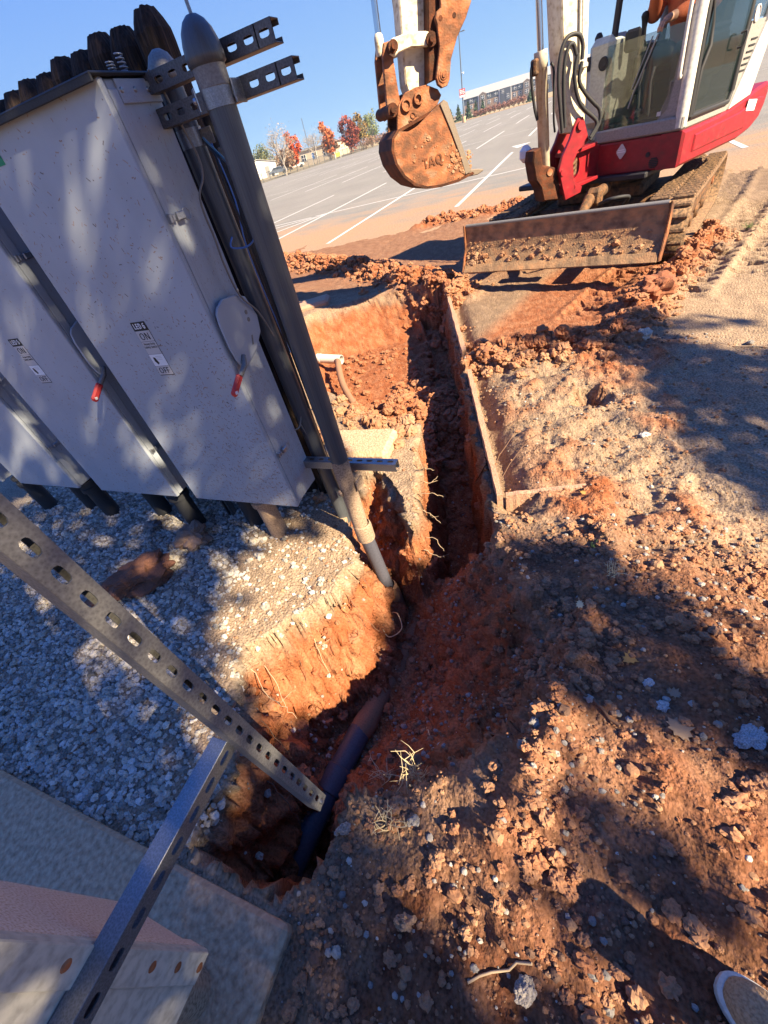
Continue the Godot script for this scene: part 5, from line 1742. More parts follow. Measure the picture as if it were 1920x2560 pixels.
	text_part(cpl, "welded_letters", "TAQ", 0.050, Vector3(1.450, 1.542, 0.050), M.letter_steel, Basis(Vector3.UP, PI) * Basis(Vector3.BACK, 1.0))
	# bucket
	var bk := part("bucket", fr)
	var side := pl([[0.960, 1.078], [1.078, 1.040], [1.259, 1.038], [1.397, 1.058], [1.504, 1.105], [1.600, 1.189], [1.657, 1.290], [1.673, 1.391], [1.652, 1.459], [1.600, 1.500], [1.494, 1.477], [1.416, 1.500], [1.269, 1.567], [1.209, 1.598], [1.164, 1.613], [1.133, 1.594], [1.078, 1.425], [1.022, 1.268], [0.981, 1.159]])
	for z in [[0.0, 0.022], [0.418, 0.44]]:
		s = S()
		prism(s, side, z[0], z[1], I, 0.004)
		obj("side_plate", s, M.rust, bk)
		s = S()
		prism(s, pl([[1.164, 1.617], [1.128, 1.594], [1.057, 1.387], [0.981, 1.178], [0.945, 1.082], [1.006, 1.069], [1.047, 1.217], [1.118, 1.406], [1.199, 1.594]]), z[0] - (0.012 if z[0] < 0.1 else -0.012), z[1] - (0.020 if z[0] < 0.1 else -0.020), I, 0.003)
		obj("side_cutter", s, M.worn_steel, bk)
	s = S()
	var shell := pl([[0.914, 1.058], [1.078, 1.031], [1.259, 1.029], [1.402, 1.049], [1.512, 1.097], [1.608, 1.183], [1.667, 1.287], [1.685, 1.391], [1.662, 1.465], [1.605, 1.511]])
	var loop := shell.duplicate()
	for k in range(shell.size() - 1, -1, -1):
		var c := Vector2(1.2, 1.35)
		loop.append(shell[k] + (c - shell[k]).normalized() * 0.022)
	prism(s, loop, -0.006, 0.446, I, 0.0)
	prism(s, pl([[1.610, 1.505], [1.278, 1.570], [1.269, 1.551], [1.600, 1.486]]), 0.02, 0.42, I, 0.0)
	obj("shell", s, M.rust_dark, bk)
	for k in 4:
		s = S()
		var z: float = 0.015 + k * 0.122
		prism(s, pl([[0.975, 1.097], [0.975, 1.045], [0.872, 1.040], [0.815, 1.055], [0.810, 1.069], [0.872, 1.085]]), z, z + 0.045, I, 0.006)
		obj("tooth", s, M.worn_steel, bk)
	s = S()
	pin(s, Vector3(1.600, 1.459, 0.03), Vector3(1.600, 1.459, 0.41), 0.036)
	bx(s, Vector3(1.571, 1.463, 0.10), Vector3(0.10, 0.06, 0.03), 0.01, Basis(Vector3.BACK, -0.5))
	obj("bucket_ear", s, M.rust_dark, bk)
	var cx := []
	var cc := []
	var r := RandomNumberGenerator.new()
	r.seed = 88
	for k in 112:
		var sc := 0.008 + 0.03 * pow(r.randf(), 3.0)
		var q := Vector2(lerpf(0.97, 1.12, r.randf()) + r.randfn() * 0.03, lerpf(1.08, 1.24, r.randf()) + r.randfn() * 0.03) if k < 90 else Vector2(r.randf_range(1.1, 1.55), r.randf_range(1.12, 1.42))
		cx.append(Transform3D(Basis(Vector3(r.randf(), r.randf(), r.randf() + 0.01).normalized(), r.randf() * TAU).scaled(Vector3(sc, sc, sc * 0.5)), Vector3(q.x, q.y, -0.002)))
		cc.append(Color(0.38, 0.17, 0.085).lerp(Color(0.42, 0.25, 0.15), r.randf()))
	scatter("stuck_clay", lump_mesh(92, 4, 0.5), M.stone, cx, cc, "", "", bk)
	text_part(bk, "welded_letters", "TAQ", 0.075, Vector3(1.313, 1.235, -0.004), M.letter_steel, Basis(Vector3.UP, PI) * Basis(Vector3.BACK, 0.05), 1.0, true)

# ------------------------------------------------------------------ the operator
func smin(a: float, b: float, k: float) -> float:
	var h := maxf(k - absf(a - b), 0.0) / k
	return minf(a, b) - h * h * k * 0.25

# bones: [ax, ay, az, ra, bx, by, bz, rb]; surface nets over a grid
func flesh(s: SurfaceTool, bones: Array, cell: float, k: float):
	var lo := Vector3.ONE * 1e9
	var hi := Vector3.ONE * -1e9
	for b in bones:
		for e in [[0, 3], [4, 7]]:
			var p := Vector3(b[e[0]], b[e[0] + 1], b[e[0] + 2])
			lo = lo.min(p - Vector3.ONE * (b[e[1]] + 2.5 * cell))
			hi = hi.max(p + Vector3.ONE * (b[e[1]] + 2.5 * cell))
	var n := Vector3i(((hi - lo) / cell).ceil()) + Vector3i.ONE
	var f := PackedFloat32Array()
	f.resize(n.x * n.y * n.z)
	f.fill(1.0)
	for b in bones:
		var A := Vector3(b[0], b[1], b[2]); var B := Vector3(b[4], b[5], b[6])
		var r := maxf(b[3], b[7]) + 3.0 * cell + k
		var i0 := Vector3i(((A.min(B) - Vector3.ONE * r - lo) / cell).floor()).clamp(Vector3i.ZERO, n - Vector3i.ONE)
		var i1 := Vector3i(((A.max(B) + Vector3.ONE * r - lo) / cell).ceil()).clamp(Vector3i.ZERO, n - Vector3i.ONE)
		var d := B - A
		var dd := maxf(d.length_squared(), 1e-8)
		for z in range(i0.z, i1.z + 1):
			for y in range(i0.y, i1.y + 1):
				for x in range(i0.x, i1.x + 1):
					var p := lo + Vector3(x, y, z) * cell
					var t := clampf((p - A).dot(d) / dd, 0.0, 1.0)
					var v := (p - A - d * t).length() - lerpf(b[3], b[7], t)
					var id := (z * n.y + y) * n.x + x
					f[id] = smin(f[id], v, k)
	var vid := {}
	var sx := 1; var sy := n.x; var sz := n.x * n.y
	for z in n.z - 1:
		for y in n.y - 1:
			for x in n.x - 1:
				var id := (z * n.y + y) * n.x + x
				var c := Vector3.ZERO
				var m := 0
				for e in [[0, sx, 0, 0, 0, 0], [0, sy, 0, 0, 0, 1], [0, sz, 0, 0, 0, 2], [sx, sx + sy, 1, 0, 0, 1], [sx, sx + sz, 1, 0, 0, 2], [sy, sy + sx, 0, 1, 0, 0], [sy, sy + sz, 0, 1, 0, 2], [sz, sz + sx, 0, 0, 1, 0], [sz, sz + sy, 0, 0, 1, 1], [sx + sy, sx + sy + sz, 1, 1, 0, 2], [sx + sz, sx + sy + sz, 1, 0, 1, 1], [sy + sz, sx + sy + sz, 0, 1, 1, 0]]:
					var v0 := f[id + e[0]]; var v1 := f[id + e[1]]
					if (v0 < 0.0) != (v1 < 0.0):
						var q := Vector3(e[2], e[3], e[4])
						q[e[5]] += v0 / (v0 - v1)
						c += q
						m += 1
				if m: vid[id] = lo + (Vector3(x, y, z) + c / m) * cell
	s.set_smooth_group(1)
	for z in range(1, n.z - 1):
		for y in range(1, n.y - 1):
			for x in range(1, n.x - 1):
				var id := (z * n.y + y) * n.x + x
				for e in [[sx, sy, sz, Vector3.RIGHT], [sy, sz, sx, Vector3.UP], [sz, sx, sy, Vector3.BACK]]:
					var v0 := f[id]; var v1 := f[id + e[0]]
					if (v0 < 0.0) != (v1 < 0.0):
						var a = vid.get(id); var b = vid.get(id - e[1]); var c = vid.get(id - e[1] - e[2]); var d = vid.get(id - e[2])
						if a == null or b == null or c == null or d == null: continue
						var inner: Vector3 = (a + b + c + d) * 0.25 + e[3] * (-1.0 if v0 < 0.0 else 1.0)
						quad_out(s, a, b, c, d, inner)
	s.set_smooth_group(-1)

func build_operator():
	var o := thing("person", "seated operator in an orange long-sleeved shirt, one hand over the cab's lower glass", "person", Vector3(0.3, 0, -6.75), "", deg_to_rad(-31.5))
	var s := S()
	# body in trousers and boots, one continuous surface with head
	flesh(s, [[0.47, 1.52, -0.12, 0.125, 0.63, 1.52, -0.12, 0.125], [0.46, 1.50, -0.08, 0.09, 0.42, 1.50, 0.26, 0.065], [0.42, 1.50, 0.26, 0.062, 0.42, 1.17, 0.30, 0.045], [0.64, 1.50, -0.08, 0.09, 0.68, 1.50, 0.26, 0.065], [0.68, 1.50, 0.26, 0.062, 0.68, 1.17, 0.30, 0.045], [0.42, 1.145, 0.28, 0.045, 0.42, 1.13, 0.42, 0.035], [0.68, 1.145, 0.28, 0.045, 0.68, 1.13, 0.42, 0.035], [0.55, 1.52, -0.12, 0.13, 0.55, 1.70, -0.06, 0.11]], 0.018, 0.04)
	obj("trousers", s, M.trousers, o)
	s = S()
	flesh(s, [[0.55, 1.60, -0.10, 0.145, 0.55, 1.82, 0.0, 0.15], [0.55, 1.82, 0.0, 0.15, 0.55, 1.98, 0.04, 0.13], [0.38, 2.00, 0.04, 0.075, 0.72, 2.00, 0.04, 0.075], [0.37, 1.99, 0.04, 0.072, 0.335, 1.80, 0.16, 0.056], [0.335, 1.80, 0.16, 0.058, 0.42, 1.93, 0.34, 0.045], [0.73, 1.99, 0.04, 0.072, 0.80, 1.76, 0.12, 0.060], [0.80, 1.76, 0.12, 0.060, 0.695, 1.735, 0.36, 0.046], [0.695, 1.735, 0.36, 0.050, 0.672, 1.730, 0.41, 0.046]], 0.014, 0.045)
	obj("shirt", s, M.shirt, o)
	s = S()
	# neck, head, and the two hands
	flesh(s, [[0.55, 2.02, 0.05, 0.055, 0.55, 2.12, 0.08, 0.052], [0.55, 2.22, 0.09, 0.088, 0.55, 2.17, 0.12, 0.072], [0.55, 2.12, 0.15, 0.03, 0.55, 2.13, 0.16, 0.03], [0.55, 2.195, 0.20, 0.014, 0.55, 2.175, 0.212, 0.018], [0.465, 2.19, 0.09, 0.016, 0.465, 2.16, 0.095, 0.012], [0.635, 2.19, 0.09, 0.016, 0.635, 2.16, 0.095, 0.012]], 0.010, 0.02)
	flesh(s, [[0.68, 1.732, 0.38, 0.034, 0.655, 1.728, 0.455, 0.028], [0.655, 1.728, 0.455, 0.030, 0.632, 1.715, 0.515, 0.026], [0.648, 1.728, 0.50, 0.020, 0.628, 1.718, 0.54, 0.018]], 0.006, 0.02)
	for f in [[-0.020, 0.0, 0.066], [-0.007, 0.006, 0.074], [0.008, 0.006, 0.070], [0.022, 0.0, 0.056]]:
		var b := Vector3(0.628 + f[0] * 0.9, 1.712 + f[1], 0.535 + f[0] * 0.35)
		flesh(s, [[b.x, b.y, b.z, 0.0098, b.x - 0.006, b.y - 0.012, b.z + f[2] * 0.55, 0.0092], [b.x - 0.006, b.y - 0.012, b.z + f[2] * 0.55, 0.0092, b.x - 0.008, b.y - 0.038, b.z + f[2] * 0.85, 0.0085], [b.x - 0.008, b.y - 0.038, b.z + f[2] * 0.85, 0.0085, b.x - 0.008, b.y - 0.058, b.z + f[2] * 0.86, 0.0075]], 0.004, 0.004)
	flesh(s, [[0.645, 1.715, 0.47, 0.012, 0.610, 1.695, 0.505, 0.0105], [0.610, 1.695, 0.505, 0.0105, 0.598, 1.678, 0.535, 0.0085]], 0.004, 0.006)
	flesh(s, [[0.42, 1.93, 0.34, 0.032, 0.43, 1.96, 0.40, 0.034], [0.43, 1.96, 0.40, 0.03, 0.45, 1.965, 0.45, 0.02]], 0.008, 0.02)
	obj("skin", s, M.skin, o)
	s = S()
	lathe(s, [Vector2(0.115, 2.235), Vector2(0.118, 2.245), Vector2(0.108, 2.29), Vector2(0.075, 2.325), Vector2(0, 2.335)], 24, Transform3D(Basis(), Vector3(0.55, 0, 0.09)), true)
	bx(s, Vector3(0.55, 2.238, 0.20), Vector3(0.16, 0.008, 0.09), 0.003)
	obj("hard_hat", s, M.hat, o)

# ------------------------------------------------------------------ beyond the car park
func leaf_cloud(pts: Array, cols: Array, size: float, r: RandomNumberGenerator) -> ArrayMesh:
	var v := PackedVector3Array()
	var nn := PackedVector3Array()
	var col := PackedColorArray()
	for i in pts.size():
		var n := Vector3(r.randfn(), r.randfn() + 0.4, r.randfn()).normalized()
		var u := n.cross(Vector3(r.randfn(), r.randfn(), r.randfn())).normalized() * size * r.randf_range(0.6, 1.3)
		var w := n.cross(u) * r.randf_range(0.5, 0.9)
		var p: Vector3 = pts[i]
		for q in [p - u, p + w * 0.6, p + u, p - u, p + u, p - w * 0.6]:
			v.append(q); nn.append(n); col.append(cols[i])
	return arrays_mesh(v, nn, col, PackedInt32Array())

func limbs(s: SurfaceTool, p: Vector3, d: Vector3, ln: float, rad: float, depth: int, r: RandomNumberGenerator, tips: Array, bend := 0.5):
	var mid := p + d * ln * 0.5 + Vector3(r.randfn(), r.randfn(), r.randfn()) * ln * 0.05
	var e := p + d * ln
	tube(s, [p, mid, e], [rad, rad * 0.82, rad * 0.66], 6 if depth > 2 else 4, false)
	if depth == 0:
		tips.append(e)
		return
	for k in 3 if depth > 1 else 4:
		var nd := (d + Vector3(r.randfn(), r.randfn() * 0.6 + 0.15, r.randfn()) * bend).normalized()
		limbs(s, mid.lerp(e, r.randf_range(0.3, 1.0)), nd, ln * r.randf_range(0.62, 0.85), rad * 0.6, depth - 1, r, tips, bend)

func far_tree(called: String, label: String, group: String, at: Vector3, h: float, kind: Dictionary, seed_: int):
	h *= 1.12
	var r := RandomNumberGenerator.new()
	r.seed = seed_
	var o := thing(called, label, "tree", at, group)
	var s := S()
	var tips := []
	var th: float = kind.get("trunk", 0.28) * h
	tube(s, [Vector3.ZERO, Vector3(0.03 * h, th * 0.5, 0), Vector3(0, th, 0.02 * h)], [0.022 * h, 0.018 * h, 0.015 * h], 8)
	for k in kind.get("limbs", 4):
		var a: float = TAU * k / kind.get("limbs", 4) + r.randf()
		limbs(s, Vector3(0, th * r.randf_range(0.8, 1.0), 0), Vector3(cos(a) * kind.get("wide", 0.55), 1.0, sin(a) * kind.get("wide", 0.55)).normalized(), h * 0.26, 0.012 * h, kind.get("depth", 2), r, tips, 0.5)
	obj("trunk", s, M[kind.get("bark", "bark")], o)
	if kind.has("cols"):
		var pts := []
		var cols := []
		var cw: float = kind.get("w", 0.36) * h
		var ch: float = (h - th * 0.8) * 0.5
		var c := Vector3(0, h - ch, 0)
		var clumps := []
		for k in 26:
			var d := Vector3(r.randfn(), r.randfn(), r.randfn()).normalized() * pow(r.randf(), 0.45)
			clumps.append([c + Vector3(d.x * cw * (1.0 - 0.35 * maxf(d.y, 0.0)), d.y * ch, d.z * cw * (1.0 - 0.35 * maxf(d.y, 0.0))), r.randf()])
		for k in int(kind.get("n", 900) * 2.3):
			var q = clumps[r.randi() % clumps.size()]
			pts.append(q[0] + Vector3(r.randfn(), r.randfn(), r.randfn()) * cw * 0.16)
			var cc: Color = kind.cols[0].lerp(kind.cols[1], clampf(q[1] + r.randfn(0, 0.2), 0, 1))
			cols.append(cc)
		obj("crown", leaf_cloud(pts, cols, kind.get("leaf", 0.26), r), M.leafy, o)

func conifer(label: String, at: Vector3, h: float, w: float, seed_: int):
	var r := RandomNumberGenerator.new()
	r.seed = seed_
	var o := thing("evergreen_tree", label, "tree", at, "evergreens beyond the car park")
	var s := S()
	tube(s, [Vector3.ZERO, Vector3(0, h * 0.9, 0)], [0.03 * h, 0.008 * h], 7)
	obj("trunk", s, M.bark, o)
	var pts := []
	var cols := []
	for k in 800:
		var t := pow(r.randf(), 0.7)
		var y := h * (1.0 - t * 0.95)
		var a := r.randf() * TAU
		var tier := 0.72 + 0.28 * sin(t * 28.0)
		var rad := w * t * tier * sqrt(r.randf_range(0.2, 1.0))
		pts.append(Vector3(cos(a) * rad, y + r.randfn() * 0.05, sin(a) * rad))
		cols.append(Color(0.045, 0.075, 0.045).lerp(Color(0.10, 0.14, 0.08), r.randf()))
	obj("crown", leaf_cloud(pts, cols, 0.24, r), M.leafy, o)

func shrub(called: String, label: String, group: String, at: Vector3, w: float, h: float, c0: Color, c1: Color, seed_: int, n := 420):
	var r := RandomNumberGenerator.new()
	r.seed = seed_
	var o := thing(called, label, "shrub", at, group)
	var s := S()
	var tips := []
	for k in 5:
		var a := TAU * k / 5.0 + r.randf()
		limbs(s, Vector3.ZERO, Vector3(cos(a) * 0.5, 1, sin(a) * 0.5).normalized(), h * 0.45, 0.03, 1, r, tips)
	obj("stems", s, M.bark, o)
	var pts := []
	var cols := []
	for k in n:
		var d := Vector3(r.randfn(), r.randfn(), r.randfn()).normalized() * pow(r.randf(), 0.4)
		pts.append(Vector3(d.x * w, h * 0.58 + d.y * h * 0.44, d.z * w))
		cols.append(c0.lerp(c1, r.randf()))
	obj("foliage", leaf_cloud(pts, cols, 0.15, r), M.leafy, o)

func window_part(parent: Node, at: Vector3, w: float, h: float, axis := 0):
	var s := S()
	bx(s, at, Vector3(w, h, 0.12) if axis == 0 else Vector3(0.12, h, w), 0.0)
	var fr := obj("window", s, M.frame_white, parent)
	for k in 4:
		s = S()
		var dx := (0.25 if k % 2 else -0.25) * w
		var dy := (0.25 if k > 1 else -0.25) * h
		var off := Vector3(dx, dy, 0.05) if axis == 0 else Vector3(0.05, dy, dx)
		bx(s, at + off, Vector3(w * 0.40, h * 0.42, 0.06) if axis == 0 else Vector3(0.06, h * 0.42, w * 0.40), 0.0)
		obj("pane", s, M.pane, fr)

func build_background():
	# dry verge along the far and left edges
	var s := S()
	var v := [Vector3(-47.6, 0.03, -131.4), Vector3(40, 0.03, -131.0), Vector3(60, 0.03, -290), Vector3(-160, 0.03, -290)]
	quad_out(s, v[0], v[1], v[2], v[3], Vector3(0, -50, -200))
	var vg := obj("verge", s, mat("dry_grass", lin(0.34, 0.27, 0.15), 1.0, 0.0, T.grain, 0.15))
	tag(vg, "dry straw-coloured grass verge beyond the asphalt", "", "", "structure")
	s = S()
	v = [Vector3(-47.6, 0.03, -131.4), Vector3(-47.4, 0.03, -40), Vector3(-150, 0.03, -40), Vector3(-150, 0.03, -131.4)]
	quad_out(s, v[0], v[1], v[2], v[3], Vector3(-90, -50, -80))
	vg = obj("verge", s, M.dry_grass)
	tag(vg, "dry grass strip behind the iron fence", "", "", "structure")
	s = S()
	bx(s, Vector3(-4.0, 0.05, -131.3), Vector3(87, 0.13, 0.25), 0.02)
	var kb := obj("kerb", s, M.concrete)
	tag(kb, "pale kerb along the far side of the car park", "", "", "structure")
	# picket fence along the left side, one part for each panel post and rail
	var fz0 := -60.0
	var fence := thing("iron_fence", "low black iron fence beside the autumn trees at the car park's edge", "fence", Vector3(-47.6, 0, fz0))
	for y in [0.15, 1.12]:
		s = S()
		bx(s, Vector3(0, y, -31.0), Vector3(0.04, 0.05, 62.0), 0.0)
		obj("rail", s, M.pole_paint, fence)
	var ps := S()
	bx(ps, Vector3(0, 0.62, 0), Vector3(0.07, 1.24, 0.07), 0.01)
	ps.generate_normals()
	var pm := ps.commit()
	for k in 26:
		obj("post", pm, M.pole_paint, fence).position = Vector3(0, 0, -2.4 * k)
	var bs := S()
	bx(bs, Vector3(0, 0.62, 0), Vector3(0.02, 1.14, 0.02), 0.0)
	bs.generate_normals()
	var bm := bs.commit()
	for k in 290:
		obj("picket", bm, M.pole_paint, fence).position = Vector3(0, 0, -0.212 * k - 0.1)
	# trees along the fence
	var tg := "trees along the fence"
	far_tree("bare_tree", "tall leafless grey tree in front of the fence, beside the small red one", tg, Vector3(-46.6, 0, -80.5), 6.2, {"limbs": 6, "depth": 3, "wide": 0.5, "trunk": 0.24, "bark": "bark_pale", "cols": [Color(0.30, 0.25, 0.20), Color(0.36, 0.30, 0.25)], "n": 420, "leaf": 0.10, "w": 0.42}, 1)
	far_tree("red_tree", "small scarlet autumn tree beside the tall bare one", tg, Vector3(-46.6, 0, -84.8), 4.6, {"cols": [Color(0.36, 0.04, 0.015), Color(0.48, 0.11, 0.035)], "n": 900, "w": 0.26, "trunk": 0.22}, 2)
	far_tree("brown_tree", "low brown-leaved tree between the bare tree and the scarlet one", tg, Vector3(-46.8, 0, -82.6), 3.2, {"cols": [Color(0.24, 0.14, 0.09), Color(0.33, 0.21, 0.14)], "n": 520, "w": 0.34}, 3)
	far_tree("bare_tree", "leafless grey tree between the scarlet tree and the orange one", tg, Vector3(-48.6, 0, -97.0), 5.4, {"limbs": 6, "depth": 3, "wide": 0.5, "trunk": 0.24, "bark": "bark_pale", "cols": [Color(0.30, 0.25, 0.20), Color(0.34, 0.29, 0.25)], "n": 260, "leaf": 0.10, "w": 0.42}, 4)
	far_tree("orange_tree", "upright orange-red tree, greener at its foot, behind the fence", tg, Vector3(-48.8, 0, -104.0), 5.6, {"cols": [Color(0.36, 0.09, 0.04), Color(0.48, 0.17, 0.06)], "n": 1000, "w": 0.25, "trunk": 0.15}, 5)
	far_tree("crimson_tree", "dark crimson tree next to the olive one", tg, Vector3(-47.2, 0, -111.8), 5.3, {"cols": [Color(0.18, 0.045, 0.03), Color(0.30, 0.075, 0.045)], "n": 1000, "w": 0.36, "trunk": 0.24}, 6)
	far_tree("olive_tree", "olive and rust coloured tree next to the crimson one", tg, Vector3(-47.4, 0, -118.5), 5.6, {"cols": [Color(0.15, 0.12, 0.04), Color(0.26, 0.16, 0.06)], "n": 1000, "w": 0.36, "trunk": 0.22}, 7)
	far_tree("green_tree", "tall yellow-green tree standing behind the olive one", tg, Vector3(-58.5, 0, -155.0), 6.4, {"cols": [Color(0.11, 0.15, 0.05), Color(0.20, 0.21, 0.08)], "n": 1100, "w": 0.48, "trunk": 0.15}, 8)
	far_tree("green_tree", "grey-green tree peeping out past the excavator bucket", tg, Vector3(-56.5, 0, -168.0), 4.6, {"cols": [Color(0.10, 0.13, 0.07), Color(0.17, 0.18, 0.10)], "n": 700, "w": 0.42, "trunk": 0.15}, 9)
	far_tree("green_tree", "rounded green tree behind the white hall", tg, Vector3(-75.5, 0, -122.0), 5.6, {"cols": [Color(0.09, 0.12, 0.05), Color(0.18, 0.17, 0.07)], "n": 800, "w": 0.5, "trunk": 0.15}, 10)
	far_tree("brown_tree", "bushy brown tree beside the white hall's gable", tg, Vector3(-68.0, 0, -118.0), 4.2, {"cols": [Color(0.20, 0.13, 0.08), Color(0.28, 0.19, 0.11)], "n": 600, "w": 0.5, "trunk": 0.15}, 12)
	far_tree("brown_tree", "dull brown tree behind the orange one", tg, Vector3(-55.0, 0, -118.0), 3.8, {"cols": [Color(0.18, 0.11, 0.07), Color(0.27, 0.15, 0.10)], "n": 600, "w": 0.5, "trunk": 0.15}, 13)
	for k in 9:
		var t := k / 8.0
		shrub("hedge_shrub", ORD[k] + " bare brown hedge shrub from the olive tree, at the asphalt's edge", "brown hedge by the fence", Vector3(lerpf(-46.5, -36.5, t), 0, lerpf(-119.0, -127.0, t)), 1.3, 2.1, Color(0.20, 0.12, 0.09), Color(0.30, 0.19, 0.14), 40 + k)
	# halls and houses behind
	var hall := thing("white_hall", "low white gabled hall behind the iron fence", "building", Vector3(-71.0, 0, -111.0), "", 0.55)
	s = S()
	prism(s, pl([[-4, 0], [4, 0], [4, 2.4], [0, 3.4], [-4, 2.4]]), -8, 3, Transform3D(), 0.0)
	obj("wall", s, M.white_wall, hall)
	s = S()
	prism(s, pl([[-4.3, 2.40], [0, 3.50], [4.3, 2.40], [4.3, 2.52], [0, 3.64], [-4.3, 2.52]]), -8.2, 3.2, Transform3D(), 0.0)
	obj("roof", s, M.roof, hall)
	s = S()
	bx(s, Vector3(1.8, 1.0, 3.02), Vector3(1.0, 2.0, 0.08), 0.0)
	obj("door", s, M.cab_grey, hall)
	var tanb := thing("tan_building", "long tan building with a pale roof behind the bare trees", "building", Vector3(-72.0, 0, -138.0))
	s = S()
	bx(s, Vector3(0, 1.5, 0), Vector3(22, 3.0, 10), 0.0)
	obj("wall", s, M.tan_wall, tanb)
	s = S()
	bx(s, Vector3(0, 3.1, 0), Vector3(22.6, 0.25, 10.6), 0.0)
	obj("roof", s, M.roof, tanb)
	for k in 6: window_part(tanb, Vector3(-8.5 + 3.4 * k, 1.5, 5.0), 1.4, 1.4)
	for q in [["dark blue car parked behind the fence near the white hall", Vector3(-63.5, 0, -106.5), M.car_paint], ["white car parked behind the fence under the bare tree", Vector3(-66.5, 0, -120.5), M.white_wall]]:
		var car := thing("parked_car", q[0], "car", q[1], "cars behind the fence", 0.6)
		s = S()
		prism(s, pl([[-2.1, 0.35], [-2.1, 0.75], [-1.5, 0.88], [-1.0, 1.38], [0.6, 1.40], [1.3, 0.92], [2.05, 0.80], [2.1, 0.35]]), -0.85, 0.85, Transform3D(), 0.06)
		obj("body", s, q[2], car)
		s = S()
		prism(s, pl([[-1.35, 0.92], [-0.95, 1.31], [0.52, 1.33], [1.08, 0.94]]), -0.87, 0.87, Transform3D(), 0.0)
		obj("windows", s, M.pane, car)
		for w in [[-1.3, -0.86], [1.3, -0.86], [-1.3, 0.86], [1.3, 0.86]]:
			s = S()
			lathe(s, [Vector2(0, 0.1), Vector2(0.3, 0.1), Vector2(0.33, 0.06), Vector2(0.33, -0.06), Vector2(0.3, -0.1), Vector2(0, -0.1)], 14, axis_xf(Vector3(w[0], 0.33, w[1]), Vector3.BACK))
			obj("wheel", s, M.black_rubber, car)
	var ban := thing("yellow_banner", "yellow banner hung on the fence between the bare tree and the crimson one", "banner", Vector3(-47.45, 0.0, -104.8))
	s = S()
	bx(s, Vector3(0.0, 0.62, 0), Vector3(0.03, 0.62, 2.6), 0.0)
	obj("sheet", s, M.yellow_paint, ban)
	for z in [-1.35, 1.35]:
		s = S()
		bx(s, Vector3(0, 0.6, z), Vector3(0.05, 1.2, 0.08), 0.0)
		obj("stake", s, M.frame_white, ban)
	var fl := thing("blue_flag", "small blue and white flag standing behind the fence", "flag", Vector3(-51.5, 0, -101.0))
	s = S()
	tube(s, [Vector3.ZERO, Vector3(0, 2.0, 0)], 0.03, 6)
	obj("staff", s, M.frame_white, fl)
	s = S()
	bx(s, Vector3(0.25, 1.45, 0), Vector3(0.45, 1.0, 0.02), 0.0)
	obj("cloth", s, M.wire_blue, fl)
	var mast := thing("radio_mast", "thin lattice radio mast far behind the bare tree", "mast", Vector3(-182.3, 0, -356.0))
	s = S()
	for k in 3:
		var a := TAU * k / 3.0
		tube(s, [Vector3(cos(a) * 0.35, 0, sin(a) * 0.35), Vector3(cos(a) * 0.2, 22.0, sin(a) * 0.2)], 0.07, 5)
	for k in 22:
		tube(s, [Vector3(0.3, k, 0), Vector3(-0.15, k + 1.0, 0.26)], 0.035, 4)
		tube(s, [Vector3(-0.15, k, 0.26), Vector3(-0.15, k + 1.0, -0.26)], 0.035, 4)
	obj("lattice", s, M.pole_paint, mast)
	# light pole with the lot's sign
	var lp := thing("light_pole", "tall dark light pole on a concrete base carrying the R6 sign", "light pole", Vector3(-23.2, 0, -116.0))
	s = S()
	lathe(s, [Vector2(0.36, 0.0), Vector2(0.36, 0.85), Vector2(0.33, 0.9), Vector2(0, 0.9)], 18)
	obj("base", s, M.concrete, lp)
	s = S()
	tube(s, [Vector3(0, 0.9, 0), Vector3(0, 12.5, 0)], [0.13, 0.08], 12)
	obj("shaft", s, M.pole_paint, lp)
	s = S()
	bx(s, Vector3(0, 12.5, 0), Vector3(1.6, 0.1, 0.1), 0.0)
	obj("crossarm", s, M.pole_paint, lp)
	for x in [-0.85, 0.85]:
		s = S()
		bx(s, Vector3(x, 12.52, 0), Vector3(0.5, 0.14, 0.34), 0.03)
		obj("lamp_head", s, M.pole_paint, lp)
	s = S()
	lathe(s, [Vector2(0, 0.12), Vector2(0.12, 0.1), Vector2(0.14, 0.0), Vector2(0.1, -0.1), Vector2(0, -0.14)], 12, Transform3D(Basis(), Vector3(0.42, 7.1, 0.1)), true)
	bx(s, Vector3(0.22, 7.2, 0.05), Vector3(0.4, 0.06, 0.06), 0.0)
	obj("camera_dome", s, M.frame_white, lp)
	s = S()
	bx(s, Vector3(0, 4.35, 0.2), Vector3(1.15, 1.25, 0.04), 0.0)
	var sg := obj("sign", s, M.sign_red, lp)
	s = S()
	bx(s, Vector3(0, 3.92, 0.222), Vector3(1.08, 0.32, 0.01), 0.0)
	obj("white_band", s, M.sign_white, sg)
	text_part(sg, "lettering", "R6", 0.66, Vector3(0, 4.52, 0.235), M.sign_white, Basis(), 1.0, true)
	# shrubs and evergreens along the far side
	for k in 11:
		var t := k / 10.0
		shrub("far_shrub", ORD[k] + " russet bare shrub from the light pole, before the apartment block", "russet shrubs before the apartments", Vector3(lerpf(-24.6, -13.9, t), 0, lerpf(-137.5, -139.2, t)), 0.72, 1.25 + 0.35 * t, Color(0.20, 0.095, 0.08), Color(0.29, 0.16, 0.13), 70 + k, 300)
	var ev := -1
	for q in [[-30.5, -146, 3.2, 1.3], [-28.2, -147.2, 3.4, 1.2], [-26.4, -147.6, 3.0, 1.0], [-24.7, -148, 2.9, 0.95], [-33.0, -148, 2.8, 1.3]]:
		ev += 1
		conifer(ORD[[2, 1, 0, 3, 4][ev]] + " dark green cone-shaped evergreen from the light pole, behind the asphalt", Vector3(q[0], 0, q[1]), q[2], q[3], int(q[0] * -10))
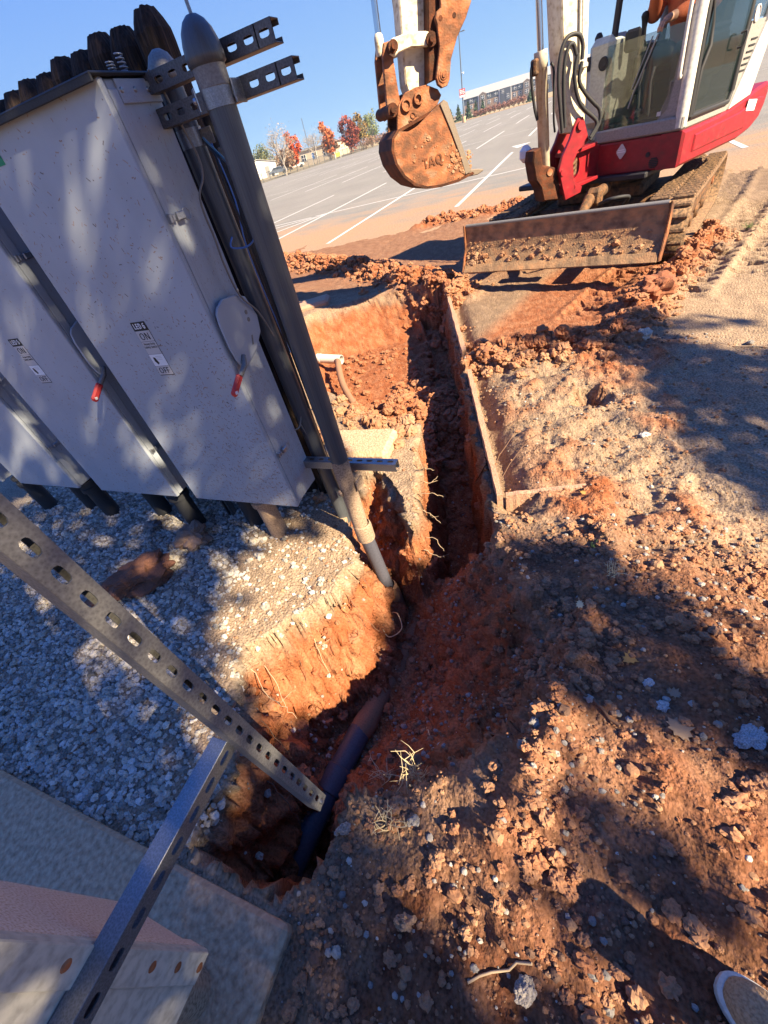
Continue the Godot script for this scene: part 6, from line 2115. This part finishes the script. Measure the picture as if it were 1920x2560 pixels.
	conifer("squat blue-green spruce at the end of the russet shrubs", Vector3(-13.2, 0, -148.5), 2.2, 1.25, 501)
	far_tree("yellow_tree", "thin yellow-olive tree beside the squat spruce, before the apartment block", tg, Vector3(-11.3, 0, -158.0), 3.0, {"cols": [Color(0.18, 0.14, 0.05), Color(0.27, 0.21, 0.08)], "n": 500, "w": 0.36}, 21)
	# apartment block
	var ap := thing("apartment_block", "long three-storey apartment block with brick and dark siding under a pale roof", "building", Vector3(0, 0, -300))
	s = S()
	bx(s, Vector3(-30, 1.9, -8), Vector3(59, 3.9, 16), 0.0)
	obj("brick_wall", s, M.brick_wall, ap)
	s = S()
	bx(s, Vector3(-30, 5.05, -8), Vector3(59, 2.4, 16), 0.0)
	obj("upper_wall", s, M.dark_siding, ap)
	s = S()
	prism(s, pl([[-1.2, 6.2], [-8, 9.2], [-15, 9.2], [-17, 6.2]]), -60.5, 0.5, Transform3D(Basis(Vector3(0, 0, 1), Vector3.UP, Vector3(1, 0, 0)), Vector3(0, 0, 1.6)), 0.0)
	obj("roof", s, M.roof, ap)
	for x in [-49.8, -28.4, -6.8]:
		s = S()
		prism(s, pl([[-1.7, 0], [1.7, 0], [1.7, 6.35], [0, 7.1], [-1.7, 6.35]]), -1.0, 0.9, Transform3D(Basis(), Vector3(x, 0, 0)), 0.0)
		var bay := obj("bay", s, M.brown_siding, ap)
		window_part(bay, Vector3(x, 5.1, 0.92), 1.7, 1.6)
		window_part(bay, Vector3(x, 2.7, 0.92), 1.7, 1.5)
	for x in [-38.7, -17.5]:
		s = S()
		bx(s, Vector3(x, 3.0, 0.25), Vector3(5.4, 6.1, 0.6), 0.0)
		var rec := obj("dark_front", s, M.dark_siding, ap)
		window_part(rec, Vector3(x + 1.2, 3.0, 0.6), 1.3, 1.7)
		window_part(rec, Vector3(x - 1.3, 5.0, 0.6), 1.3, 1.3)
	for x in [-56.0, -46.8, -43.4, -34.3, -31.8, -25.1, -21.8, -12.0, -3.5]:
		window_part(ap, Vector3(x, 5.2, 0.05), 1.6, 1.35)
		window_part(ap, Vector3(x, 2.8, 0.05), 1.6, 1.5)
	for x in [-41.7, -36.0, -52.0]:
		s = S()
		bx(s, Vector3(x, 3.1, 0.2), Vector3(0.35, 6.2, 0.3), 0.0)
		obj("downpipe", s, M.frame_white, ap)

# ------------------------------------------------------------------ stones, clods, roots, weeds, leaves
func rand_basis(r: RandomNumberGenerator) -> Basis:
	return Basis(Vector3(r.randfn(), r.randfn(), r.randfn()).normalized(), r.randf() * TAU)

func build_debris():
	var r := RandomNumberGenerator.new()
	r.seed = 77
	# crushed gravel on the pad
	var xf := []
	var cols := []
	while xf.size() < 21000:
		var x := -0.90 - pow(r.randf(), 1.25) * 2.9
		var z := r.randf_range(-1.72, 0.13)
		if x < -0.57 and z > 0.11: continue
		var q := ground_at(x, z)
		if r.randf() > q.y * 1.15 + 0.03: continue
		var sc := 0.008 + 0.022 * pow(r.randf(), 1.6)
		if r.randf() < 0.05: sc *= 1.5
		var b := rand_basis(r).scaled(Vector3(sc, sc * r.randf_range(0.45, 0.8), sc * r.randf_range(0.6, 1.0)))
		xf.append(Transform3D(b, Vector3(x, q.x + sc * r.randf_range(-0.05, 0.28), z)))
		var g := clampf(r.randfn(0.49, 0.13), 0.18, 0.75)
		var warm := r.randf()
		cols.append(Color(g, g * lerpf(0.95, 0.88, warm), g * lerpf(0.88, 0.70, warm)))
	scatter("gravel", lump_mesh(5, 3, 0.45, 0.9), M.stone, xf, cols, "grey crushed gravel covering the pad under the cabinets", "gravel")
	# pebbles and crumbs over the heap and the dug ground
	xf = []; cols = []
	var clod_xf := []
	var clod_cols := []
	var tries := 0
	while xf.size() < 11000 and tries < 90000:
		tries += 1
		var x := r.randf_range(-1.35, 1.30)
		var z := r.randf_range(-3.55, 0.45)
		if x < -0.75 and (z < -1.9 or z > -0.15 or ground_y(x, z) > -0.03 and r.randf() < 0.7): continue
		if r.randf() < 0.55: z = r.randf_range(-1.5, 0.42)
		if x > 0.75 and z > -1.6 and r.randf() < 0.4: continue
		if x < -0.55 and z > 0.1: continue
		var q := ground_at(x, z)
		if q.y > 0.4: continue
		var patch := n_lo.get_noise_2d(x * 3.0 + 80.0, z * 3.0)
		if r.randf() > 0.55 + 1.1 * patch: continue
		var sc := 0.004 + 0.018 * pow(r.randf(), 3.0)
		if r.randf() < 0.03: sc *= 2.0
		xf.append(Transform3D(rand_basis(r).scaled(Vector3(sc, sc * r.randf_range(0.6, 0.9), sc * r.randf_range(0.7, 1.0))), Vector3(x, q.x + sc * r.randf_range(0.0, 0.3), z)))
		var c := Color(0.30, 0.14, 0.075).lerp(Color(0.40, 0.24, 0.14), r.randf())
		var u := r.randf()
		if u < 0.05: c = Color(0.58, 0.53, 0.46) * r.randf_range(0.6, 1.0)
		elif u < 0.22: c = Color(0.36, 0.33, 0.30) * r.randf_range(0.6, 1.1)
		elif u < 0.34: c = Color(0.17, 0.10, 0.07)
		cols.append(c)
	scatter("pebbles", lump_mesh(6, 3, 0.28), M.stone, xf, cols, "red-brown and white pebbles strewn over the spoil heap and dug soil", "pebbles")
	# clods of clay: on the heap, the berms, the trench floor and the pit
	tries = 0
	while clod_xf.size() < 15000 and tries < 80000:
		tries += 1
		var x := 0.0
		var z := 0.0
		var big := 1.0
		match tries % 8:
			0, 5, 6, 7:
				x = r.randf_range(-0.5, 1.1); z = r.randf_range(-1.5, 0.3); big = 0.62
				if tries % 16 == 7:
					continue
				if tries % 8 == 7:
					big = 0.42
					x = r.randf_range(-0.6, 0.8); z = r.randf_range(-3.4, -1.5)
			1:
				var i := r.randi_range(0, BERM_FAR.size() - 2); var t := r.randf()
				x = lerpf(BERM_FAR[i][0], BERM_FAR[i + 1][0], t) + r.randfn(0, 0.16); z = lerpf(BERM_FAR[i][1], BERM_FAR[i + 1][1], t) + r.randfn(0, 0.16); big = 2.2
			2:
				var i := r.randi_range(0, BERM_RIGHT.size() - 2); var t := r.randf()
				x = lerpf(BERM_RIGHT[i][0], BERM_RIGHT[i + 1][0], t) + r.randfn(0, 0.11); z = lerpf(BERM_RIGHT[i][1], BERM_RIGHT[i + 1][1], t) + r.randfn(0, 0.13); big = 1.7
			3:
				x = r.randf_range(-2.6, -0.4); z = r.randf_range(-4.8, -0.2); big = 1.3
				if ground_at(x, z).x > -0.12: continue
			4:
				if tries % 40 == 4:
					x = r.randf_range(-2.9, -0.9); z = -9.8 + r.randfn(0, 0.13); big = 2.4
				else: x = -1.22 + r.randfn(0, 0.24); z = -3.05 + r.randfn(0, 0.42); big = 2.0
		var q := ground_at(x, z)
		if q.y > 0.3: continue
		if tries % 8 in [0, 5, 6, 7] and n_lo.get_noise_2d(x * 2.2 + 30.0, z * 2.2) < 0.04 and r.randf() < 0.86: continue
		if tries % 8 == 2 and r.randf() < 0.45: continue
		var sc := (0.007 + 0.055 * pow(r.randf(), 5.0)) * big
		clod_xf.append(Transform3D(rand_basis(r).scaled(Vector3(sc, sc * r.randf_range(0.6, 0.95), sc * r.randf_range(0.7, 1.1))), Vector3(x, q.x + sc * 0.18, z)))
		clod_cols.append(Color(0.33, 0.12, 0.055).lerp(Color(0.43, 0.26, 0.155), clampf(r.randf() * 0.45 + 0.5 * (1.0 - q.z), 0, 1)))
	scatter("clods", lump_mesh(7, 6, 0.40), M.stone, clod_xf, clod_cols, "loose crumbly red clay clods on berms, heap and trench floor", "clods")
	# single stones one can point at
	var rocks := [["red-brown flat boulder lying on the gravel behind the slotted post", -2.02, -0.80, 0.36, 0.15, 0.22, 0.9, Color(0.22, 0.10, 0.065), 11],
		["pinkish square rock touching the red-brown boulder on the gravel", -1.93, -1.11, 0.19, 0.13, 0.17, 0.4, Color(0.36, 0.25, 0.19), 12],
		["grey flat stone under the cabinets next to a black conduit", -2.33, -1.18, 0.11, 0.06, 0.09, 0.2, Color(0.25, 0.23, 0.22), 13],
		["small dark red clod pressed into the gravel beside the boulder", -2.20, -0.67, 0.16, 0.05, 0.13, 1.4, Color(0.24, 0.11, 0.07), 14],
		["pale upright stone beside two smaller pale stones on the sunny heap", -0.26, 0.005, 0.045, 0.07, 0.03, 0.3, Color(0.44, 0.30, 0.20), 15],
		["white chip of stone on the sunlit dug soil", 0.42, -2.20, 0.055, 0.02, 0.035, 0.2, Color(0.70, 0.67, 0.62), 16],
		["white lumpy stone on the berm between trench and tread prints", 0.50, -3.45, 0.10, 0.08, 0.09, 0.8, Color(0.62, 0.55, 0.46), 17],
		["white pebble lying among red crumbs on the shaded heap", 0.30, -0.72, 0.03, 0.018, 0.022, 0.5, Color(0.62, 0.62, 0.62), 18],
		["larger white pebble beside the dry oak leaf", 0.33, -0.66, 0.034, 0.02, 0.028, 0.5, Color(0.62, 0.62, 0.60), 19],
		["grey stone near the strut post's foot", -0.50, -0.125, 0.035, 0.05, 0.03, 0.5, Color(0.38, 0.36, 0.34), 20],
		["grey stone on the sunny slope of the heap", -0.30, -0.20, 0.035, 0.025, 0.025, 0.5, Color(0.36, 0.35, 0.33), 21],
		["pale stone half buried in the lower heap", 0.02, 0.02, 0.05, 0.03, 0.035, 1.0, Color(0.36, 0.33, 0.30), 22],
		["big red clay lump crowning the berm by the excavator blade", 0.62, -4.15, 0.26, 0.19, 0.22, 0.5, Color(0.34, 0.13, 0.065), 23],
		["red clay lump perched on the trench lip past the long slab", -0.58, -3.22, 0.16, 0.14, 0.14, 0.9, Color(0.36, 0.16, 0.08), 24],
		["dark round clod beside the cleat prints", 1.26, -5.35, 0.14, 0.11, 0.13, 0.9, Color(0.26, 0.17, 0.11), 25],
		["pale flat chip of broken concrete on the heap", 0.52, -0.62, 0.085, 0.02, 0.045, 0.7, Color(0.45, 0.46, 0.48), 26]]
	for q in rocks:
		var o := single("rock", lump_mesh(q[8] * 7, 10, 0.34), M.stone if false else rock_mat(q[7]), q[0], "rock", "", Vector3(q[1], ground_y(q[1], q[2]) + q[4] * 0.30, q[2]))
		o.basis = Basis(Vector3.UP, q[6]).scaled_local(Vector3(q[3], q[4], q[5]))
	# roots
	var roots := [[[-0.70, -0.10, -1.62], [-0.63, -0.09, -1.60], [-0.58, -0.13, -1.57]], [[-0.74, -0.06, -1.74], [-0.66, -0.04, -1.72], [-0.60, -0.09, -1.74]], [[-0.78, -0.04, -1.85], [-0.71, -0.06, -1.84], [-0.66, -0.04, -1.86]], [[-0.66, -0.16, -1.48], [-0.59, -0.15, -1.47], [-0.54, -0.20, -1.44]], [[-0.64, -0.2, -1.42], [-0.57, -0.22, -1.42], [-0.52, -0.2, -1.40]], [[-0.80, -0.05, -1.92], [-0.74, -0.02, -1.91], [-0.69, -0.05, -1.92]],
		[[-1.20, -0.10, -0.55], [-1.08, -0.13, -0.48], [-0.98, -0.12, -0.44], [-0.90, -0.16, -0.43]], [[-1.22, -0.12, -0.60], [-1.10, -0.16, -0.53], [-1.02, -0.22, -0.47]], [[-1.05, -0.06, -0.84], [-0.98, -0.18, -0.76], [-0.93, -0.30, -0.70]], [[-1.12, -0.05, -0.74], [-1.04, -0.20, -0.66], [-1.02, -0.38, -0.60]], [[-0.93, -0.05, -1.0], [-0.84, -0.16, -0.95], [-0.74, -0.25, -0.92]], [[-0.93, -0.08, -1.12], [-0.85, -0.10, -1.10], [-0.80, -0.18, -1.06]],
		[[-1.02, -0.02, -1.28], [-0.96, -0.09, -1.20], [-0.88, -0.16, -1.16]], [[-0.30, -0.02, -1.72], [-0.18, 0.09, -2.0], [-0.04, 0.10, -2.15]], [[-0.34, 0.0, -1.95], [-0.22, 0.10, -2.25], [-0.14, 0.11, -2.35]], [[-0.30, -0.05, -1.62], [-0.24, -0.10, -1.42], [-0.16, -0.06, -1.36]], [[-0.45, -0.35, -1.28], [-0.36, -0.22, -1.2], [-0.25, -0.2, -1.15]], [[-0.55, -0.45, -1.10], [-0.42, -0.30, -1.02], [-0.30, -0.22, -0.98]], [[-0.95, -0.2, -0.2], [-0.86, -0.26, -0.16], [-0.80, -0.36, -0.12]], [[-1.12, -0.12, -0.40], [-1.0, -0.2, -0.34], [-0.93, -0.3, -0.30]]]
	var k := 0
	for q in roots:
		var p := []
		for e in q: p.append(Vector3(e[0], e[1], e[2]) + Vector3(r.randfn(), r.randfn(), r.randfn()) * 0.006)
		p = curve(p, 5)
		for i in p.size(): p[i] += Vector3(r.randfn(), r.randfn(), r.randfn()) * 0.003
		var rad := []
		for i in p.size(): rad.append(lerpf(0.0026, 0.0009, float(i) / p.size()))
		var s := S()
		tube(s, p, rad, 5)
		if k % 2 == 0:
			var i := p.size() / 2
			tube(s, [p[i], p[i] + Vector3(r.randfn(), r.randfn(), r.randfn()) * 0.02, p[i] + Vector3(0.05, r.randf_range(-0.04, 0.03), r.randfn() * 0.03)], [0.0018, 0.0014, 0.0008], 4)
		single("root", s, M.root if k < 9 else M.root_dark, "thin root poking out of the cut trench wall", "root", "roots poking out of the cut soil")
		k += 1
	# dry weeds
	weed("dry branching weed by a split straw stalk at the hole's edge", Vector3(-0.33, ground_y(-0.33, -0.33), -0.33), 0.17, 15, 3)
	weed("small pale weed hanging over the buried pipe", Vector3(-0.50, ground_y(-0.50, -0.33), -0.33), 0.12, 9, 4)
	weed("wispy dry weed standing on the sunny heap", Vector3(-0.37, ground_y(-0.37, -0.17), -0.17), 0.09, 9, 5)
	weed("pale dry grass tuft at the shadow edge on the heap", Vector3(0.22, ground_y(0.22, -1.14), -1.14), 0.07, 10, 6)
	weed("little green grass tuft on the heap near the turned slab", Vector3(0.16, ground_y(0.16, -1.30), -1.30), 0.06, 12, 7, "leafy_green")
	weed("green grass tuft beside the excavator's track", Vector3(1.62, ground_y(1.62, -6.0), -6.0), 0.10, 26, 8, "leafy_green")
	var s := S()
	prism(s, pl([[-0.012, 0], [0.010, 0], [0.014, 0.10], [0.004, 0.17], [-0.004, 0.12], [-0.010, 0.15]]), -0.003, 0.003, Transform3D(Basis(Vector3.UP, 0.5) * Basis(Vector3.RIGHT, 0.2), Vector3.ZERO))
	single("straw_stalk", s, M.straw, "split straw-coloured stalk standing in the dry weed", "stalk", "", Vector3(-0.36, ground_y(-0.36, -0.31) - 0.01, -0.31))
	# fallen oak leaves and sticks
	var leafs := [["grey-brown lobed oak leaf lying on the shaded heap", 0.36, -0.60, 0.075, 0.6, "leaf_dry"], ["curled amber oak leaf on the shaded heap", 0.26, -0.80, 0.055, 2.2, "leaf_yellow"], ["small tan leaf beside the ridge on the heap", 0.36, -0.70, 0.04, 1.2, "leaf_dry"], ["straw-yellow leaf caught on the heap's ridge", 0.11, -0.97, 0.035, 0.2, "straw"], ["brown leaf on the dark slope above the pipe", -0.02, -0.74, 0.03, 2.9, "leaf_dry"], ["yellow leaf on the dug soil near the slab", 0.12, -1.66, 0.03, 1.0, "leaf_yellow"]]
	for q in leafs:
		s = S()
		var pts := []
		for e in [[0, -0.5], [0.10, -0.34], [0.26, -0.36], [0.20, -0.18], [0.42, -0.10], [0.28, 0.04], [0.46, 0.22], [0.24, 0.22], [0.20, 0.42], [0.06, 0.36], [0, 0.52]]: pts.append(Vector2(e[0], e[1]))
		for i in range(9, 0, -1): pts.append(Vector2(-pts[i].x * 0.9, pts[i].y))
		var tri := Geometry2D.triangulate_polygon(PackedVector2Array(pts))
		for i in tri:
			var a: Vector2 = pts[i] * q[3]
			s.set_smooth_group(1)
			s.add_vertex(Vector3(a.x, 0.18 * absf(a.x) + 2.0 * a.x * a.x / q[3] * 0.3 + 0.12 * a.y * a.y / q[3], a.y))
		tube(s, [Vector3(0, 0, -0.5) * q[3], Vector3(0.03, 0.05, -0.75) * q[3]], 0.0008, 4)
		var o := single("oak_leaf", s, M[q[5]], q[0], "leaf", "fallen leaves", Vector3(q[1], ground_y(q[1], q[2]) + 0.010, q[2]))
		o.rotation = Vector3(r.randfn() * 0.15, q[4], r.randfn() * 0.15)
	for q in [["dark straight stick on the shaded heap", 0.10, -0.66, 0.22, -0.58, 0.005, "root_dark"], ["bent tan root lying across the lower heap", -0.10, 0.05, 0.03, -0.03, 0.0028, "root"], ["thin twig beside the dark stick", 0.14, -0.74, 0.18, -0.69, 0.002, "root_dark"], ["pale twig on the smooth sand beside the dug soil", 1.02, -3.30, 1.25, -3.24, 0.004, "root"], ["thin twig on the dug soil past the turned slab", 0.55, -2.0, 0.66, -2.06, 0.003, "root_dark"], ["curved brown twig on the gravel by the concrete pad", -1.62, -0.12, -1.66, 0.02, 0.004, "root_dark"], ["thin pale stalk on the slope above the pipe", -0.46, -0.62, -0.40, -0.56, 0.003, "straw"]]:
		var p := []
		for i in 6:
			var t := i / 5.0
			var x: float = lerpf(q[1], q[3], t) + r.randfn() * 0.004
			var z: float = lerpf(q[2], q[4], t) + r.randfn() * 0.004
			p.append(Vector3(x, ground_y(x, z) + q[5] + 0.004, z))
		s = S()
		tube(s, p, q[5], 6)
		single("stick", s, M[q[6]], q[0], "stick", "sticks and twigs on the ground")
	# thin white cord ends in the trench
	s = S()
	tube(s, curve([Vector3(-0.80, -0.46, -1.16), Vector3(-0.74, -0.40, -1.12), Vector3(-0.70, -0.42, -1.05), Vector3(-0.76, -0.44, -1.00), Vector3(-0.82, -0.43, -1.05)], 6), 0.003, 6)
	single("string_scrap", s, M.root, "looped scrap of pale string on the trench floor by the pipe", "cord")
	build_boot()

func rock_mat(c: Color) -> StandardMaterial3D:
	var m := StandardMaterial3D.new()
	m.albedo_color = c.linear_to_srgb()
	m.albedo_texture = T.soil
	m.uv1_triplanar = true
	m.uv1_world_triplanar = true
	m.uv1_scale = Vector3.ONE * 6.0
	m.normal_enabled = true
	m.normal_texture = T.soil_n
	m.roughness = 0.95
	return m

func weed(label: String, at: Vector3, h: float, n: int, seed_: int, m := "straw"):
	if not M.has("leafy_green"): mat("leafy_green", lin(0.10, 0.17, 0.05), 0.7)
	var r := RandomNumberGenerator.new()
	r.seed = seed_ * 19
	var o := thing("dry_weed" if m == "straw" else "grass_tuft", label, "weed", at)
	for k in n:
		var s := S()
		var a := r.randf() * TAU
		var lean := r.randf_range(0.2, 1.0)
		var p := [Vector3(r.randfn(), 0, r.randfn()) * 0.008]
		var d := Vector3(cos(a) * lean, 1.0, sin(a) * lean).normalized()
		var ln := h * r.randf_range(0.5, 1.1)
		for i in 5:
			d = (d + Vector3(r.randfn(), r.randfn() * 0.5 - 0.05, r.randfn()) * 0.3).normalized()
			p.append(p[-1] + d * ln / 5.0)
		tube(s, p, [0.0022, 0.002, 0.0017, 0.0014, 0.0011, 0.0006], 4)
		if m == "straw":
			for i in [2, 3, 4]:
				var e := Vector3(r.randfn(), r.randf(), r.randfn()).normalized()
				tube(s, [p[i], p[i] + e * ln * 0.16, p[i] + (e + Vector3(r.randfn(), r.randfn(), r.randfn()) * 0.3) * ln * 0.3], [0.0013, 0.0011, 0.0006], 4)
		obj("stem" if m == "straw" else "blade", s, M[m], o)

func build_boot():
	var gx := 0.490
	var gz := -0.045
	var o := thing("boot", "mud-caked boot with a white sole rim at the heap's edge", "boot", Vector3(gx, ground_y(0.42, -0.1) + 0.012, gz), "", -0.55)
	# toe looks to local -x
	var out := []
	for k in 40:
		var a := TAU * k / 40.0
		var x := cos(a) * 0.145
		var w := 0.052 - 0.010 * smoothstep(-0.02, 0.09, x) + 0.004 * smoothstep(0.06, -0.12, x)
		out.append(Vector2(x, sin(a) * w * pow(absf(sin(a)), -0.25) if absf(sin(a)) > 0.01 else 0.0))
	var s := S()
	var up := Transform3D(Basis(Vector3(1, 0, 0), Vector3(0, 0, 1), Vector3(0, -1, 0)), Vector3.ZERO)
	prism(s, out, 0.0, -0.032, up, 0.006)
	obj("sole", s, M.boot_white, o)
	s = S()
	var rings := []
	var lv := [[0.030, 0.955, 1.0], [0.042, 0.95, 1.0], [0.060, 0.90, 0.93], [0.078, 0.80, 0.80], [0.092, 0.62, 0.62]]
	for l in lv:
		var ring := []
		for q in out:
			ring.append(Vector3(q.x * l[1] + (1.0 - l[1]) * 0.03, l[0] + 0.02 * smoothstep(-0.05, 0.10, q.x) * (l[0] / 0.09), q.y * l[2] * 0.95))
		rings.append(ring)
	s.set_smooth_group(1)
	for j in rings.size() - 1:
		for k in 40:
			quad_out(s, rings[j][k], rings[j][(k + 1) % 40], rings[j + 1][(k + 1) % 40], rings[j + 1][k], Vector3(rings[j][k].x * 0.3, 0.02, 0))
	for k in 40:
		tri_out(s, rings[-1][k], rings[-1][(k + 1) % 40], Vector3(0.0, 0.108, 0), Vector3(0, 0, 0))
	obj("upper", s, M.boot_mud, o)
	s = S()
	lathe(s, [Vector2(0.050, 0.07), Vector2(0.052, 0.16), Vector2(0.058, 0.26), Vector2(0.062, 0.30), Vector2(0.057, 0.30), Vector2(0.048, 0.2), Vector2(0.0, 0.15)], 20, Transform3D(Basis(), Vector3(0.080, 0, 0)), true)
	obj("shaft", s, M.boot_mud, o)
	s = S()
	lathe(s, [Vector2(0, 0.006), Vector2(0.010, 0.004), Vector2(0.012, 0.0)], 8, Transform3D(Basis(), Vector3(-0.05, 0.09, 0.01)))
	obj("mud_spot", s, M.root_dark, o)

# ------------------------------------------------------------------ unseen tree behind the camera, its leaves placed to throw the near shade
const LIT := [
	[[-0.78, -3.30], [-0.34, -1.70], [-0.20, -1.50], [0.06, -1.40], [0.14, -1.22], [0.31, -1.00], [0.50, -0.85], [0.80, -0.72], [1.1, -0.8], [1.0, -1.35], [0.70, -1.70], [0.52, -2.20], [0.42, -2.58], [0.36, -2.95], [0.20, -3.20], [-0.2, -3.28]],
	[[-0.16, -0.62], [0.06, -0.66], [0.24, -0.60], [0.40, -0.49], [0.64, -0.36], [0.59, -0.22], [0.34, -0.28], [0.22, -0.34], [0.12, -0.40], [-0.04, -0.40], [-0.14, -0.50]],
	[[-0.40, -0.20], [-0.28, -0.27], [-0.16, -0.31], [-0.10, -0.25], [-0.03, -0.15], [-0.02, -0.05], [-0.10, 0.0], [-0.20, -0.01], [-0.32, -0.08]],
	[[0.12, -0.20], [0.40, -0.20], [0.45, -0.05], [0.16, -0.06]],
	[[-1.54, -0.98], [-1.42, -0.68], [-1.24, -0.48], [-0.95, -0.38], [-0.52, -0.29], [-0.30, -0.31], [-0.22, -0.58], [-0.32, -0.80], [-0.35, -1.20], [-0.50, -1.40], [-0.72, -1.62], [-0.92, -1.40], [-1.16, -1.36], [-1.42, -1.26]],
	[[-0.62, -1.15], [-0.28, -1.20], [-0.20, -1.60], [-0.35, -2.45], [-1.05, -2.35], [-0.85, -1.75]],
	[[0.72, -3.36], [1.7, -3.36], [1.7, -3.62], [0.72, -3.66]]]
const SHADE := [
	[[0.10, -3.30], [0.38, -2.6], [0.48, -2.2], [0.68, -1.7], [1.0, -1.3], [2.6, -1.2], [2.9, -3.3], [1.2, -3.75], [0.60, -3.85], [-0.75, -3.75], [-0.78, -3.40]],
	[[-0.65, -1.05], [-0.25, -1.52], [0.16, -1.36], [0.66, -0.80], [1.0, -0.66], [2.4, -0.9], [2.4, 1.2], [-0.55, 1.2], [-0.55, -0.2], [-1.25, -0.3], [-1.25, -0.62], [-0.9, -0.6]],
	[[-0.56, 1.2], [-0.56, -0.15], [-0.98, -0.22], [-1.2, -0.45], [-1.28, -0.62], [-1.55, -0.95], [-1.45, -1.32], [-1.0, -1.42], [-1.15, -1.75], [-1.6, -2.15], [-4.2, -2.75], [-6.6, -3.3], [-7.0, -0.6], [-4.0, 1.6]]]

func build_shade_tree():
	var r := RandomNumberGenerator.new()
	r.seed = 900
	var L := []
	for q in LIT:            # openings are a little wider than the light that comes through
		L.append_array(Geometry2D.offset_polygon(PackedVector2Array(pl(q)), 0.05))
	var SH := SHADE.map(func(a): return PackedVector2Array(pl(a)))
	var gap := FastNoiseLite.new()
	gap.seed = 55
	gap.frequency = 2.6
	gap.fractal_octaves = 2
	var pts := []
	var cols := []
	var anchors := []
	var step := 0.105
	var z := -3.9
	while z < 1.7:
		var x := -7.1
		while x < 2.9:
			var g := Vector2(x + r.randf_range(-0.5, 0.5) * step, z + r.randf_range(-0.5, 0.5) * step)
			x += step
			var shaded := false
			for p in SH:
				if Geometry2D.is_point_in_polygon(g, p): shaded = true
			for p in L:
				if Geometry2D.is_point_in_polygon(g, p): shaded = false
			if not shaded: continue
			var open: float = 0.95
			if g.x < -0.95: open = 0.24
			if gap.get_noise_2d(g.x, g.y) > open: continue
			var h := 5.2 + 0.9 * r.randfn(0, 0.5)
			var c := Vector3(g.x, 0, g.y) + to_sun * (clampf(h, 4.0, 6.8) / to_sun.y)  # clumps set along sun rays; some throw an absent person's leg shadow
			if r.randf() < 0.10: anchors.append(c)
			for k in 12:
				pts.append(c + Vector3(r.randfn(), r.randfn(), r.randfn()) * 0.048)
				cols.append(Color(0.08, 0.10, 0.03).lerp(Color(0.26, 0.17, 0.05), r.randf()))
		z += step
	var o := thing("oak_tree", "broad unseen oak, its crown shaped to shade the cabinets and the heap", "tree", Vector3(6.4, 0, 2.6))
	var crown := obj("crown", leaf_cloud(pts, cols, 0.078, r), M.leafy, o)
	crown.position = -o.position
	var s := S()
	tube(s, [Vector3(0, -0.1, 0), Vector3(0.05, 0.3, 0), Vector3(0.0, 1.5, 0.05), Vector3(-0.1, 2.9, 0.0)], [0.34, 0.26, 0.22, 0.19], 14)
	obj("trunk", s, M.bark, o)
	# limbs from the trunk's fork out to the leaf clumps
	var fork := Vector3(6.3, 2.85, 2.6)
	s = S()
	for k in range(0, anchors.size(), 14):
		var a: Vector3 = anchors[k]
		var m := fork.lerp(a, 0.5) + Vector3(r.randfn() * 0.15, 0.25, r.randfn() * 0.15)
		tube(s, [fork, m, a], [0.022, 0.012, 0.004], 5, false)
	for q in [[0.31, -1.085, 0.68, -0.955, 0.018]]:
		var a := Vector3(q[0], 0.1, q[1]) + to_sun * 6.5
		var b := Vector3(q[2], 0.1, q[3]) + to_sun * 6.5
		tube(s, [a, a.lerp(b, 0.5) + Vector3(0, 0.02, 0), b, fork], [0.010, q[4], q[4], 0.04], 6)
	var lm := obj("limbs", s, M.bark, o)
	lm.position = -o.position
